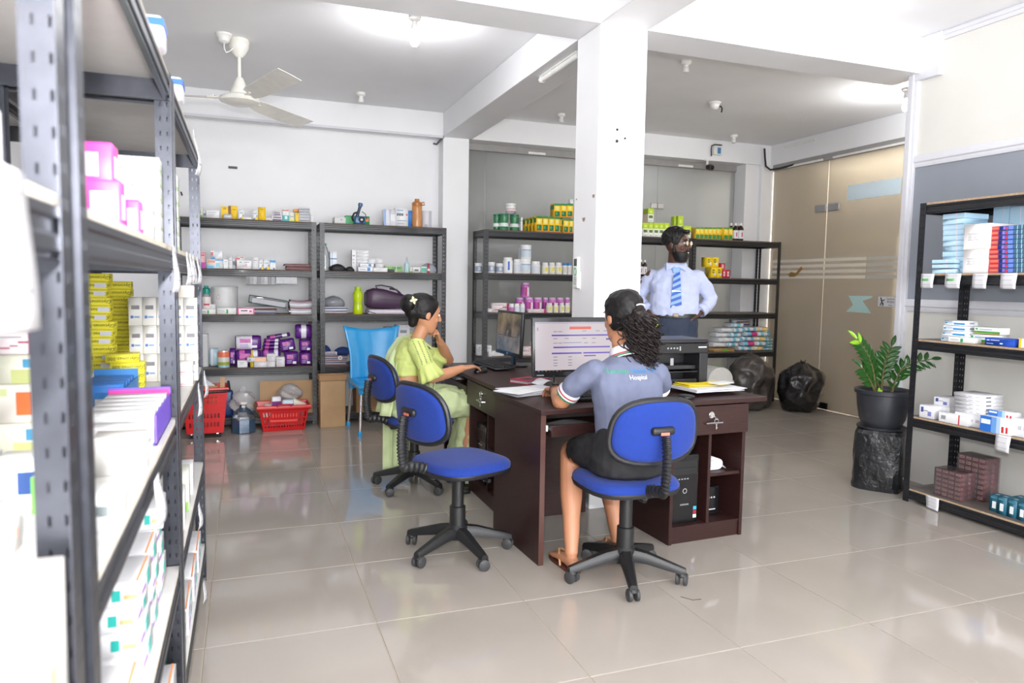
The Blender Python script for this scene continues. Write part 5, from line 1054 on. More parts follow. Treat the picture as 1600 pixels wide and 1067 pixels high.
def tubby(label, loc, w, h, sty):
    r = w/2; t = thing('tub', label, 'tub', loc)
    W_, wl = M('white plastic', (236, 235, 232), .35), M('white label', (226, 228, 234), .5)
    P = {'gtub': ((226, 228, 230), (150, 160, 178), (236, 236, 236), .84, 1.0), 'wtub': ((234, 234, 234), (214, 218, 226), (238, 238, 238), .80, .86), 'wtub2': ((236, 238, 240), (206, 216, 226), (238, 238, 238), .86, 1.02),
         'bstripe': ((240, 240, 240), (236, 238, 240), (240, 240, 238), .88, .86), 'wyl': ((236, 236, 234), (226, 226, 200), (240, 240, 240), .78, .78), 'bcap': ((230, 232, 236), (216, 212, 206), (50, 120, 190), .80, .9),
         'lcap': ((230, 216, 232), (200, 120, 180), (240, 240, 244), .72, .84), 'pjar': ((206, 120, 200), (190, 90, 180), (226, 190, 226), .86, .8)}[sty]
    body, lab, cap, hs, cr = P
    bm = M('tub body %s' % (body,), body, .32)
    MB().lathe([(r*.95, 0), (r, h*.03), (r, h*hs*.86), (r*.93, h*hs*.95), (r*cr*.9, h*hs)], 22).build('body', bm, t)
    MB().lathe([(r*1.006, h*.14), (r*1.006, h*hs*.80)], 22, caps=False).build('label_band', M('tub label %s' % (lab,), lab, .5), t)
    b = MB(); b.lathe([(r*cr*.98, h*hs*.99), (r*cr, h*hs), (r*cr, h*.985), (r*cr*.95, h), (0, h)], 22); b.build('lid', M('tub lid %s' % (cap,), cap, .35), t)
    if sty == 'bstripe':
        b = MB(); b.loft([[((r*1.012)*math.cos(a), (r*1.012)*math.sin(a), z) for a in [-PI/2-.35+.4*i/6 for i in range(7)]]+[((r*1.0)*math.cos(a), (r*1.0)*math.sin(a), z) for a in [-PI/2-.35+.4*(6-i)/6 for i in range(7)]] for z in (h*.2, h*.75)]); b.build('blue_stripe', M('blue stripe', (30, 90, 190), .4), t)
    if sty == 'pjar':
        for a0, a1, col in ((-2.0, -1.55, (170, 20, 100)), (-1.5, -.95, (232, 226, 236))):
            b = MB(); b.loft([[((r*1.012)*math.cos(a), (r*1.012)*math.sin(a), z) for a in [a0+(a1-a0)*i/6 for i in range(7)]]+[(r*math.cos(a), r*math.sin(a), z) for a in [a0+(a1-a0)*(6-i)/6 for i in range(7)]] for z in (h*.1, h*.68)]); b.build('label_panel', M('jar print %s' % (col,), col, .45), t)
    if sty in ('wyl', 'wtub2', 'gtub'):
        c = {'wyl': (232, 214, 90), 'wtub2': (120, 160, 196), 'gtub': (206, 214, 226)}[sty]
        b = MB(); a0, a1 = -1.9, -1.25; z0, z1 = (.25, .6) if sty != 'wtub2' else (.60, .66)
        if sty == 'wtub2': a0, a1 = -2.6, -.6
        b.loft([[((r*1.012)*math.cos(a), (r*1.012)*math.sin(a), z) for a in [a0+(a1-a0)*i/8 for i in range(9)]]+[(r*math.cos(a), r*math.sin(a), z) for a in [a0+(a1-a0)*(8-i)/8 for i in range(9)]] for z in (h*z0, h*z1)]); b.build('label_mark', M('tub mark %s' % (c,), c, .5), t)
    return t
def bottle(label, loc, w, h, kind):
    r = w/2; t = thing('bottle', label, 'bottle', loc)
    if kind == 'pet':
        b = MB(); pr = [(r*.9, 0), (r, h*.02)]
        for i in range(8): pr += [(r*(.97 if i % 2 else 1), h*(.05+.06*i))]
        pr += [(r, h*.56), (r*.95, h*.66), (r*.6, h*.82), (r*.3, h*.90), (r*.28, h*.93)]; b.lathe(pr, 22); b.build('body', clearb, t)
        MB().lathe([(r*.36, h*.915), (r*.36, h*.99), (0, h)], 16).build('cap', M('green cap', (30, 140, 80), .4), t)
        MB().lathe([(r*1.01, h*.14), (r*1.01, h*.45)], 22, caps=False).build('label_sleeve', glassy('pale sleeve', (235, 238, 240), (206, 210, 214), .5), t)
    elif kind == 'tealcap':
        MB().lathe([(r*.95, 0), (r, h*.03), (r, h*.62), (r*.9, h*.68), (r*.75, h*.72)], 22).build('body', clearb, t); MB().lathe([(r*1.01, h*.08), (r*1.01, h*.6)], 22, caps=False).build('label_band', M('pale pink label', (238, 226, 224), .5), t)
        MB().lathe([(r*.86, h*.70), (r*.9, h*.74), (r*.88, h*.88), (r*.5, h*.93), (r*.45, h), (0, h)], 14).build('cap', M('teal cap', (24, 146, 132), .35), t); MB().box(-r*.6, -r*1.03, h*.3, r*.7, -r*1.005, h*.36).build('label_mark', M('label red', (190, 60, 80), .5), t)
    elif kind == 'oil':
        MB().lathe([(r*.9, 0), (r, h*.04), (r, h*.5), (r*.7, h*.66), (r*.4, h*.8), (r*.38, h*.86)], 18).build('body', M('golden oil', (206, 180, 40), .15), t); MB().lathe([(r*.45, h*.84), (r*.45, h), (0, h)], 14).build('cap', M('yellow cap', (220, 190, 40), .4), t)
    elif kind == 'lime':
        lm = M('lime bottle plastic', (190, 214, 10), .18, var=.03)
        b = MB(); b.lathe([(r*.92, 0), (r*.98, h*.03), (r*.98, h*.22), (r*.86, h*.38), (r*.84, h*.44), (r, h*.62), (r*.98, h*.74), (r*.72, h*.84), (r*.56, h*.87)], 24); b.build('body', lm, t); b = MB(); b.lathe([(r*.62, h*.865), (r*.62, h*.98), (r*.55, h), (0, h)], 20); b.build('cap', M('lime cap', (166, 200, 10), .3), t)
        MB().lathe([(r*.90, h*.36), (r*.90, h*.46)], 24, caps=False).build('grip_band', M('lime grip', (174, 200, 20), .3), t)
    return t
def brown_bottle(label, loc, w, h):
    r = w/2; t = thing('syrup_bottle', label, 'bottle', loc)
    MB().lathe([(r*.95, 0), (r, h*.03), (r, h*.64), (r*.85, h*.74), (r*.4, h*.82), (r*.36, h*.86)], 20).build('body', M('brown glass', (44, 22, 16), .12, var=.05), t)
    MB().lathe([(r*1.015, h*.12), (r*1.015, h*.58)], 20, caps=False).build('label_band', M('white label', (226, 228, 234), .5), t)
    MB().box(-r*.3, -r*1.05, h*.22, r*.1, -r*1.0, h*.46).build('label_mark', M('label red', (190, 60, 80), .5), t)
    MB().lathe([(r*.45, h*.85), (r*.45, h*.98), (0, h)], 14).build('cap', M('white plastic', (236, 235, 232), .35), t); return t
def drum(label, loc, w, h, sty):
    r = w/2; t = thing('drum', label, 'drum', loc)
    MB().lathe([(r*.97, 0), (r, .006), (r, h*.93), (r*1.02, h*.935), (r*1.02, h*.965), (r*1.0, h)], 36).build('body', M('white drum', (226, 226, 226), .4), t); MB().lathe([(r*1.0, h*.985), (r*.9, h*.99), (0, h*.985)], 36, caps=False).build('lid', M('white plastic', (236, 235, 232), .35), t)
    if sty == 'drum':
        b = MB(); b.tube([((r+.001)*math.sin(-.5+.12*math.cos(a)), -(r+.001)*math.cos(-.5+.12*math.cos(a)), h*.62+.022*math.sin(a)) for a in [2*PI*i/20 for i in range(20)]], .0012, 5, closed=True); b.build('red_logo', M('label red', (190, 60, 80), .5), t)
def softpack_mesh(w, d, h, cols, seed):
    R = random.Random(seed); b = MB(); n = 20; rings = []
    ph = [R.uniform(0, 6) for _ in range(6)]
    for i, (u, s) in enumerate(((0, .70), (.04, .88), (.14, .97), (.35, 1), (.65, 1), (.86, .97), (.96, .88), (1, .70))):
        rr = []
        for j in range(n):
            a = 2*PI*j/n; c, q = math.cos(a), math.sin(a); k = (abs(c)**4+abs(q)**4)**-.25; wob = 1+.03*math.sin(3*a+ph[i % 6])+.02*math.sin(7*a+ph[(i+2) % 6])
            rr.append((-w/2+w*u, c*k*d/2*s*wob, h/2+q*k*h/2*(.5+.5*s)*min(1, wob)))
        rings.append(rr)
    b.loft(rings); m = []
    for k in range(len(b.f)):
        i = k//n if k < (len(rings)-1)*n else (0 if k == (len(rings)-1)*n else len(rings)-2); m.append(cols[min(i, len(cols)-1)] if i < len(cols) else cols[-1])
    b.mi = m; return b
PU, PW, PB = M('purple pack film', (92, 34, 128), .25, var=.25, vs=30), M('white pack film', (232, 230, 240), .28, var=.06), M('pale blue pack film', (180, 214, 226), .28, var=.1)
PP_ = M('pink lilac pack print', (196, 90, 170), .3, var=.3, vs=40)
def softpack(label, loc, w, d, h, sty, seed, tilt=0, rz=0):
    cols = {'purple': [0]*7, 'purple2': [0, 0, 3, 0, 1, 0, 0], 'purplew': [0, 1, 1, 1, 0, 0, 0], 'purplethin': [0, 0, 3, 0, 1, 0, 0], 'purpleband': [0, 0, 0, 1, 0, 0, 0], 'bluew': [2, 2, 1, 2, 2, 1, 2]}[sty]
    o = softpack_mesh(w, d, h, cols, seed).build('nappy_pack', [PU, PW, PB, PP_], None, TR(*loc, rz=rz, ry=tilt), ang=50); tag(o, label, 'pack')
    if sty in ('purple', 'purplew', 'purple2') and h > .05:
        MB().box(-w*.32, -d/2-.003, h*.5, w*.1, -d/2+.004, h*.78).build('print_panel', PP_, o); MB().box(w*.08, -d/2-.003, h*.15, w*.34, -d/2+.004, h*.32).build('barcode_panel', PW, o)
        for i in range(3): MB().box(-w*.32, -d/2-.003, h*(.18+.09*i), w*.0, -d/2+.004, h*(.22+.09*i)).build('text_line', M('lilac print', (176, 150, 206), .4), o)
    return o
cnt = 0
for rn, rows in SHELF.items():
    for kind, c, f, z, w, h, d, sty, lab in rows:
        cnt += 1; z += .0006
        if kind == 'c' or kind == 'tooth':
            d = d or (.10 if w > .05 else .06)
            if rn.startswith('R'): carton(lab, (f+d/2, c, z), w, d, h-.0008, -PI/2, sty)
            else: carton(lab, (c, f+d/2, z), w-.0006, d, h-.0008, 0, sty)
        elif kind == 'tub': tubby(lab, (c, f+w/2, z), w, h, sty)
        elif kind == 'bottle': bottle(lab, (c, f+w/2, z), w, h, sty)
        elif kind == 'brown': brown_bottle(lab, (c, f+w/2, z), w, h)
        elif kind == 'drum': drum(lab, (c, f+w/2, z), w, h, sty)
        elif kind == 'pk': softpack(lab, (c, f+.07, z), w, .13, h-.001, sty, cnt, -.16 if 'slanted' in lab else 0)
        elif kind == 'gjar':
            r = w/2; t = thing('gel_jar', lab, 'jar', (c, f+r, z)); gl = glassy('green gel jar', (150, 206, 176), (70, 160, 110), .45, .08)
            MB().lathe([(r*.9, 0), (r, h*.04), (r*.97, h*.3), (r*.85, h*.5), (r*.98, h*.75), (r*.95, h*.9)], 20).build('body', gl if sty == 'gjar' else clearb, t)
            MB().lathe([(r*.97, h*(.88 if sty == 'gjar' else .5)), (r*.97, h*.985), (0, h)], 20).build('lid', M('dark green lid', (20, 110, 74), .4) if sty == 'gjar' else M('white plastic', (236, 235, 232), .35), t)
            MB().lathe([(r*(1.0 if sty == 'gjar' else 1.02), h*.25), (r*(.9 if sty == 'gjar' else 1.02), h*.45)], 20, caps=False).build('label_band', M('pale label', (226, 234, 228), .5) if sty == 'gjar' else M('pink label', (238, 200, 206), .5), t)
        elif kind == 'tin':
            r = w/2; t = thing('milk_tin', lab, 'tin', (c, f+r, z)); MB().lathe([(r*.98, 0), (r, .003), (r, h*.97), (r*.97, h), (0, h*.985)], 26).build('body', M('tin steel', (200, 200, 200), .25, .8), t)
            for a, b_, col in ((.02, .16, (150, 190, 200)), (.16, .34, (150, 160, 50)), (.34, .62, (214, 214, 206)), (.62, .93, (226, 120, 90))): MB().lathe([(r*1.008, h*a), (r*1.008, h*b_)], 26, caps=False).build('label_band', M('tin print %s' % (col,), col, .35), t)
        elif kind == 'dropper':
            r = w/2; t = thing('dropper_bottle', lab, 'bottle', (c, f+r, z)); MB().lathe([(r*.95, 0), (r, h*.03), (r, h*.56), (r*.5, h*.66)], 18).build('body', M('pale aqua plastic', (186, 220, 224), .25), t); MB().lathe([(r*.5, h*.65), (r*.42, h*.78), (r*.18, h*.98), (0, h)], 16).build('nozzle', clearb, t)
        elif kind == 'vial':
            r = w/2; t = thing('vial', lab, 'vial', (c, f+r, z)); MB().lathe([(r*.95, 0), (r, h*.05), (r, h*.66), (r*.7, h*.72)], 16).build('body', M('red label', (190, 50, 56), .4), t); MB().lathe([(r*.8, h*.7), (r*.8, h*.98), (0, h)], 14).build('cap', M('dark red cap', (130, 30, 36), .4), t); MB().lathe([(r*1.02, h*.2), (r*1.02, h*.45)], 16, caps=False).build('label_band', M('white label', (226, 228, 234), .5), t)
# ================================================================== HAND-MADE SHELF THINGS
paperm = M('white print paper', (226, 226, 232), .5); brownf = M('brown file card', (110, 74, 72), .7, var=.1)
def sheaf(label, name, loc, w, d, n, th, mat, rz=0, cat='papers', jit=.02, seed=1, tilt=0, mats=None, bend=0):
    R = random.Random(seed); t = thing(name, label, cat, loc, rz)
    if tilt: t.rotation_euler[1] = tilt
    for i in range(n):
        m = mats[i % len(mats)] if mats else mat; a = R.uniform(-jit, jit)*4
        P = surf(lambda u, v: ((u-.5)*w, (v-.5)*d, bend*((u-.5)**2)*4*(i+1)/n+.004*math.sin(5*u+i)*jit*20), 9, 3)
        b = MB(); top = P; grid(b, [[(x, y, z+th) for x, y, z in r] for r in top]); grid(b, [[(x, y, z) for x, y, z in r][::-1] for r in top])
        nu = 9
        for r in (0, 2): b.add([p for p in top[r]]+[(x, y, z+th) for x, y, z in top[r]], [(k, k+1, k+1+nu, k+nu) if r == 0 else (k+1, k, k+nu, k+1+nu) for k in range(nu-1)])
        for c in (0, 8): b.add([r[c] for r in top]+[(r[c][0], r[c][1], r[c][2]+th) for r in top], [(k, k+1, k+4, k+3) if c else (k+1, k, k+3, k+4) for k in range(2)])
        b.build('sheet', m, t, TR(R.uniform(-jit, jit), R.uniform(-jit, jit)*.6, i*(th+.0006), a), ang=40)
    return t
blue_fold = M('blue grey file', (92, 100, 128), .6); greyp = M('grey paper edges', (186, 184, 190), .7, var=.12, vs=200); pinkf = M('mauve file', (150, 112, 124), .7)
sheaf('pile of thin brown files at the post end of the second shelf', 'file_pile', (.46, 7.0, 1.4262), .22, .14, 6, .009, brownf, .05, jit=.012, mats=[brownf, pinkf, brownf])
# hanging blister strips
for k, (x0, x1, z, l, c) in enumerate(((.007, .253, .066, 'row of silver blister strips taped under the second back shelf', (176, 178, 182)), (.262, .445, .058, 'clear blister strip taped under the second back shelf end', (206, 208, 212)))):
    t = thing('blister_strip', l, 'blister pack', ((x0+x1)/2, 6.853, 1.358-z)); n = 8 if k == 0 else 3; w = (x1-x0)/n
    for i in range(n): MB().box(-(x1-x0)/2+i*w+.001, -.002, 0, -(x1-x0)/2+(i+1)*w-.001, .002, z).build('strip', M('foil %d' % (i % 3 if k == 0 else 9), [(104, 106, 110), (136, 138, 142), (160, 162, 164)][i % 3] if k == 0 else (176, 178, 182), .4, 0, var=.1), t)
# lever arch files on the third shelf
grnf = M('dark green file board', (30, 84, 66), .5)
t = thing('lever_file', 'dark green lever file lying open-ended on papers on the third shelf', 'file', (.19, 6.99, 1.10), 0); t.rotation_euler[1] = .16
MB().box(-.165, -.11, .062, .165, .11, .068).box(-.165, -.11, .0, .165, .11, .005).box(-.168, -.11, .0, -.163, .11, .068).build('cover', grnf, t, bevel=.002); MB().box(-.14, -.10, .006, .15, .10, .05).build('paper_block', greyp, t); MB().tube([(-.10, -.05, .0), (-.10, -.05, .055), (-.05, -.05, .06)], .003, 6).build('ring', chrome, t)
sheaf('blue edged file under the green lever file', 'file_pile', (.13, 7.035, 1.0208), .27, .14, 4, .016, blue_fold, 0, jit=.008, seed=4, mats=[blue_fold, greyp, brownf, greyp])
sheaf('stack of files and papers at the post end of the third shelf', 'file_pile', (.482, 7.0, 1.0208), .20, .17, 8, .0145, greyp, .03, jit=.008, seed=6, mats=[greyp, paperm, greyp, pinkf], bend=.012)
carton('white carton behind the green mark cartons near the teal cap bottle', (-.30, 7.02, 1.0206), .09, .05, .085, 0, 'white')
# blue and black hand-held device
t = thing('handheld_device', 'blue and black hand-held device before the green carton', 'device', (1.02, 6.90, 1.866))
dblue = M('steel blue plastic', (46, 92, 140), .3)
MB().rbox(.105, .05, .075, .015).build('body', dblue, t); MB().lathe([(.026, 0), (.028, .01), (.018, .016), (0, .016)], 18, T=TR(.012, -.025, .042, rx=PI/2)).build('lens_ring', bplas, t); MB().lathe([(.011, .017), (0, .018)], 14, T=TR(.012, -.025, .042, rx=PI/2)).build('lens', M('pale lens', (170, 176, 180), .1), t)
MB().tube([(-.03, 0, .06), (-.018, 0, .10), (-.004, 0, .15), (.002, 0, .172)], [.018, .014, .013, .016], 12).build('neck', M('blue black plastic', (34, 52, 76), .35), t); MB().lathe([(.021, 0), (.022, .024), (.016, .032), (0, .032)], 16, T=TR(.003, 0, .168, ry=.12)).build('head', dblue, t)
MB().tube([(-.06, 0, .03), (-.075, -.01, .06), (-.055, -.01, .10), (-.03, 0, .11)], .009, 8).tube([(.02, .0, .12), (.05, 0, .10), (.065, 0, .05)], .004, 6).build('cable_guard', bplas, t)
# brown water bottle
t = thing('water_bottle', 'amber brown sports bottle with loop cap on the rack top', 'bottle', (1.577, 6.95, 1.866)); amber = M('amber plastic', (196, 136, 84), .16, var=.05); r = .05
MB().lathe([(r*.96, 0), (r, .012), (r*.98, .10), (r*.94, .14), (r, .18), (r*.98, .20), (r*.92, .206)], 26).build('body', amber, t); MB().lathe([(r*.98, .205), (r*.98, .232), (r*.7, .245), (r*.45, .25), (r*.45, .272), (0, .274)], 24).build('cap', M('tan brown cap', (178, 112, 48), .35), t)
MB().tube([(.045, 0, .24), (.072, 0, .243), (.075, 0, .22), (.048, 0, .215)], .006, 8).build('loop', M('tan brown cap', (178, 112, 48), .35), t)
MB().lathe([(r*1.002, .0), (r*1.002, .012)], 24, caps=False).build('base_ring', M('tan brown cap', (178, 112, 48), .35), t)
# black pouches, clear dome
def lump(name, label, cat, loc, sx, sy, sz, mat, seed, amp=.1, flat=.4):
    R = random.Random(seed); rings = []; n, m = 28, 12; ph = [(R.randint(1, 5), R.uniform(-3, 3), R.uniform(0, 6), R.uniform(.3, 1)) for _ in range(8)]
    for i in range(m):
        v = i/(m-1); r = math.sin(PI*(v*.5+.5*flat*(1-v)**0 if False else min(1, .30+v*.70)))**.6
        rings.append([(sx*r*(1+amp*sum(w*math.sin(p*a+q*v*3+f) for p, q, f, w in ph)/4)*math.cos(a), sy*r*(1+amp*sum(w*math.sin(p*a+q*v*3+f) for p, q, f, w in ph)/4)*math.sin(a), sz*v) for a in [2*PI*j/n for j in range(n)]])
    return tag(MB().loft(rings).build(name, mat, None, TR(*loc), ang=50), label, cat)
blkf = M('black soft fabric', (30, 30, 34), .6, var=.2)
lump('black_pouch', 'larger slouched black pouch beside the green cap bottle', 'pouch', (.818, 6.95, 1.4258), .075, .045, .068, blkf, 2); lump('black_pouch', 'smaller black pouch before the white carton stack', 'pouch', (.925, 6.90, 1.4258), .042, .045, .045, blkf, 5)
lump('cotton_dome', 'clear domed pack of cotton with blue top by the rack post', 'pack', (1.705, 7.01, 1.4258), .085, .06, .10, glassy('milky dome', (236, 240, 246), (206, 214, 228), .6, .15), 7, .03)
# grey pouch on papers, handbag on a white sheet, scissors
lump('grey_pouch', 'shiny grey pouch lying on papers on the third shelf', 'pouch', (.785, 7.0, 1.093), .105, .07, .10, M('silver grey vinyl', (136, 138, 146), .3, var=.15), 8, .08)
sheaf('striped papers under the shiny grey pouch', 'paper_pile', (.79, 6.99, 1.0208), .23, .17, 6, .011, greyp, .03, jit=.01, seed=9, mats=[brownf, greyp, blue_fold, paperm, blue_fold, greyp])
tag(MB().rbox(.42, .2, .045, .02).build('white_cushion', M('lilac white cloth', (222, 214, 226), .8), None, TR(1.30, 6.97, 1.0206)), 'white cloth pad under the purple handbag', 'cloth')
bagp = M('aubergine leather', (72, 48, 74), .38, var=.12, vs=12, bump=.08, bs=90); bagd = M('dark grey leather end', (60, 58, 62), .5)
t = thing('handbag', 'aubergine leather handbag lying on its side on the third shelf', 'handbag', (1.29, 6.98, 1.066))
rings = []
for x, w, h, zc in ((-.205, .05, .13, .10), (-.195, .065, .165, .10), (-.13, .078, .20, .105), (-.04, .08, .195, .10), (.06, .075, .165, .088), (.15, .07, .14, .078), (.19, .06, .12, .072)):
    rings.append([(x, w*math.copysign(abs(math.cos(a))**.6, math.cos(a)), zc+h/2*math.copysign(abs(math.sin(a))**.7, math.sin(a))) for a in [2*PI*j/22 for j in range(22)]])
b = MB(); b.loft(rings); bo = b.build('body', bagp, t, ang=60)
MB().loft([[(x+d, y*1.02, z) for x, y, z in rings[0]] for d in (-.006, .004)]+[[(x+.006, y*1.01, z) for x, y, z in rings[1]]]).build('end_panel', bagd, t, ang=50)
hp = MB(); hp.tube([(-.10, -.03, .20), (-.115, -.03, .225), (-.06, -.03, .232), (.04, -.03, .215), (.11, -.03, .175), (.145, -.03, .14)], .011, 10, flat=.6); hp.build('handle', bagp, t); hp = MB(); hp.tube([(.03, .02, .20), (.10, .02, .19), (.13, .02, .15)], .008, 8); hp.build('strap', bagp, t)
for dy in (-.079,): MB().tube([(-.15, dy+.01, .13), (-.06, dy-.001, .10), (.05, dy+.004, .09), (.15, dy+.01, .085)], .003, 6).build('seam', bagd, t)
t = thing('scissors', 'small purple handled scissors on the cloth pad', 'scissors', (1.11, 6.845, 1.024))
b = MB()
for s in (-1, 1): b.tube([(-.03+.012*math.cos(a), s*.012, .03+.014*math.sin(a)) for a in [2*PI*i/12 for i in range(12)]], .003, 6, closed=True)
b.build('finger_ring', M('plum plastic', (84, 50, 100), .4), t); MB().tube([(-.018, 0, .028), (.05, 0, .006)], .003, 6).build('blade', M('black plastic', (22, 22, 24), .35), t)
# magazines, blue cloth and tape on the lower shelf
sheaf('pile of mauve magazines on the lower shelf behind the blue chair', 'magazine_pile', (.78, 6.99, .5408), .24, .18, 9, .009, pinkf, .02, cat='magazines', jit=.012, seed=12, mats=[pinkf, greyp, blue_fold, greyp])
lump('blue_cloth', 'folded dark blue cloth on the magazine pile', 'cloth', (.87, 7.0, .631), .085, .06, .075, M('navy cloth', (34, 60, 120), .8, var=.1), 14, .12); lump('folded_hat', 'small pointed blue hat on the magazine pile', 'hat', (.715, 7.02, .631), .045, .05, .09, M('navy cloth', (34, 60, 120), .8, var=.1), 15, .06)
t = thing('tape_roll', 'white tape roll leaning on the magazine pile', 'tape', (.83, 6.862, .612)); b = MB(); b.lathe([(.010, -.006), (.02, -.006), (.02, .006), (.010, .006), (.010, -.006)], 20, T=TR(0, 0, 0, rx=PI/2), caps=False); b.build('tape_ring', M('white plastic', (236, 235, 232), .35), t); MB().cyl(.003, .05, 6, T=TR(0, .0, -.0, rx=-PI/2)).build('spindle', M('white plastic', (236, 235, 232), .35), t)
carton('lowest grey printed booklet on the magazines behind the chair', (.74, 6.92, .631), .12, .08, .035, .1, 'stripe')
# wipe packs on the corner rack
wm = [M('wipe film %d' % i, c, .3, var=.2, vs=25) for i, c in enumerate(((226, 228, 232), (120, 190, 214), (206, 60, 130), (238, 206, 130)))]
tealw = [M('teal wipe film', (130, 186, 192), .35, var=.3, vs=40), M('wipe film pale', (206, 222, 224), .35, var=.2, vs=30)]
pos = ['open side', 'inner side', 'middle', 'outer side']
k = 0
R = random.Random(3)
for lay in range(5):
    for c in range(4):
        if lay == 4 and c == 0: continue
        x = 5.10+c*.17+.03*(lay % 2)+.015*lay; k += 1
        cols = [0]*7 if c == 0 else [[0, 1, 0, 1, 0, 0, 0], [0, 1, 1, 2, 2, 0, 0], [0, 3, 0, 3, 3, 0, 0]][(c-1)] if (lay+c) % 2 else [0, 0, 1, 0, 1, 1, 0]
        o = softpack_mesh(.165, .20, .054, cols, 40+k).build('wipe_pack', wm, None, TR(x, 6.95-.02*(lay % 2)-.01*c, .5992+lay*.056+(.048 if c == 0 else (.048 if c == 1 else .0)), R.uniform(-.06, .06)), ang=50)
        tag(o, 'wipe pack, %s layer up, %s, corner rack pile' % (ORD[lay], ['first from the column', 'second from the column', 'third from the column', 'nearest the rack end'][c]), 'pack', 'wipe packs')
for i in range(2):
    for lay in range(5-i):
        o = softpack_mesh(.07, .16, .034, [0, 1, 0, 0, 1, 0, 0], 70+i*9+lay).build('teal_wipe_pack', tealw, None, TR(5.735+i*.063-.02*(lay % 2)*0, 6.92, .5992+lay*.036), ang=50); tag(o, 'small teal wipe pack, %s layer of the %s column by the rack end' % (ORD[lay], ['inner', 'outer'][i]), 'pack')
carton('grey patterned pack on top of the wipe pile', (5.47, 7.0, .8815), .23, .10, .07, .05, 'stripe')
# ------------------------------------------------------------------ open rack: maroon bundles and teal cartons
def bundle(label, x0, y0, z0, nx, ny, nz, bw, bd, bh, sty, lab2):
    """bw along -y, bd along x: each small carton is its own thing"""
    for k in range(nz):
        for j in range(ny):
            for i in range(nx):
                if i > 0 and 0 < k < nz-1 and 0 < j < ny-1: continue
                carton('%s, %s layer up, %s from the plant, %s' % (lab2, ORD[k], ORD[j], 'front row' if i == 0 else ['', 'second row', 'rear row'][min(i, 2)]), (x0+bd*(i+.5), y0-bw*(j+.5), z0+bh*k+.0004*k+.0006), bw-.0008, bd-.0008, bh-.0006, -PI/2, sty, label, 'maroon_carton')
bundle('front maroon bundle', 3.955, 3.145, .0864, 2, 4, 6, .0425, .06, .0275, 'maroon', 'maroon carton of the front bundle')
bundle('rear maroon bundle', 4.085, 3.10, .0864, 2, 4, 8, .0425, .06, .0315, 'maroon', 'maroon carton of the rear bundle')
shrink = glassy('shrink wrap', (245, 243, 243), (210, 200, 204), .10, .12)
for k, (b_, l) in enumerate((((3.951, 2.968, .0868, 4.0785, 3.150, .256), 'clear shrink wrap round the front maroon bundle'), ((4.0815, 2.925, .0868, 4.2075, 3.106, .345), 'clear shrink wrap round the rear maroon bundle'))):
    b = MB(); x0, y0, z0, x1, y1, z1 = b_; ringz = []
    for q in range(7):
        z = z0+(z1-z0)*q/6; rr = []
        for (ax, ay), (bx, by) in (((x0, y0), (x1, y0)), ((x1, y0), (x1, y1)), ((x1, y1), (x0, y1)), ((x0, y1), (x0, y0))):
            for s in range(5): u = s/5; rr.append((ax+(bx-ax)*u+.0016*math.sin(9*u+q*2.1), ay+(by-ay)*u+.0016*math.cos(7*u+q*1.7), z))
        ringz.append(rr)
    b.loft(ringz); tag(b.build('shrink_wrap', shrink, ang=20), l, 'wrap')
tl = ['first', 'second', 'third', 'fourth', 'fifth']
for i in range(5):
    for j in range(2):
        if i == 0 and j == 1: continue
        carton('teal bottle carton, %s along from the maroon bundles in the %s row' % (tl[i], ['front', 'rear'][j]), (3.965+.027+.075*j+(.012 if i == 0 else 0), 2.785-.056*i-.03*j, .0866), .052, .07, .10 if i else .095, -PI/2+(.12 if i == 0 else 0), 'tealcard')
carton('small white carton low at the picture edge of the open rack', (3.95, 2.50, .0866), .04, .05, .03, -PI/2, 'white')
for k in range(4): carton('pale blue flat carton, %s of the hidden rear stack on the open rack' % ORD[k], (4.25, 3.02-.1*k, 1.4356), .095, .11, .40-.008*k, -PI/2, 'ltblue')
for k in range(3): carton('white boxed row carton, %s behind the blue seal cartons' % ORD[k], (4.06+.07*k, 2.62, .5466), .2, .06, .05, -PI/2, 'wlines')
for k in range(3): carton('white syringe carton end, %s behind the syringe stack' % ORD[k], (4.16+.0*k, 3.11-.055*k, 1.0306), .05, .10, .07, -PI/2, 'syringe')
# ------------------------------------------------------------------ price labels
lab_m = M('label paper', (216, 216, 220), .6, var=.03); pln = M('label grey print', (160, 160, 168), .7); pgn = M('label green print', (90, 180, 100), .6)
def price_label(label, x, y, z, w, h, ax, curl=.012, style='', lean=0):
    """sheet hung from the beam top at (x, y, z); ax 'x+' faces +x, 'x-' faces -x"""
    s = 1 if ax == 'x+' else -1; t = thing('price_label', label, 'label', (x, y, z), PI/2 if s > 0 else -PI/2)
    # local: faces -y, width along x
    f = lambda u, v: ((u-.5)*w+lean*v, -.002-curl*math.sin(v*PI*.9)*v-.004*v*(u-.5)*3, -h*v)
    b = MB(); grid(b, surf(f, 5, 9)); b.build('sheet', lab_m, t, solid=.0006, ang=60)
    def mark(u0, u1, v0, v1, m, nm):
        b = MB(); P = surf(lambda u, v: (lambda p: (p[0], p[1]-.0009, p[2]))(f(u0+(u1-u0)*u, v0+(v1-v0)*v)), 4, 3); grid(b, P); b.build(nm, m, t, solid=.0003)
    if style != 'plain':
        for i, (a, c) in enumerate(((.1, .8), (.15, .7), (.1, .85))): mark(a, c, .12+.3*i+(.02 if style else 0), .16+.3*i, pln, 'print_line')
        if style == 'green': mark(.1, .6, .34, .50, pgn, 'green_print')
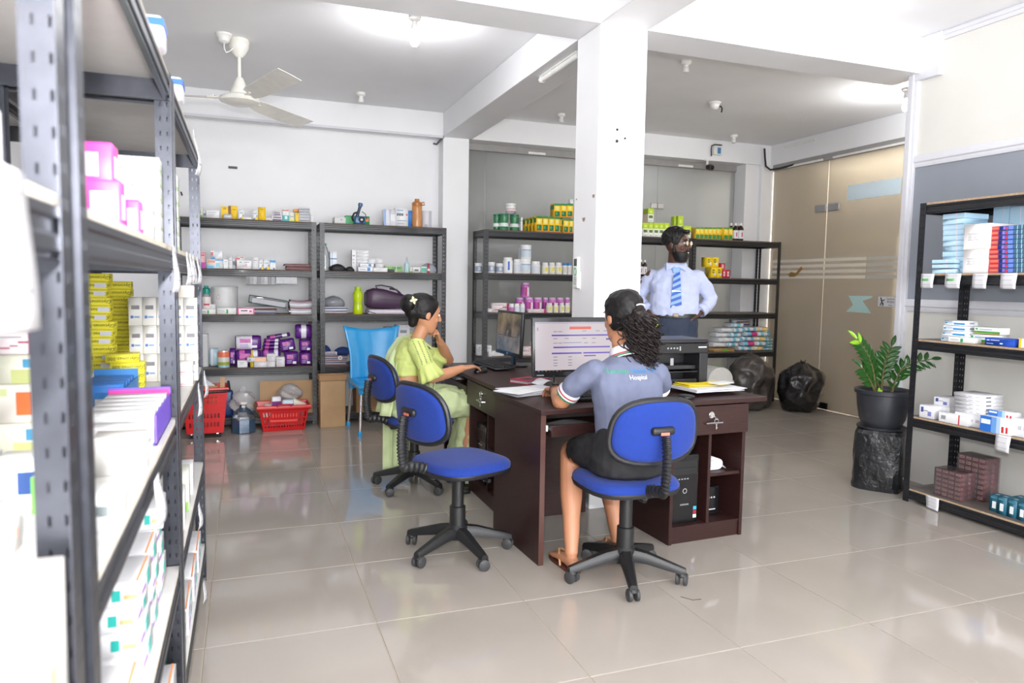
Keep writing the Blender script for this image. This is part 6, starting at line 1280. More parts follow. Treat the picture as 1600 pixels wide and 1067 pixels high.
for (y0, y1, l, s) in ((3.281, 3.19, 'price label with green print nearest the rack post', 'green'), (3.119, 3.016, 'price label with green print under the pale blue stack', 'green'), (2.947, 2.857, 'plain price label under the big white cartons', 'x'), (2.784, 2.692, 'plain price label under the toothpaste cartons', 'x')):
    price_label(l, 3.899, (y0+y1)/2, 1.433, abs(y1-y0), .086, 'x-', .008, s)
price_label('price label hanging from the lower shelf of the open rack', 3.899, 2.706, .545, .085, .092, 'x-', .010, 'x'); price_label('price label hanging to the floor from the bottom shelf', 3.899, 3.11, .084, .09, .078, 'x-', -.006, 'x')
# ================================================================== AISLE RACK CONTENTS (front plane x = -.178)
txtk = M('dark print', (40, 40, 10), .7)
def glyc(label, x, y, z, rz=0, sticker=0, w=.095, d=.075, h=.0275):
    o = carton(label, (x, y+d/2, z), w, d, h, rz, 'glyc', name='tablet_carton')
    letter('Glycomet-500', .0165, txtk, o, face_T(.004, -d/2-.0006, h*.5) @ Matrix.Rotation(PI, 4, 'Z'))
    if sticker: MB().box(w*.08, -d/2-.0012, h*.2, w*.46, -d/2-.0004, h*.8).build('sticker', lab_m, o)
    return o
R = random.Random(21)
for k in range(14):
    glyc('yellow tablet carton, %s from the bottom of the tall front stack' % ORD[k], -.50+R.uniform(-.005, .005)+(.012 if k < 8 else 0), 2.865, .9506+k*.0281, R.uniform(-.05, .05), k % 3 != 1)
for k in range(13):
    glyc('yellow tablet carton, %s from the bottom of the stack behind the tall one' % ORD[k], -.445+R.uniform(-.006, .006)-(.012 if k > 7 else 0), 3.04+.0, .9506+k*.0281, R.uniform(-.06, .06))
for k in range(4):
    glyc('yellow tablet carton, %s from the bottom of the low front stack' % ORD[k], -.385-(.016 if k == 3 else 0), 2.755, .9506+k*.0296, (.0, .02, -.02, .05)[k], 0, .10, .08, .029)
o = carton('white carton with green lettering before the tall yellow stack', (-.505, 2.79, .9506), .075, .07, .05, 0, 'white'); MB().box(-.03, -.0365, .006, .014, -.0352, .036).build('green_panel', M('green panel', (20, 130, 80), .5), o); letter('TA', .028, lab_m, o, face_T(-.008, -.0368, .021))
# far rack: white barcode cartons, green-line cartons
for r in range(3):
    for c in range(5): carton('white barcode carton, %s row up, %s from the aisle' % (ORD[r], ORD[c]), (-.192-.0455*c, 2.94, .9508+r*.1032), .0445, .06, .1025, 0, 'wbar', 'white barcode cartons')
for r in range(2): carton('white carton with pink line, %s one at the far aisle rack edge' % ['lower', 'upper'][r], (-.205, 2.80, .9508+r*.0425), .05, .07, .042, 0, 'wpink')
carton('grey carton above the barcode cartons', (-.215, 2.94, 1.2608), .07, .06, .045, 0, 'cream')
for r in range(5):
    for c in range(2): carton('pale carton with green line, %s row up at the far aisle rack, %s' % (ORD[r], ['aisle edge', 'set in']), (-.222-.071*c, 2.42, 1.4158+r*.0445), .069, .09, .0438, 0, 'wgreenline') if False else carton('pale carton with green line, %s row up, %s on the far rack' % (ORD[r], ['at the aisle edge', 'set one in']), (-.222-.071*c, 2.42, 1.4158+r*.0445), .069, .09, .0438, 0, 'wgreenline') if False else carton('pale carton with green line, %s row up, %s on the far rack' % (ORD[r], ['at the aisle edge', 'set one in'][c]), (-.222-.071*c, 2.42, 1.4158+r*.0445), .069, .09, .0438, 0, 'wgreenline')
for r in range(6):
    for c in range(3):
        if r == 5 and c == 2: continue
        carton('small pale carton with green line, %s row up, %s in behind the pink packs' % (ORD[r], ORD[c]), (-.225-.0605*c, 2.02, 1.4158+r*.0352), .0595, .06, .0346, 0, 'wgreenline')
# pink packs
pinkm = M('hot pink pack', (234, 84, 176), .35, var=.12, vs=25); pinkw = M('pink white pack print', (246, 226, 238), .4)
for l, x, y, z, w, d, h in (('lower hot pink pack standing on the upper aisle shelf', -.285, 1.66, 1.4156, .10, .07, .095), ('upper hot pink pack on the pink pack pile', -.295, 1.67, 1.512, .105, .07, .085), ('pink and white pack at the shelf edge before the pile', -.232, 1.46, 1.4156, .06, .05, .085), ('small hot pink carton beside the green line cartons', -.215, 1.69, 1.4156, .03, .05, .075), ('white carton next to the small pink carton', -.232, 1.83, 1.4156, .075, .06, .115)):
    if l.startswith('white'): carton(l, (x, y, z), w, d, h, 0, 'white'); continue
    o = tag(MB().rbox(w, d, h, .006).build('pink_pack', pinkm, None, TR(x, y, z)), l, 'pack'); MB().box(-w*.3, -d/2-.001, h*.2, w*.25, -d/2+.001, h*.75).box(w/2-.001, -d*.3, h*.2, w/2+.001, d*.3, h*.7).build('label_panel', pinkw, o)
# yellow stack neighbours on the middle shelf
t = thing('display_tray', 'blue display tray with three white squares and cartons', 'tray', (-.375, 2.35, .9506))
MB().box(-.06, -.13, 0, .06, .13, .006).box(-.06, -.13, 0, .06, -.126, .062).box(-.06, .126, 0, .06, .13, .10).box(-.06, -.13, 0, -.056, .13, .075).box(.056, -.13, 0, .06, .13, .075).build('tray_body', M('bright blue card', (52, 128, 196), .5), t)
for i in range(3): MB().box(-.052+.037*i, -.1315, .008, -.024+.037*i, -.1298, .046).build('white_square', lab_m, t)
for i in range(4): carton('blue lidded carton, %s inside the blue display tray' % ORD[i], (-.375, 2.252+.055*i, .9568), .105, .05, .078, 0, 'blue')
tag(carton('', (-.345, 2.195, .9506), .05, .03, .022, 0, 'black'), 'small dark olive carton before the blue display tray', 'carton'); carton('small magenta carton beside the blue display tray', (-.265, 2.24, .9506), .045, .03, .032, 0, 'pinkmag')
t = thing('display_tray', 'purple edged tray packed with white cartons', 'tray', (-.268, 1.96, .9506))
pm = M('violet card', (110, 80, 190), .5); MB().box(-.075, -.17, 0, .075, .17, .004).box(-.075, .166, 0, .075, .17, .088).box(.071, -.17, 0, .075, .17, .07).box(-.075, -.17, 0, -.071, .17, .07).build('tray_body', pm, t); MB().box(-.073, .1635, .004, .073, .1655, .082).build('pink_lining', M('magenta card', (214, 50, 140), .5), t)
for i in range(5): carton('white carton, %s standing in the purple edged tray' % ORD[i], (-.268, 1.82+.062*i, .955), .138, .058, .072, 0, 'white')
for i, (x, y, w, h) in enumerate(((-.232, 1.57, .09, .075), (-.252, 1.66, .12, .075), (-.215, 1.26, .06, .05), (-.295, 1.35, .055, .06), (-.225, 1.12, .05, .035))):
    carton(['white carton at the shelf edge before the purple tray', 'white carton close before the purple tray', 'white carton with dark print near the rack post', 'pale carton with green end behind the near post', 'small white carton closest to the near post'][i], (x, y, .9506), w, .07, h, .05*(-1)**i, ['nearwhite', 'white', 'eye', 'wgreenA', 'white'][i])
# back row behind the near post
Rr = random.Random(5)
for k, (x, y, z, w, h, s, l) in enumerate(((-.44, 1.74, .9506, .075, .08, 'mix', 'pale olive carton lowest of the pile behind the near post'), (-.44, 1.74, 1.031, .075, .08, 'orangep', 'carton with orange mark behind the near post'), (-.44, 1.74, 1.1115, .07, .06, 'mix', 'pale carton above the orange marked one'), (-.44, 1.74, 1.172, .07, .045, 'pinkwave', 'topmost thin carton of the pile behind the near post'), (-.515, 1.74, .9506, .07, .09, 'wgreenA', 'carton with green stripe and blue square behind the near post'),
      (-.515, 1.74, 1.041, .07, .08, 'white', 'white carton above the green stripe carton'), (-.35, 1.38, .9506, .065, .085, 'wgreenA', 'green striped carton in the middle row behind the near post'), (-.42, 1.38, .9506, .065, .09, 'white', 'white carton in the middle row behind the near post'), (-.49, 1.38, .9506, .065, .10, 'eye', 'carton with dark oval in the middle row behind the near post'), (-.33, 1.13, .9506, .06, .07, 'nearwhite', 'white carton with peach mark low behind the near post'), (-.40, 1.13, .9506, .07, .075, 'pinkwave', 'carton with pink wave low behind the near post'))):
    carton(l, (x, y, z), w, .07, h-.001, 0, s)
# nearest rack: large pale cartons, white carton on the upper shelf
for k, (y, z, d, h, x1, l) in enumerate(((.775, .661, .20, .185, -.185, 'large pale carton lowest in the nearest rack by the post'), (.775, .8465, .20, .185, -.187, 'large pale carton on top in the nearest rack by the post'), (.57, .661, .19, .16, -.185, 'large pale carton lowest and closest in the nearest rack'), (.57, .8215, .19, .14, -.19, 'large pale carton upper and closest in the nearest rack'))):
    carton(l, (x1-.09, y, z), .18, d-.004, h-.001, 0, 'nearwhite')
carton('white carton on the upper shelf of the nearest rack', (-.265, .70, 1.4156), .12, .16, .062, 0, 'white')
# low shelves
for r in range(4):
    for c in range(3): carton('white carton with teal and purple marks, %s layer, %s along the low aisle shelf' % (ORD[r], ORD[c]), (-.265-.004*((r+c) % 3), 1.62+.155*c, .5306+r*.0505), .13, .145, .0498, .02*((r*3+c) % 3-1), 'wteal')
carton('white carton with orange edge on top of the low aisle pile', (-.245, 1.93, .7330), .10, .14, .05, .05, 'wteal')
for c in range(2): carton('white carton behind the near post on the low shelf, %s' % ['nearer one', 'farther one'][c], (-.255, 1.16+.18*c, .5306), .13, .16, .10, 0, 'wteal')
for c, (s, h, l) in enumerate((('wgreenA', .16, 'green striped carton at the far aisle rack low shelf'), ('redarc', .11, 'white carton with red arc at the far aisle low shelf'), ('whitegreen', .13, 'green footed carton at the far aisle low shelf'), ('white', .10, 'white carton last along the far aisle low shelf'))): carton(l, (-.245, 2.33+.20*c, .5306), .10, .15, h, .03, s)
for c in range(4):
    for r in range(2): carton('long white carton with teal mark, %s along the bottom aisle shelf, %s' % (ORD[c], ['lower', 'upper'][r]), (-.26, 2.35+.27*c, .1606+.046*r), .14, .25, .0452, .02, 'wteal')
for c in range(3):
    carton('white carton on the bottom shelf below the low aisle pile, %s' % ['nearest', 'middle', 'farthest'][c], (-.27, 1.35+.3*c, .1606), .16, .27, .12, 0, 'wteal')
# packs on the very top shelf
for y, l in ((1.93, 'white and blue pack peeping over the aisle rack top'), (2.47, 'white and blue pack on the far aisle rack top')):
    o = tag(MB().rbox(.07, .09, .07, .012).build('film_pack', PW, None, TR(-.205, y, 1.8656)), l, 'pack'); MB().box(-.036, -.046, .045, .036, .046, .062).build('band', M('blue stripe', (30, 90, 190), .4), o)
# curled paper labels on the aisle beams
for (y, z, w, h, cu, l) in ((.635, 1.412, .105, .125, .004, 'white label hanging very close at the nearest rack'), (1.985, 1.412, .055, .115, .012, 'curled white label at the post of the carton rack'), (2.42, 1.412, .05, .10, .012, 'first curled label on the far rack upper beam'), (2.56, 1.412, .05, .095, .014, 'second curled label on the far rack upper beam'), (2.70, 1.412, .05, .10, .010, 'third curled label on the far rack upper beam'), (2.92, 1.412, .05, .10, .016, 'fourth curled label on the far rack upper beam'),
      (2.86, 1.862, .05, .16, .03, 'long curled label near the top of the far aisle rack'), (3.25, .947, .06, .11, .016, 'label at the far end of the middle aisle beam'), (2.86, .947, .05, .12, .010, 'label hanging mid way along the middle aisle beam'), (1.52, .947, .07, .10, .014, 'label on the middle beam of the carton rack'), (2.75, .527, .05, .09, .012, 'label on the low beam of the far aisle rack'), (2.95, .157, .05, .08, .01, 'label on the bottom beam of the far aisle rack')):
    price_label(l, -.168, y, z, w, h, 'x+', cu, 'x')
# ================================================================== ON AND IN THE DESKS
mblk = M('monitor black plastic', (26, 27, 31), .3, coat=.2)
def screen_mat(name, col, em):
    return M(name, (14, 14, 16), .25, em=em*.92, emcol=col, var=.0)
def monitor(label, loc, rz, w, h, tilt=-.08, zb=.10):
    t = thing('monitor', label, 'monitor', loc, rz)
    head = MB(); head.rbox(w, .022, h, .006); 
    hd = head.build('bezel', mblk, t, TR(0, 0, zb, 0, tilt)); MB().rbox(w*.62, .028, h*.6, .02, T=TR(0, .022, h*.2)).build('rear_housing', mblk, hd)
    MB().box(-.03, .03, .012, .03, .05, zb+h*.45).build('stand_neck', mblk, t, bevel=.004); MB().rbox(.22, .16, .014, .03, T=TR(0, .03, 0)).build('stand_foot', mblk, t)
    return t, hd
t, hd = monitor('lit monitor showing a billing page on the column desk', (1.642, 3.44, .7502), 0, .50, .315, -.06, .095)
sw, sh_, bz = .468, .262, .028
def ui(u0, u1, v0, v1, col, em=1.0, d=.0004, nm='screen_mark'):
    return MB().box(-sw/2+sw*u0, -.0112-d, bz+sh_*v0, -sw/2+sw*u1, -.0112, bz+sh_*v1).build(nm, screen_mat('screen %s' % (col,), col, em), hd)
ui(0, 1, 0, 1, (240, 228, 234), .72, .0003, 'screen'); ui(0, 1, .965, 1, (206, 196, 214), .8); ui(0, 1, 0, .035, (34, 30, 44), .3)
pur = (96, 60, 190)
ui(.20, .95, .715, .745, pur, .9); ui(.42, .69, .85, .905, (240, 92, 60), .9); ui(.88, .93, .63, .665, pur, .9); ui(.34, .57, .575, .588, (120, 130, 200), .9); ui(.22, .93, .475, .505, pur, .9); ui(.20, .57, .355, .385, pur, .9); ui(.59, .95, .355, .385, pur, .9); ui(.60, .75, .30, .325, pur, .9)
for u, v in ((.22, .66), (.36, .66), (.58, .66), (.7, .66), (.22, .57), (.28, .57), (.6, .57), (.7, .57), (.22, .29), (.4, .29), (.22, .23), (.4, .23), (.22, .17), (.4, .17), (.22, .12), (.4, .12), (.22, .80), (.28, .80), (.58, .81), (.75, .81), (.85, .81)): ui(u, u+.05, v, v+.012, (150, 140, 160), .6)
letter('S', .022, screen_mat('screen letter', (40, 30, 120), .5), hd, face_T(-sw/2+.014, -.0118, bz+sh_*.855), 'screen_mark')
for i in range(7): ui(.03+.045*i, .05+.045*i, .01, .026, [(220, 220, 230), (90, 160, 220), (230, 200, 80), (220, 80, 60), (90, 180, 120), (220, 220, 220), (200, 120, 60)][i], .6)
MB().box(-.225, -.0116, .010, -.185, -.0111, .014).build('maker_mark', M('grey print', (150, 156, 158), .5), hd)
t, hd = monitor('dark monitor turned to the woman in the sari', (1.745, 4.76, .7502), -PI/2, .51, .315, -.05, .075)
im = bpy.data.materials.new('dim screen picture'); im.use_nodes = True; nt = im.node_tree; bs_ = nt.nodes['Principled BSDF']
tc = nt.nodes.new('ShaderNodeTexCoord'); n = nt.nodes.new('ShaderNodeTexNoise'); n.inputs['Scale'].default_value = 7; n.inputs['Detail'].default_value = 3; cr = nt.nodes.new('ShaderNodeValToRGB')
cr.color_ramp.elements[0].color = (.05, .045, .04, 1); cr.color_ramp.elements[0].position = .35; cr.color_ramp.elements[1].color = (.22, .16, .10, 1); cr.color_ramp.elements[1].position = .65
nt.links.new(tc.outputs['Object'], n.inputs[0]); nt.links.new(n.outputs[0], cr.inputs[0]); nt.links.new(cr.outputs[0], bs_.inputs['Base Color']); nt.links.new(cr.outputs[0], bs_.inputs['Emission Color']); bs_.inputs['Emission Strength'].default_value = .55; bs_.inputs['Roughness'].default_value = .2
MB().box(-.235, -.0118, .03, .235, -.0112, .298).build('screen', im, hd)
dsk = M('screen brown mark', (70, 56, 44), .3, em=.3)
MB().box(-.2, -.0122, .135, .2, -.0118, .139).build('screen_mark', dsk, hd); b = MB(); b.prism([(-.03, 0), (.05, 0), (.03, .075)], 0, .0004, T=face_T(.02, -.0119, .14)); b.prism([(-.02, 0), (.02, 0), (.0, .05)], 0, .0004, T=face_T(-.05, -.0119, .14)); b.build('screen_mark', dsk, hd)
MB().lathe([(.0085, 0), (.0085, .0006), (0, .0006)], 18, T=face_T(0, -.0112, .015)).build('maker_disc', M('silver print', (190, 192, 196), .3), hd); letter('hp', .009, mblk, hd, face_T(0, -.0122, .0155), 'maker_mark')
kb = M('keyboard key black', (38, 38, 42), .45)
def keyboard(label, loc, rz):
    t = thing('keyboard', label, 'keyboard', loc, rz); MB().rbox(.445, .15, .018, .008).build('case', mblk, t, TR(0, 0, .001, 0, .06))
    b = MB()
    for r in range(6):
        n = 19
        for c in range(n):
            if c in (14, 15) and r in (1,) : continue
            x = -.212+c*.0226+(.003*r % .01); b.box(x, -.064+r*.0215, .016+.0013*r, x+.019, -.064+r*.0215+.017, .024+.0013*r)
    o = b.build('keys', kb, t); return t
keyboard('black keyboard before the dark monitor', (1.615, 4.70, .7555), -PI/2+.03)
keyboard('black keyboard half hidden under the polo woman hand', (1.72, 3.27, .7555), .02)
t = thing('mouse', 'black mouse under the sari woman hand', 'mouse', (1.44, 4.45, .7502), -1.3)
b = MB(); b.loft([[(.03*s*math.cos(a), .052*s*math.sin(a), z+.006*(math.sin(a)) * (z > .01)) for a in [2*PI*i/20 for i in range(20)]] for z, s in ((0, .95), (.008, 1), (.02, .92), (.03, .7), (.036, .35))]); b.build('shell', M('black plastic', (22, 22, 24), .35), t, ang=60); MB().lathe([(.006, -.003), (.006, .003)], 12, T=TR(0, .03, .028, ry=PI/2)).build('wheel', wheelm, t)
t = thing('printer', 'black laser printer beside the column', 'printer', (2.262, 3.575, .7502), .0)
pbk = M('printer black', (30, 30, 34), .35); pgl = M('printer glossy black', (16, 16, 20), .12)
MB().box(-.20, -.135, 0, .215, .135, .03).box(-.20, -.135, .03, -.165, .135, .24).box(.16, -.135, .03, .215, .135, .24).box(-.165, .02, .03, .16, .135, .24).box(-.165, -.10, .11, .16, .02, .135).build('chassis', pbk, t, bevel=.003)
MB().box(-.20, -.14, .205, .215, .135, .262).build('control_deck', pgl, t, bevel=.004); MB().box(-.203, -.135, .262, .218, .138, .285).build('scanner_lid', pbk, t, bevel=.006)
for i in range(4): MB().box(-.06+.02*i, -.1415, .232, -.05+.02*i, -.1398, .240).build('button', M('grey print', (150, 156, 158), .5), t)
MB().box(.02, -.1415, .222, .028, -.1398, .246).build('button', M('grey print', (150, 156, 158), .5), t); MB().box(.145, -.1415, .236, .20, -.1398, .244).build('maker_mark', M('silver print', (190, 192, 196), .3), t)
MB().box(-.15, -.13, .098, .15, .0, .104).build('output_tray', pgl, t); MB().box(-.01, -.1, .135, .01, -.095, .175).build('paper_stop', M('grey plastic part', (150, 150, 154), .4), t); MB().box(-.15, -.128, .008, .15, -.118, .06).build('paper_drawer', pbk, t, bevel=.003)
MB().box(-.14, -.13, .1045, .10, -.02, .108).build('printed_sheet', paperm, t) if False else None
# papers
wsheet = [paperm, M('white paper warm', (236, 236, 236), .6), M('lilac paper', (222, 220, 232), .6)]
sheaf('stack of white papers at the desk corner', 'paper_pile', (1.435, 3.555, .7506), .30, .21, 9, .0016, paperm, .30, jit=.016, seed=31, mats=wsheet)
sheaf('loose white sheet hanging past the desk corner', 'paper_pile', (1.355, 3.49, .7720), .25, .17, 2, .0012, paperm, .52, jit=.008, seed=33, mats=wsheet)
sheaf('white papers under the yellow folder', 'paper_pile', (2.385, 3.31, .7690), .33, .22, 7, .002, paperm, .08, jit=.014, seed=35, mats=wsheet)
yel = M('yellow card folder', (240, 214, 30), .6, var=.06)
sheaf('yellow folder lying on the papers beside the printer', 'folder', (2.36, 3.345, .7880), .26, .13, 2, .0025, yel, .12, cat='folder', jit=.02, seed=38, bend=.006)
sheaf('white slips on the yellow folder end', 'paper_pile', (2.47, 3.30, .8010), .14, .07, 2, .0012, paperm, .35, jit=.012, seed=39, mats=wsheet)
sheaf('white papers near the printer front', 'paper_pile', (2.28, 3.385, .7506), .30, .10, 4, .003, paperm, .02, jit=.006, seed=41, mats=wsheet) if False else None
t = thing('phone_puck', 'round black puck beside the papers', 'device', (2.155, 3.17, .7502)); MB().lathe([(.042, 0), (.045, .004), (.045, .012), (.038, .016), (0, .017)], 24).build('body', M('black plastic', (22, 22, 24), .35), t); MB().lathe([(.03, .0165), (.028, .018), (0, .018)], 20).build('top_disc', wheelm, t)
t = thing('diary', 'red and grey diary between the two desks', 'book', (1.575, 3.93, .7502), .5); rdk = M('crimson cover', (168, 40, 70), .5); MB().box(-.10, -.07, 0, .10, .07, .004).box(-.10, -.07, .018, .10, .07, .022).build('cover', rdk, t); MB().box(-.095, -.066, .004, .098, .066, .018).build('page_block', greyp, t); MB().box(-.06, -.04, .022, .03, .03, .0225).build('cover_print', M('dark print panel', (60, 40, 50), .5), t)
b = MB(); grid(b, surf(lambda u, v: ((u-.5)*.16, (v-.5)*.07, .012+.02*math.sin(u*PI)+.01*v), 9, 4)); tag(b.build('curled_slip', paperm, None, TR(1.60, 3.76, .7502, .6), solid=.0008, ang=60), 'curled white slip beside the diary', 'paper')
t = thing('earphones', 'tangle of dark cable before the lit monitor', 'cable', (1.70, 3.40, .7506)); b = MB(); b.tube([(.09*math.cos(i*.9)*(1+.3*math.sin(i)), .03*math.sin(i*1.3)-.02, .004+.003*(i % 3)) for i in range(16)], .0035, 6); b.build('cord', M('black plastic', (22, 22, 24), .35), t)
# computers and things in the pedestal
def tower(label, loc, rz, w, h, d, txt):
    t = thing('computer_tower', label, 'computer', loc, rz); MB().box(-w/2, 0, 0, w/2, d, h).build('case', M('tower black', (22, 22, 25), .4), t, bevel=.003); f = MB().box(-w/2, -.012, 0, w/2, 0, h).build('front_panel', M('tower glossy black', (15, 15, 18), .16), t, bevel=.004)
    for z in (.86, .76): MB().box(-w*.44, -.0135, h*z-.018, w*.44, -.0118, h*z+.018).build('drive_bay', M('tower black', (22, 22, 25), .4), f, bevel=.001)
    for i in range(4): MB().box(-w*.25+i*.018, -.0135, h*.64, -w*.25+i*.018+.010, -.0118, h*.655).build('port', M('grey print', (150, 156, 158), .5), f)
    b = MB(); b.tube([(.012*math.cos(a), -.0125, h*.47+.012*math.sin(a)) for a in [2*PI*i/16 for i in range(16)]], .0015, 5, closed=True); b.build('power_ring', M('silver print', (190, 192, 196), .3), f)
    if txt: letter(txt, .012, M('silver print', (190, 192, 196), .3), f, face_T(0, -.0125, h*.27), 'maker_mark')
    for i, c in enumerate(((226, 226, 230), (150, 40, 50), (60, 160, 200))): MB().box(w*.33, -.0132, h*(.06+.06*i), w*.45, -.0120, h*(.11+.06*i)).build('sticker', M('sticker %s' % (c,), c, .4), f)
    return t
tower('black computer tower in the column desk pedestal', (2.150, 3.155, .0902), math.radians(3), .172, .365, .40, 'SAMSUNG')
t = thing('ups_unit', 'small black battery unit in the column desk cubby', 'battery unit', (2.37, 3.215, .0902), math.radians(3)); MB().box(-.05, 0, 0, .05, .28, .155).build('case', M('tower black', (22, 22, 25), .4), t, bevel=.004); MB().box(-.046, -.006, .004, .046, 0, .15).build('front_panel', M('tower glossy black', (15, 15, 18), .16), t)
for i in range(3): MB().box(-.025+.018*i, -.0075, .095, -.016+.018*i, -.0058, .103).build('lamp', M('silver print', (190, 192, 196), .3), t)
MB().box(-.02, -.0072, .03, .025, -.0058, .036).build('maker_mark', M('silver print', (190, 192, 196), .3), t)
t = thing('paper_roll', 'rolled white sheet in the column desk cubby', 'paper', (2.385, 3.15, .3532), math.radians(3)); b = MB(); b.tube([], .03) if False else None
P = surf(lambda u, v: ((-.08+.13*u if u < .55 else -.0085+.028*math.cos(-PI/2+(u-.55)/.45*1.7*PI)), .02+.2*v, (.002+.0*u if u < .55 else .030+.028*math.sin(-PI/2+(u-.55)/.45*1.7*PI))), 26, 3)
b = MB(); grid(b, P); b.build('sheet', paperm, t, solid=.0015, ang=60); b = MB(); grid(b, surf(lambda u, v: (-.085+.12*u, .01+.2*v, .06-.055*u*u), 8, 3)); b.build('cover_sheet', paperm, t, solid=.0015)
tower('black computer tower in the sari woman desk pedestal', (1.38, 4.205, .0902), -PI/2, .172, .365, .38, '')
b = MB(); grid(b, surf(lambda u, v: ((u-.5)*.30, (v-.5)*.24, .004+.006*math.sin(8*u+3*v)), 14, 8)); b.build('clear_folder', clearp, None, TR(1.50, 3.22, .6322, .05), solid=.001); 
tag(bpy.data.objects['clear_folder'], 'clear plastic folder on the keyboard tray', 'folder')
t = thing('power_strip', 'dangling plug with a red switch under the sari woman desk', 'plug', (1.30, 4.30, .0)); MB().rbox(.05, .07, .03, .01).build('case', M('black plastic', (22, 22, 24), .35), t, TR(0, 0, .0)); MB().box(-.026, -.01, .008, -.0245, .01, .024).build('red_switch', M('red switch', (214, 50, 30), .3, em=.4), t); MB().tube([(.0, .03, .02), (.01, .06, .03), (.02, .09, .06)], .005, 6).build('cord', M('black plastic', (22, 22, 24), .35), t)
tag(MB().lathe([(.016, 0), (.017, .001), (.015, .0022), (0, .0024)], 18).build('coin', M('copper', (176, 120, 90), .4, .6), None, TR(1.185, 3.93, .0002)), 'copper coloured disc on the floor by the desk', 'disc')
tag(MB().tube([(1.74, 2.545, .0015), (1.77, 2.50, .0015), (1.81, 2.495, .002)], .0011, 5).build('twig', M('dark twig', (60, 54, 50), .7)), 'thin dark thread on the floor by the chair wheel', 'thread')
# ================================================================== PEOPLE
def rot_to(d, upv=(0, 0, 1)):
    """matrix whose +y looks along d, +z near upv"""
    y = Vector(d).normalized(); z = Vector(upv); z = (z-y*z.dot(y)).normalized(); x = y.cross(z)
    return Matrix((x, y, z)).transposed().to_4x4()
def limb(b, pts, rr, n=16, T=None, mi=0):
    P = [Vector(p) for p in pts]; k = len(P)
    Q, Rr = [], []
    for i in range(k-1):                          # densify with smooth radius change
        for s in range(5):
            u = s/5; Q.append(P[i].lerp(P[i+1], u)); w = u*u*(3-2*u); Rr.append(rr[i]*(1-w)+rr[i+1]*w)
    Q.append(P[-1]); Rr.append(rr[-1])
    d0 = (Q[0]-Q[1]).normalized(); d1 = (Q[-1]-Q[-2]).normalized()
    Q = [Q[0]+d0*Rr[0]*.85, Q[0]+d0*Rr[0]*.5]+Q+[Q[-1]+d1*Rr[-1]*.5, Q[-1]+d1*Rr[-1]*.85]; Rr = [Rr[0]*.3, Rr[0]*.8]+Rr+[Rr[-1]*.8, Rr[-1]*.3]
    b.tube(Q, Rr, n, mi, T)
def trunk(b, rings, n=24, T=None, e=2.4):
    """rings: (cx, cy, cz, half width, half depth[, yaw, tilt]) as superellipses"""
    L = []
    for r in rings:
        cx, cy, cz, w, d = r[:5]; ya = r[5] if len(r) > 5 else 0; ti = r[6] if len(r) > 6 else 0; o = []
        for j in range(n):
            a = 2*PI*j/n; c, s = math.cos(a), math.sin(a); k = (abs(c)**e+abs(s)**e)**(-1/e)
            v = Matrix.Rotation(ya, 3, 'Z') @ (Matrix.Rotation(ti, 3, 'X') @ Vector((w*c*k, d*s*k, 0))); o.append((cx+v.x, cy+v.y, cz+v.z))
        L.append(o)
    b.loft(L, 0, T)
HEADR = [(-.118, .050, .020, .018), (-.112, .048, .034, .032), (-.095, .040, .046, .048), (-.07, .026, .056, .066), (-.04, .012, .064, .082), (-.01, .003, .069, .092), (.02, -.002, .073, .096), (.05, -.006, .073, .095), (.078, -.010, .066, .086), (.100, -.012, .050, .066), (.113, -.014, .028, .038), (.118, -.014, .008, .012)]
def head(b, T):
    b.loft([[(rx*math.cos(a), yc+ry*math.sin(a), z) for a in [2*PI*j/24 for j in range(24)]] for z, yc, rx, ry in HEADR], 0, T)
    b.tube([(0, .088, .028), (0, .100, .005), (0, .112, -.020), (0, .106, -.030)], [.007, .009, .0125, .010], 10, 0, T)
    for s in (-1, 1):
        b.ell((s*.011, .100, -.026), .008, .009, .007, 10, 7, 0, T); b.ell((s*.073, -.008, -.004), .010, .021, .032, 12, 8, 0, T); b.ell((s*.073, .0, -.022), .008, .010, .015, 10, 7, 0, T)
        b.ell((s*.030, .074, .034), .022, .014, .008, 12, 7, 0, T); b.ell((s*.036, .062, -.028), .022, .020, .022, 12, 7, 0, T)
    b.ell((0, .086, -.056), .022, .011, .006, 12, 7, 0, T); b.ell((0, .084, -.066), .019, .011, .0065, 12, 7, 0, T)
    b.ell((0, .070, -.098), .020, .018, .014, 12, 7, 0, T)
def face_bits(T, parent, skin_dark, brow):
    ew, ei = M('eye white', (226, 222, 216), .2), M('eye dark iris', (34, 22, 16), .1)
    for s in (-1, 1):
        e = MB().ell((s*.031, .080, .010), .0135, .0125, .0085, 14, 9, 0, T).build('eye', ew, parent); MB().ell((s*.031, .0905, .010), .006, .003, .006, 10, 7, 0, T).build('iris', ei, e)
        MB().tube([(s*.014, .092, .030), (s*.030, .094, .037), (s*.050, .082, .032)], [.003, .0042, .0022], 8, 0, T).build('eyebrow', brow, parent)
    MB().ell((0, .0935, -.0565), .019, .0045, .0045, 12, 7, 0, T).ell((0, .0915, -.0655), .016, .005, .005, 12, 7, 0, T).build('lips', skin_dark, parent)
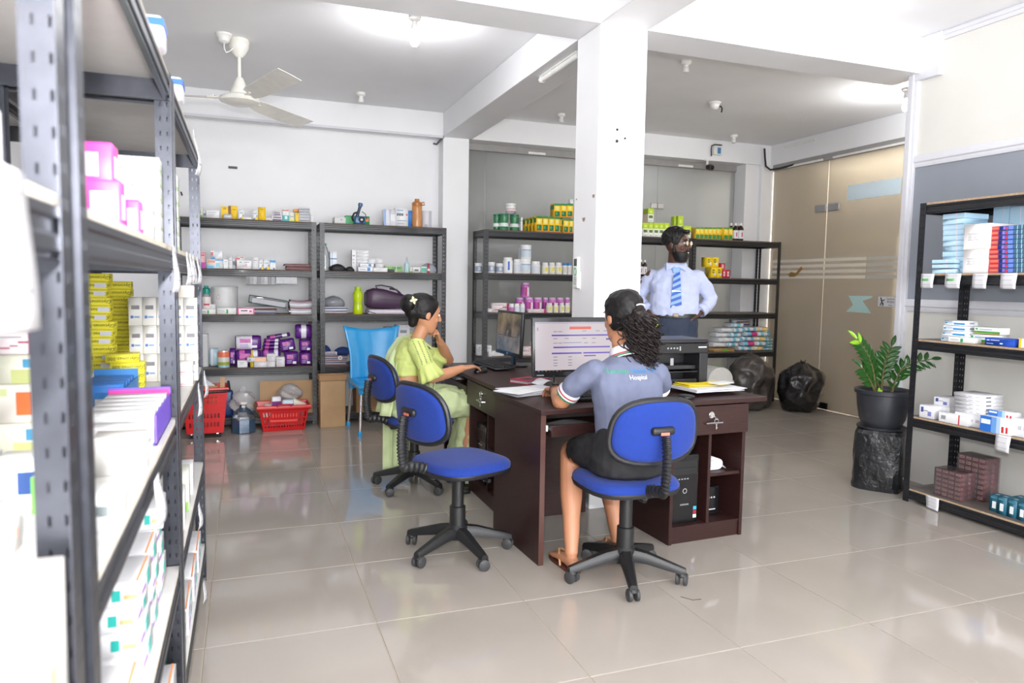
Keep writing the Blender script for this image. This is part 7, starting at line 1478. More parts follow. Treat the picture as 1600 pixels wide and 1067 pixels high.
def hand(b, T, side, curl=(.35, .45, .3), spread=.06, s=1.0, thumb=(.75, .62, -.22)):
    S_ = T @ Matrix.Scale(s, 4)
    trunk(b, [(0, -.02, 0, .024, .017)], 4) if False else None
    R_ = []
    for y, w, h in ((-.03, .024, .019), (0, .026, .018), (.03, .036, .017), (.06, .040, .0145), (.085, .039, .012), (.095, .034, .008)):
        R_.append([(w*math.cos(a), y, h*math.sin(a)) for a in [2*PI*j/16 for j in range(16)]])
    b.loft(R_[::-1], 0, S_)
    for i, (x, L) in enumerate(((.029, .070), (.0098, .078), (-.0096, .073), (-.028, .057))):
        x *= side; p = Vector((x, .082, 0)); d = Vector((x*spread*14, 1, 0)).normalized(); pts = [p]; a = 0
        for k, f in enumerate((.45, .30, .25)):
            a += curl[k]*(1+.08*i); q = Vector((d.x*math.cos(a), d.y*math.cos(a), -math.sin(a))); p = p+q*L*f; pts.append(p.copy())
        b.tube([Vector((x*.85, .055, 0))]+pts+[pts[-1]+(pts[-1]-pts[-2]).normalized()*.004], [.009, .0088, .0082, .0076, .0064, .003], 10, 0, S_)
    t0 = Vector((side*.024, .012, -.004)); d = Vector((side*thumb[0], thumb[1], thumb[2])).normalized(); d2 = Vector((side*thumb[0]*.45, thumb[1]*1.25, thumb[2]*1.5)).normalized()
    b.tube([t0-d*.01, t0+d*.024, t0+d*.05, t0+d*.05+d2*.024, t0+d*.05+d2*.030], [.011, .0125, .0098, .0082, .004], 10, 0, S_)
def skinned(b, name, mat, parent, vox=.0045, smooth=4, disp=0, dscale=.06, fac=.5):
    o = b.build(name, mat, parent, smooth=False)
    m = o.modifiers.new('r', 'REMESH'); m.mode = 'VOXEL'; m.voxel_size = vox; m.use_smooth_shade = True
    if smooth: s = o.modifiers.new('s', 'SMOOTH'); s.factor = fac; s.iterations = smooth
    if disp:
        tx = bpy.data.textures.new('folds', 'CLOUDS'); tx.noise_scale = dscale; tx.noise_depth = 1
        d = o.modifiers.new('d', 'DISPLACE'); d.texture = tx; d.strength = disp; d.mid_level = .5; d.texture_coords = 'LOCAL'
        s = o.modifiers.new('s2', 'SMOOTH'); s.factor = .4; s.iterations = 2
    dg = bpy.context.evaluated_depsgraph_get(); me = bpy.data.meshes.new_from_object(o.evaluated_get(dg)); o.modifiers.clear(); old = o.data; o.data = me; me.name = name; bpy.data.meshes.remove(old)
    if not me.materials: me.materials.append(mat)
    me.polygons.foreach_set('use_smooth', [True]*len(me.polygons)); return o
def haircap(b, T, sc=1.0, back=.012, low=-.05, front=.045):
    """volume over crown and back of the head, leaving the face free"""
    L = []
    for z, yc, rx, ry in [(z*1.06+.006, yc, rx*1.10+.004, ry*1.09+.004) for z, yc, rx, ry in HEADR if z > low]+[(.132, -.014, .012, .016)]:
        o = []
        for j in range(28):
            a = 2*PI*j/28; x, y = rx*math.cos(a), yc-back+ry*math.sin(a); lim = front+(z-.02)*.55
            o.append((x, min(y, lim) if z < .10 else y, z))
        L.append(o)
    b.loft(L, 0, T)
hairm = M('black hair', (17, 14, 14), .5, var=.12, vs=60, bump=.25, bs=160, spec=.35); hairb = M('dark brown black curls', (28, 20, 19), .5, var=.2, vs=30, spec=.35)
# ------------------------------------------------------------------ woman in the grey polo shirt (world axes, origin at the chair)
sk1 = M('warm tan skin', (186, 130, 98), .48, var=.05, vs=6, sub=.05); lip1 = M('muted lip', (150, 84, 72), .45)
P0 = Vector((1.615, 2.815, 0))
pw = thing('person', 'woman in grey polo shirt and black skirt writing at the lit monitor', 'person', tuple(P0))
HT = TR(.075, .225, 1.18, .10, -.16, 0)                # head looks towards the monitor, bent forward
b = MB(); head(b, HT)
limb(b, [(.072, .225, 1.09), (.060, .175, 1.01), (.05, .15, .95)], [.048, .048, .045])
trunk(b, [(.0, -.01, .50, .13, .085), (.0, .0, .58, .14, .09), (.015, .02, .68, .11, .07), (.03, .06, .80, .125, .075), (.04, .105, .90, .14, .07), (.05, .13, .96, .09, .05), (.055, .145, 1.0, .05, .04)])
ELB = (-.215, .27, .775); WRI = (-.150, .475, .800)
limb(b, [(-.125, .14, .935), (-.175, .20, .86), ELB], [.038, .040, .041]); limb(b, [ELB, (-.185, .372, .790), WRI], [.041, .036, .025])
hand(b, Matrix.Translation(WRI) @ rot_to((.12, 1, -.16), (.25, 0, 1)), 1, (.35, .5, .4))
RE = (.30, .28, .79); RW = (.16, .47, .80)
limb(b, [(.22, .115, .92), (.27, .19, .85), RE], [.038, .040, .041]); limb(b, [RE, (.24, .38, .792), RW], [.041, .036, .025]); hand(b, Matrix.Translation(RW) @ rot_to((-.25, 1, -.12), (-.1, 0, 1)), -1, (.3, .4, .3))
for hip, kn, an, toe in (((-.085, .0, .555), (-.125, .335, .515), (-.205, .135, .085), (-.205, .30, .028)), ((.085, .0, .555), (.07, .36, .515), (.075, .20, .085), (.085, .36, .028))):
    limb(b, [hip, ((hip[0]+kn[0])/2, (hip[1]+kn[1])/2, .55), kn], [.088, .078, .056]); limb(b, [kn, ((kn[0]*.6+an[0]*.4), kn[1]*.6+an[1]*.4, .34), ((kn[0]*.25+an[0]*.75), kn[1]*.25+an[1]*.75, .20), an], [.055, .054, .040, .031])
    h = Vector(an); f = Vector(toe)-h; f.z = 0; f.normalize(); sd = Vector((f.y, -f.x, 0))
    c0 = Vector((an[0], an[1], 0))
    b.loft([[tuple(c0+f*q+sd*(w*math.cos(t_))+Vector((0, 0, max(.017, zc+hh*math.sin(t_))))) for t_ in [2*PI*j/18 for j in range(18)]] for q, w, hh, zc in ((-.052, .012, .012, .034), (-.045, .026, .026, .04), (-.01, .031, .034, .05), (.04, .034, .032, .05), (.09, .040, .022, .040), (.135, .044, .014, .032), (.165, .040, .010, .028), (.175, .030, .006, .026))][::-1])
    for i in range(5): q = c0+Vector((0, 0, .027))+sd*((i-2)*.0165)+f*(.162-.007*abs(i-1)); b.tube([q-f*.02, q+f*.012, q+f*.022], [.0095, .009, .004], 8)
body = skinned(b, 'body', sk1, pw)
face_bits(HT, pw, lip1, hairm)
polo = M('blue grey polo jersey', (104, 110, 134), .8, var=.05, vs=30, bump=.12, bs=400)
b = MB(); trunk(b, [(.0, -.012, .50, .158, .115), (.0, -.004, .56, .170, .122), (.012, .012, .66, .155, .112), (.028, .055, .78, .162, .112), (.04, .10, .89, .178, .106), (.046, .12, .945, .165, .088), (.052, .134, .985, .10, .070), (.056, .14, 1.008, .07, .058)])
SL = (-.182, .205, .855); limb(b, [(-.105, .125, .945), (-.15, .165, .90), SL], [.050, .056, .057]); SR = (.275, .185, .855); limb(b, [(.20, .10, .93), (.24, .14, .89), SR], [.050, .056, .057])
sh1 = skinned(b, 'polo_shirt', polo, pw, .006, 3, .016, .075)
def cuff(c, d, r, parent, cols):
    d = Vector(d).normalized(); T = Matrix.Translation(c) @ rot_to(d) @ Matrix.Rotation(-PI/2, 4, 'X')
    for i, m in enumerate(cols): MB().lathe([(r*.70, i*.008), (r, i*.008), (r*1.015, i*.008+.004), (r, (i+1)*.008), (r*.70, (i+1)*.008)], 26, T=T, caps=False).build('cuff_band', m, parent)
cg, cw, cr_ = M('cuff green', (40, 120, 84), .8), M('cuff white', (214, 212, 220), .8), M('cuff red', (176, 60, 70), .8)
cuff((-.190, .220, .835), (-.033, .065, -.08), .0555, sh1, [cw, cr_, cw, cg]); cuff((.279, .200, .840), (.025, .095, -.065), .0555, sh1, [cw, cr_, cw, cg])
b = MB(); CT = TR(.058, .150, 1.0, .15, -.42)
b.lathe([(.073, -.012), (.071, .018), (.064, .040), (.060, .038), (.064, .016)], 28, T=CT, caps=False); col = b.build('collar', cw, sh1, solid=.004)
for z, r, m in ((-.008, .0765, cg), (.0, .0762, cr_)): MB().lathe([(r, z), (r, z+.006)], 28, T=CT, caps=False).build('collar_band', m, sh1, solid=.003)
# lettering across the shoulders
ltg, ltb, ltw = M('shirt green lettering', (50, 160, 120), .7), M('shirt blue lettering', (40, 130, 190), .7), M('shirt white lettering', (224, 224, 232), .7)
from mathutils.bvhtree import BVHTree
BV = BVHTree.FromPolygons([v.co for v in sh1.data.vertices], [p.vertices for p in sh1.data.polygons])
for tx, m, x, z, sz in (('Vavuniya', ltg, -.040, .945, .030), ('Health Care', ltb, .098, .945, .030), ('Hospital', ltw, .052, .917, .027)):
    me = text_mesh(tx, sz, extr=0); me.materials.clear(); me.materials.append(m)
    for v in me.vertices:
        h = BV.ray_cast(Vector((x+v.co.x, -.4, z+v.co.y)), Vector((0, 1, 0))); v.co = (x+v.co.x, (h[0].y if h[0] else 0)-.0025, z+v.co.y)
    link('shirt_lettering', me, sh1)
skirtm = M('black skirt cloth', (24, 23, 26), .75, var=.1, bump=.1, bs=300)
b = MB(); trunk(b, [(0, -.015, .478, .13, .10), (.0, -.012, .50, .178, .135), (.0, -.01, .56, .185, .14), (.0, -.005, .64, .165, .12), (.0, .0, .70, .135, .10)])
for sx, kx in ((-.085, -.118), (.085, .072)): limb(b, [(sx, 0, .555), ((sx+kx)/2, .14, .556), (kx*.97, .27, .535)], [.095, .088, .072])
trunk(b, [(-.01, .0, .50, .14, .06), (-.01, .12, .50, .14, .06)], 8) if False else None
b.box(-.10, .0, .50, .07, .26, .585)
skinned(b, 'skirt', skirtm, pw, .006, 4, .010, .05)
b = MB(); haircap(b, HT, back=.016, low=-.075, front=.042); limb(b, [(0, -.075, -.02), (0, -.085, -.06), (0, -.07, -.09)], [.045, .042, .03], T=HT)
skinned(b, 'hair', hairm, pw, .005, 4, .010, .03)
R = random.Random(17); b = MB(); A0 = HT @ Vector((.01, -.115, .035))
for k in range(430):
    L = R.uniform(.20, .33); n = 30; a0 = R.uniform(0, 6.28); spx, spy = R.gauss(0, .021), R.gauss(0, .016); ph = R.uniform(0, 6.28); rc = R.uniform(.007, .019); fq = R.uniform(7, 13); pts = []
    for i in range(n):
        u = i/(n-1); env = min(1, u*3.2)*(1-.35*max(0, u-.6)/.4); c = A0+Vector((spx*env*1.6+.028*u, -.028*math.sin(min(1, u*2)*PI/2)*1.3+spy*env-.005*u, -L*u**1.05+.02*math.sin(u*3)*0))
        pts.append(c+Vector((rc*math.cos(fq*u*6.28/2+ph), rc*math.sin(fq*u*6.28/2+ph), .3*rc*math.sin(fq*u*6.28/2)))*min(1, u*5))
    b.tube(pts, [.0026]*(n-6)+[.0024, .0022, .002, .0016, .0012, .0007], 5)
b.build('ponytail', hairb, pw, ang=80)
b = MB(); limb(b, [A0+Vector((0, .02, .0)), A0+Vector((.006, -.018, -.06)), A0+Vector((.018, -.02, -.17)), A0+Vector((.024, -.012, -.25))], [.032, .044, .046, .024]); skinned(b, 'ponytail_core', hairb, pw, .006, 3, .03, .02)
MB().tube([A0+Vector((.006+.024*math.cos(a), -.020, .002+.012*math.sin(a))) for a in [.4+2.3*i/12 for i in range(13)]], .0035, 8).build('hair_tie', cw, pw)
lime = M('lime leaf clip', (196, 210, 80), .6)
for dx, dz, r_ in ((.075, -.06, .3), (.085, -.085, -.4), (.07, -.078, 1.2)): MB().ell((0, 0, 0), .016, .004, .007, 10, 6, 0, None).build('leaf_clip', lime, pw, Matrix.Translation(A0+Vector((dx, -.035, dz))) @ Matrix.Rotation(r_, 4, 'Y'))
# watch, pen, sandals
WT = Matrix.Translation(Vector(WRI)+Vector((-.012, -.022, 0))) @ rot_to((.4, 1, 0)) @ Matrix.Rotation(-PI/2, 4, 'X')
w_ = MB().lathe([(.031, -.009), (.032, 0), (.031, .009)], 24, T=WT, caps=False).build('wrist_watch', M('black plastic', (22, 22, 24), .35), pw, solid=.004); MB().rbox(.026, .03, .010, .004).build('watch_case', M('black plastic', (22, 22, 24), .35), w_, Matrix.Translation(Vector(WRI)+Vector((-.016, -.022, .029))) @ Matrix.Rotation(.4, 4, 'Z'))
tag(MB().tube([tuple(P0+Vector((-.118, .575, .762))), tuple(P0+Vector((-.128, .555, .86)))], [.003, .0045], 8).build('pen', M('black plastic', (22, 22, 24), .35)), 'black pen held by the woman at the lit monitor', 'pen')
sol = M('brown sandal sole', (86, 44, 34), .6); stp = M('pale sandal strap', (206, 160, 120), .5)
for an, toe, l in (((-.205, .135), (-.205, .30), 'outer'), ((.075, .20), (.085, .36), 'inner')):
    a_, t_ = Vector((*an, 0)), Vector((*toe, 0)); f = (t_-a_).normalized(); sd = Vector((f.y, -f.x, 0)); c0 = a_-f*.055; L = (t_-c0).length+.04
    pts = [(w*s_, y) for y, w in ((0, .018), (.02, .032), (.08, .033), (.15, .040), (.20, .043), (L-.02, .034), (L, .012)) for s_ in (1,)]; out = [(w, y) for w, y in pts]+[(-w, y) for w, y in reversed(pts)]
    Tm = Matrix((sd, f, Vector((0, 0, 1)))).transposed().to_4x4(); Tm.translation = P0+c0
    t = thing('sandal', 'brown toe-post sandal on the %s foot of the polo woman' % l, 'sandal'); t.matrix_world = Tm
    MB().prism(out, 0, .014).build('sole', sol, t, bevel=.003); MB().tube([(.036, .10, .012), (.028, .13, .055), (.006, .18, .062), (.0, .215, .038)], .0055, 8).tube([(-.036, .10, .012), (-.028, .13, .055), (-.006, .18, .062), (.0, .215, .038)], .0055, 8).build('strap', stp, t)
# ------------------------------------------------------------------ woman in the green sari, local frame: faces +y, chair A at origin
sk2 = M('light brown skin', (196, 140, 106), .48, var=.05, vs=6, sub=.05)
FA = math.radians(3); pa = thing('person', 'woman in lime green sari resting chin on hand at the dark monitor', 'person', (1.02, 4.54, 0), FA-PI/2)
WA = (Matrix.Translation((1.02, 4.54, 0)) @ Matrix.Rotation(FA-PI/2, 4, 'Z')).inverted()
def la(x, y, z): return WA @ Vector((x, y, z))          # world point into her frame
HA = Matrix.Translation(la(1.083, 4.525, 1.128)) @ TR(0, 0, 0, .10, -.20, 0)
b = MB(); head(b, HA); limb(b, [la(1.075, 4.525, 1.06), la(1.045, 4.53, .985), la(1.02, 4.535, .94)], [.044, .044, .042])
trunk(b, [(0, -.05, .50, .155, .11), (0, -.06, .58, .155, .11), (0, -.07, .67, .125, .088), (0, -.065, .74, .126, .088), (0, -.06, .78, .12, .08), (0, -.045, .86, .125, .075), (0, -.03, .92, .11, .055), (0, -.012, .97, .05, .04)])
E1, W1 = la(1.085, 4.335, .745), la(1.30, 4.405, .785)
limb(b, [la(1.005, 4.39, .915), la(1.035, 4.35, .83), E1], [.036, .038, .038]); limb(b, [E1, la(1.19, 4.37, .76), W1], [.040, .036, .025]); hand(b, Matrix.Translation(W1) @ rot_to(WA.to_3x3() @ Vector((1, .30, .10)), (0, 0, 1)), -1, (.30, .35, .25), s=.98)
E2, W2 = la(1.315, 4.80, .795), la(1.205, 4.62, .945)
limb(b, [la(1.03, 4.68, .915), la(1.16, 4.755, .845), E2], [.036, .038, .038]); limb(b, [E2, la(1.265, 4.715, .868), W2], [.040, .035, .025]); hand(b, Matrix.Translation(W2) @ rot_to(WA.to_3x3() @ Vector((-.35, -.45, .8)), WA.to_3x3() @ Vector((1, 0, .3))), 1, (.8, 1.0, .6), s=.92)
limb(b, [la(1.0, 4.45, .56), la(1.22, 4.45, .56), la(1.40, 4.44, .53)], [.085, .075, .055]); limb(b, [la(1.0, 4.62, .56), la(1.22, 4.62, .56), la(1.40, 4.60, .53)], [.085, .075, .055])
for y_ in (4.44, 4.60):
    limb(b, [la(1.40, y_, .52), la(1.37, y_, .33), la(1.33, y_, .09)], [.055, .048, .032]); limb(b, [la(1.31, y_, .05), la(1.40, y_, .045), la(1.47, y_, .03)], [.03, .03, .02])
skinned(b, 'body', sk2, pa)
face_bits(HA, pa, lip1, hairm)
bl = M('lime green blouse silk', (196, 208, 122), .6, var=.07, vs=20, bump=.1, bs=200); sar = M('pale green sari cotton', (196, 210, 160), .75, var=.08, vs=12, bump=.1, bs=160)
b = MB(); trunk(b, [(0, -.068, .742, .138, .098), (0, -.062, .78, .145, .104), (0, -.045, .86, .160, .106), (0, -.032, .925, .150, .088), (0, -.02, .965, .10, .062), (0, -.015, .972, .07, .05)])
limb(b, [la(1.0, 4.40, .935), la(1.025, 4.36, .87), la(1.045, 4.342, .82)], [.060, .062, .058]); limb(b, [la(1.02, 4.67, .935), la(1.10, 4.72, .885), la(1.17, 4.76, .84)], [.060, .060, .056])
blo = skinned(b, 'blouse', bl, pa, .006, 3, .012, .05)
def ruffle(a, c, r0, r1, parent):
    a, c = Vector(a), Vector(c); T = Matrix.Translation(a) @ rot_to(c-a) @ Matrix.Rotation(-PI/2, 4, 'X'); L = (c-a).length; b = MB()
    b.loft([[((r0+(r1-r0)*v)*(1+.10*v*math.sin(9*t_))*math.cos(t_), (r0+(r1-r0)*v)*(1+.10*v*math.sin(9*t_))*math.sin(t_), L*v) for t_ in [2*PI*j/54 for j in range(54)]] for v in (0, .15, .4, .7, 1)], T=T, caps=False); b.build('sleeve_ruffle', bl, parent, solid=.003, ang=80)
ruffle(la(1.043, 4.343, .828), la(1.085, 4.333, .735), .054, .082, blo); ruffle(la(1.16, 4.755, .845), la(1.255, 4.79, .80), .054, .078, blo)
emb = M('grey green embroidery', (120, 128, 92), .8)
BL = BVHTree.FromPolygons([v.co for v in blo.data.vertices], [p.vertices for p in blo.data.polygons])
for off in (-.030, .0, .030):
    q = MB()
    for i in range(15):
        u = i/14; c = la(1.0+.043*u+off, 4.0, .965-.135*u); h = BL.ray_cast(c, (WA.to_3x3() @ Vector((0, 1, 0))))
        if h[0]: q.ell(tuple(h[0]), .003, .007, .0032, 8, 5)
    if q.v: q.build('embroidery', emb, blo)
b = MB()
trunk(b, [(0, -.05, .485, .15, .13), (0, -.05, .52, .185, .145), (0, -.055, .60, .175, .135), (0, -.06, .66, .145, .108), (0, -.062, .675, .13, .095)])
for y_ in (4.45, 4.61): limb(b, [la(1.0, y_, .56), la(1.2, y_, .565), la(1.375, y_, .54)], [.105, .100, .085])
b.box(la(1.38, 4.62, 0).x if False else -.08, 0, .50, .08, .33, .62)
trunk(b, [(0, .375, .56, .16, .10), (0, .385, .45, .17, .10), (0, .375, .30, .18, .11), (0, .365, .15, .19, .12), (0, .36, .03, .195, .125)][::-1])
skinned(b, 'sari_skirt', sar, pa, .0065, 4, .028, .07)
# pallu over the far shoulder, down the back and to the floor
ctr = [(1.13, 4.62, .90), (1.04, 4.66, .985), (.95, 4.63, .965), (.875, 4.58, .87), (.845, 4.55, .74), (.83, 4.53, .62), (.805, 4.53, .50)]
def pal(u, v):
    f = v*(len(ctr)-1); i = min(int(f), len(ctr)-2); p = Vector(ctr[i]).lerp(Vector(ctr[i+1]), f-i); w = .10+.06*v
    q = p+Vector((.02*math.sin(u*14+v*2)*(.5+v), (u-.5)*2*w, .0)); return la(*q)
grid(MB(), surf(pal, 25, 22)).build('sari_pallu', sar, pa, solid=.004, ang=70)
grid(MB(), surf(lambda u, v: la(.845+.165*u+.01*math.sin(u*9)*(1+v), 4.70+.012*math.sin(u*12+v), .47-.41*v), 20, 10)).build('sari_fall', sar, pa, solid=.005, ang=70)
front = [(1.05, 4.66, .98), (1.12, 4.60, .88), (1.13, 4.52, .76), (1.10, 4.44, .66)]
def frp(u, v):
    f = v*3; i = min(int(f), 2); p = Vector(front[i]).lerp(Vector(front[i+1]), f-i); return la(p.x+.012*math.sin(u*11), p.y+(u-.5)*.17, p.z+(u-.5)*.05)
grid(MB(), surf(frp, 16, 14)).build('sari_front', sar, pa, solid=.004, ang=70)
b = MB(); haircap(b, HA, back=.014, low=-.055, front=.040); b.ell((0, -.125, .045), .066, .052, .062, 16, 10, 0, HA); b.ell((0, -.10, .0), .055, .035, .05, 14, 9, 0, HA); limb(b, [(0, -.07, -.02), (0, -.072, -.075)], [.048, .03], T=HA)
skinned(b, 'hair', hairm, pa, .005, 3, .006, .03)
flw = M('cream flower clip', (236, 234, 176), .5); fo = MB().ell((0, 0, 0), .006, .006, .006, 10, 6).build('flower_clip', M('flower heart', (222, 214, 120), .6), pa, HA @ TR(.058, -.118, .068, 0, 0, 1.35))
for k in range(4):
    a = k*PI/2+.4; MB().loft([[(x*math.cos(a)-y*math.sin(a), x*math.sin(a)+y*math.cos(a), z) for x, y in ((.003, -.003), (.014, -.009), (.028, 0), (.014, .009), (.003, .003))] for z in (.0, .004)]).build('petal', flw, fo)
# ------------------------------------------------------------------ standing man, local frame faces +y
sk3 = M('deep brown skin', (84, 54, 42), .42, var=.05, vs=6); lip3 = M('dark lip', (84, 46, 42), .45)
pm_ = thing('person', 'bearded man in pale shirt and blue striped tie with hands on hips', 'person', (3.165, 4.86, 0), math.radians(152))
HM = TR(.0, .045, 1.655, 1.02, -.02, 0)
b = MB(); head(b, HM @ Matrix.Scale(1.02, 4)); limb(b, [(0, .02, 1.60), (0, .005, 1.53), (0, .0, 1.46)], [.058, .060, .058])
trunk(b, [(0, .01, .92, .165, .11), (0, .01, 1.02, .17, .115), (0, .015, 1.12, .165, .12), (0, .01, 1.25, .15, .10), (0, .0, 1.36, .16, .09), (0, -.005, 1.43, .14, .06), (0, -.01, 1.48, .06, .05)])
hands = []
for s in (-1, 1):
    SHD, EL, WR_ = (s*.18, -.01, 1.42), (s*.285, -.075, 1.225), (s*.195, .03, 1.135)
    limb(b, [SHD, (s*.25, -.045, 1.33), EL], [.045, .045, .042]); limb(b, [EL, (s*.245, -.02, 1.175), WR_], [.046, .040, .028])
    hand(b, Matrix.Translation(WR_) @ rot_to((-s*.72, .62, -.25), (s*.35, .3, .85)), -s, (.25, .35, .3), s=1.08, thumb=(.5, -.3, -.6))
    limb(b, [(s*.09, .01, .93), (s*.095, .015, .70), (s*.10, .01, .50)], [.095, .080, .058]); limb(b, [(s*.10, .01, .50), (s*.10, -.01, .33), (s*.10, -.02, .10)], [.056, .055, .035]); limb(b, [(s*.10, -.04, .05), (s*.11, .05, .05), (s*.115, .15, .035)], [.035, .036, .025])
skinned(b, 'body', sk3, pm_)
face_bits(HM @ Matrix.Scale(1.02, 4), pm_, lip3, hairm)
shm = M('pale lavender shirt cotton', (184, 192, 222), .7, var=.04, bump=.1, bs=200)
b = MB(); trunk(b, [(0, .012, 1.085, .165, .122), (0, .014, 1.11, .188, .140), (0, .014, 1.17, .190, .142), (0, .012, 1.26, .186, .135), (0, .002, 1.36, .198, .126), (0, -.004, 1.42, .185, .105), (0, -.006, 1.462, .135, .082), (0, -.005, 1.49, .085, .07), (0, -.004, 1.50, .075, .066)])
for s in (-1, 1): limb(b, [(s*.165, -.008, 1.415), (s*.235, -.042, 1.325), (s*.285, -.075, 1.23)], [.058, .061, .056]); limb(b, [(s*.285, -.075, 1.225), (s*.25, -.03, 1.185), (s*.215, .015, 1.155)], [.056, .053, .045])
sh3 = skinned(b, 'shirt', shm, pm_, .0065, 3, .022, .07)
for s in (-1, 1):
    b = MB(); b.loft([[(s*.012, .075, 1.488), (s*.072, .052, 1.512), (s*.085, .02, 1.50), (s*.070, .085, 1.452)], [(s*.012, .082, 1.486), (s*.075, .062, 1.514), (s*.090, .02, 1.498), (s*.074, .094, 1.450)]][::s]); b.build('collar_point', shm, sh3)
    c = Vector((s*.212, .018, 1.153)); T = Matrix.Translation(c) @ rot_to((-s*.5, .35, -.35)) @ Matrix.Rotation(-PI/2, 4, 'X'); MB().lathe([(.047, -.03), (.050, 0), (.048, .025)], 22, T=T, caps=False).build('cuff', shm, sh3, solid=.004)
b = MB(); b.lathe([(.080, 0), (.077, .022), (.070, .042)], 28, T=TR(0, -.004, 1.478, 0, -.12), caps=False); b.build('collar_band', shm, sh3, solid=.006)
# tie: striped cloth built of separate stripes
tb, tl_ = M('tie royal blue', (44, 84, 176), .55), M('tie pale blue', (132, 170, 226), .55)
tie = MB(); tie.loft([[(-.024, .0, 0), (.024, .0, 0), (.024, .018, 0), (-.024, .018, 0)], [(-.036, .0, .048), (.036, 0, .048), (.034, .02, .048), (-.034, .02, .048)]]); to = tie.build('tie_knot', tl_, pm_, TR(0, .078, 1.428, 0, .15), bevel=.006)
tie = MB(); n = 26
for i in range(n):
    z0, z1 = 1.432-.300*i/n, 1.432-.300*(i+1)/n; w0 = .024+.022*i/n; w1 = .024+.022*(i+1)/n; sk_ = .030
    def yy(z): return .147-.02*max(0, (z-1.33)/.1)**2*1.0-.008*max(0, 1.2-z)
    P4 = [(-w0, z0+sk_*.5), (w0, z0-sk_*.5), (w1, z1-sk_*.5), (-w1, z1+sk_*.5)]
    vs = [(x, yy(z), z) for x, z in P4]+[(x, yy(z)+.007, z) for x, z in P4]; tie.add(vs, [(3, 2, 1, 0), (4, 5, 6, 7), (0, 1, 5, 4), (1, 2, 6, 5), (2, 3, 7, 6), (3, 0, 4, 7)], (i//2) % 2)
tie.prism([(-.046, 0), (0, -.045), (.046, 0), (.0, .02)], 0, .007, 1, TR(0, yy(1.14)+.007, 1.135, 0, PI/2)); tie.build('tie_blade', [tb, tl_], pm_, ang=20)
MB().box(-.03, .156, 1.294, .034, .161, 1.299).build('tie_clip', chrome, pm_)
trm = M('navy trouser cloth', (34, 46, 66), .75, var=.06)
b = MB(); trunk(b, [(0, .01, .86, .17, .125), (0, .01, .95, .188, .135), (0, .012, 1.04, .188, .138), (0, .012, 1.108, .176, .130)])
for s in (-1, 1): limb(b, [(s*.085, .01, .90), (s*.095, .015, .70), (s*.10, .01, .50), (s*.10, -.01, .30), (s*.10, -.015, .12)], [.105, .095, .080, .072, .070])
skinned(b, 'trousers', trm, pm_, .0075, 3, .012, .06)
b = MB(); b.loft([[((.180+e)*math.cos(a)*((abs(math.cos(a))**2.4+abs(math.sin(a))**2.4)**(-1/2.4)), .012+(.134+e)*math.sin(a)*((abs(math.cos(a))**2.4+abs(math.sin(a))**2.4)**(-1/2.4)), z) for a in [2*PI*j/40 for j in range(40)]] for z, e in ((1.092, .004), (1.094, .008), (1.122, .008), (1.124, .004))], caps=False); bt_ = b.build('belt', M('black belt leather', (34, 30, 30), .4), pm_); MB().rbox(.044, .008, .034, .003).build('belt_buckle', M('dark bronze', (90, 80, 70), .3, .8), bt_, TR(0, .157, 1.091))
for s in (-1, 1): MB().loft([[(s*.115+w*math.cos(a), .05+l*math.sin(a), z) for a in [2*PI*j/18 for j in range(18)]] for z, w, l in ((0, .042, .135), (.02, .044, .138), (.05, .038, .12), (.075, .030, .07))]).build('shoe', M('black shoe leather', (24, 22, 22), .3), pm_)
HS = HM @ Matrix.Scale(1.02, 4)
b = MB(); haircap(b, HS, back=.012, low=-.03, front=.052); R = random.Random(4)
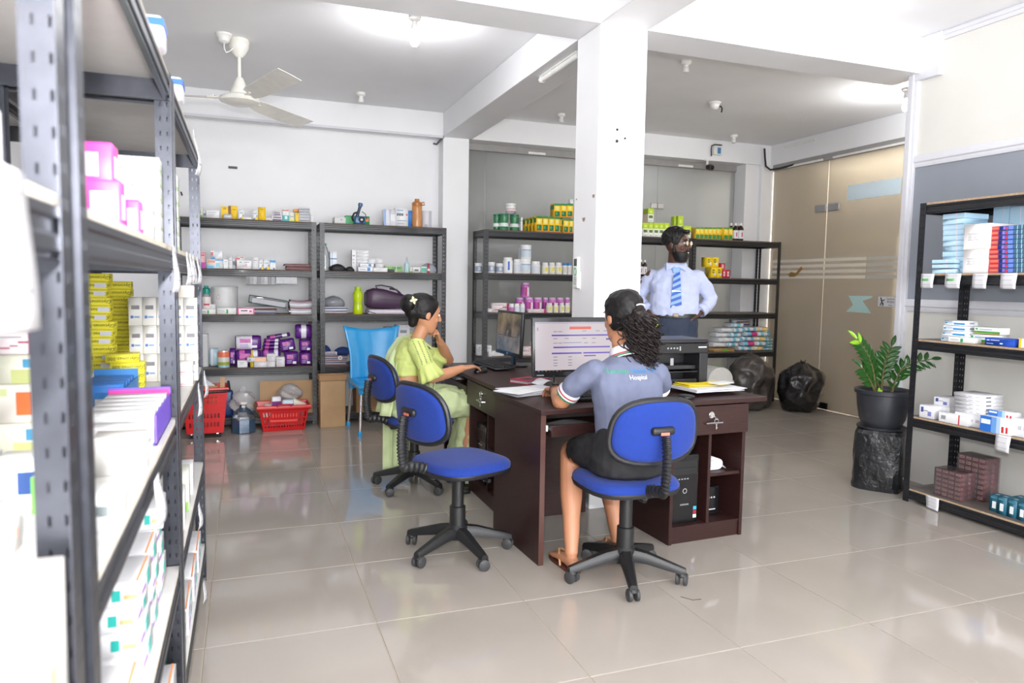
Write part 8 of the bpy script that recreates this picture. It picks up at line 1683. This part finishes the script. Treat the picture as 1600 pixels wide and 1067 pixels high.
for k in range(90):
    a, e = R.uniform(0, 6.28), R.uniform(.25, 1.5); x, y, z = .078*math.cos(a)*math.cos(e), -.018+.098*math.sin(a)*math.cos(e), .045+.085*math.sin(e)
    if y > .05 and z < .085: continue
    b.ell((x, y, z), R.uniform(.010, .018), R.uniform(.010, .018), R.uniform(.010, .016), 8, 6, 0, HS)
b.ell((.03, .075, .098), .03, .02, .014, 10, 6, 0, HS); b.ell((-.02, .075, .102), .03, .02, .014, 10, 6, 0, HS)
skinned(b, 'hair', hairm, pm_, .0045, 1, .008, .02)
b = MB(); L = []
for z, yc, rx, ry in [(-.135, .046, .026, .026), (-.125, .044, .044, .046), (-.10, .036, .056, .060), (-.075, .024, .064, .076), (-.055, .014, .068, .083)]:
    L.append([(rx*math.cos(a), max(yc+ry*math.sin(a), -.005), z) for a in [2*PI*j/28 for j in range(28)]])
b.loft(L, 0, HS); b.tube([(-.03, .080, -.058), (-.015, .096, -.047), (0, .099, -.046), (.015, .096, -.047), (.03, .080, -.058)], .007, 8, 0, HS)
for s in (-1, 1): b.tube([(s*.066, .02, -.06), (s*.072, .012, -.02), (s*.073, .012, .01)], [.016, .010, .006], 8, 0, HS)
skinned(b, 'beard', hairm, pm_, .0045, 2, .004, .02)
MB().ell((0, .0985, -.060), .014, .003, .004, 10, 6, 0, HS).build('teeth', M('teeth', (226, 220, 206), .3), pm_)
g = MB()
for s in (-1, 1): g.tube([(s*.033+.023*math.cos(a), .104-.004*abs(math.cos(a)), .010+.019*math.sin(a)) for a in [2*PI*i/18 for i in range(18)]], .0022, 6, 0, HS, closed=True); g.tube([(s*.056, .100, .016), (s*.074, .06, .018), (s*.078, -.01, .014)], .002, 6, 0, HS)
g.tube([(-.010, .106, .014), (0, .110, .017), (.010, .106, .014)], .002, 6, 0, HS); gl = g.build('spectacles', M('dark spectacle frame', (40, 34, 30), .3), pm_)
for s in (-1, 1): MB().loft([[(s*.033+.021*math.cos(a), y, .010+.017*math.sin(a)) for a in [2*PI*i/16 for i in range(16)]] for y in (.1025, .104)], T=HS).build('spectacle_lens', glassy('spectacle glass', (245, 248, 250), (220, 226, 230), .05, .02), gl)
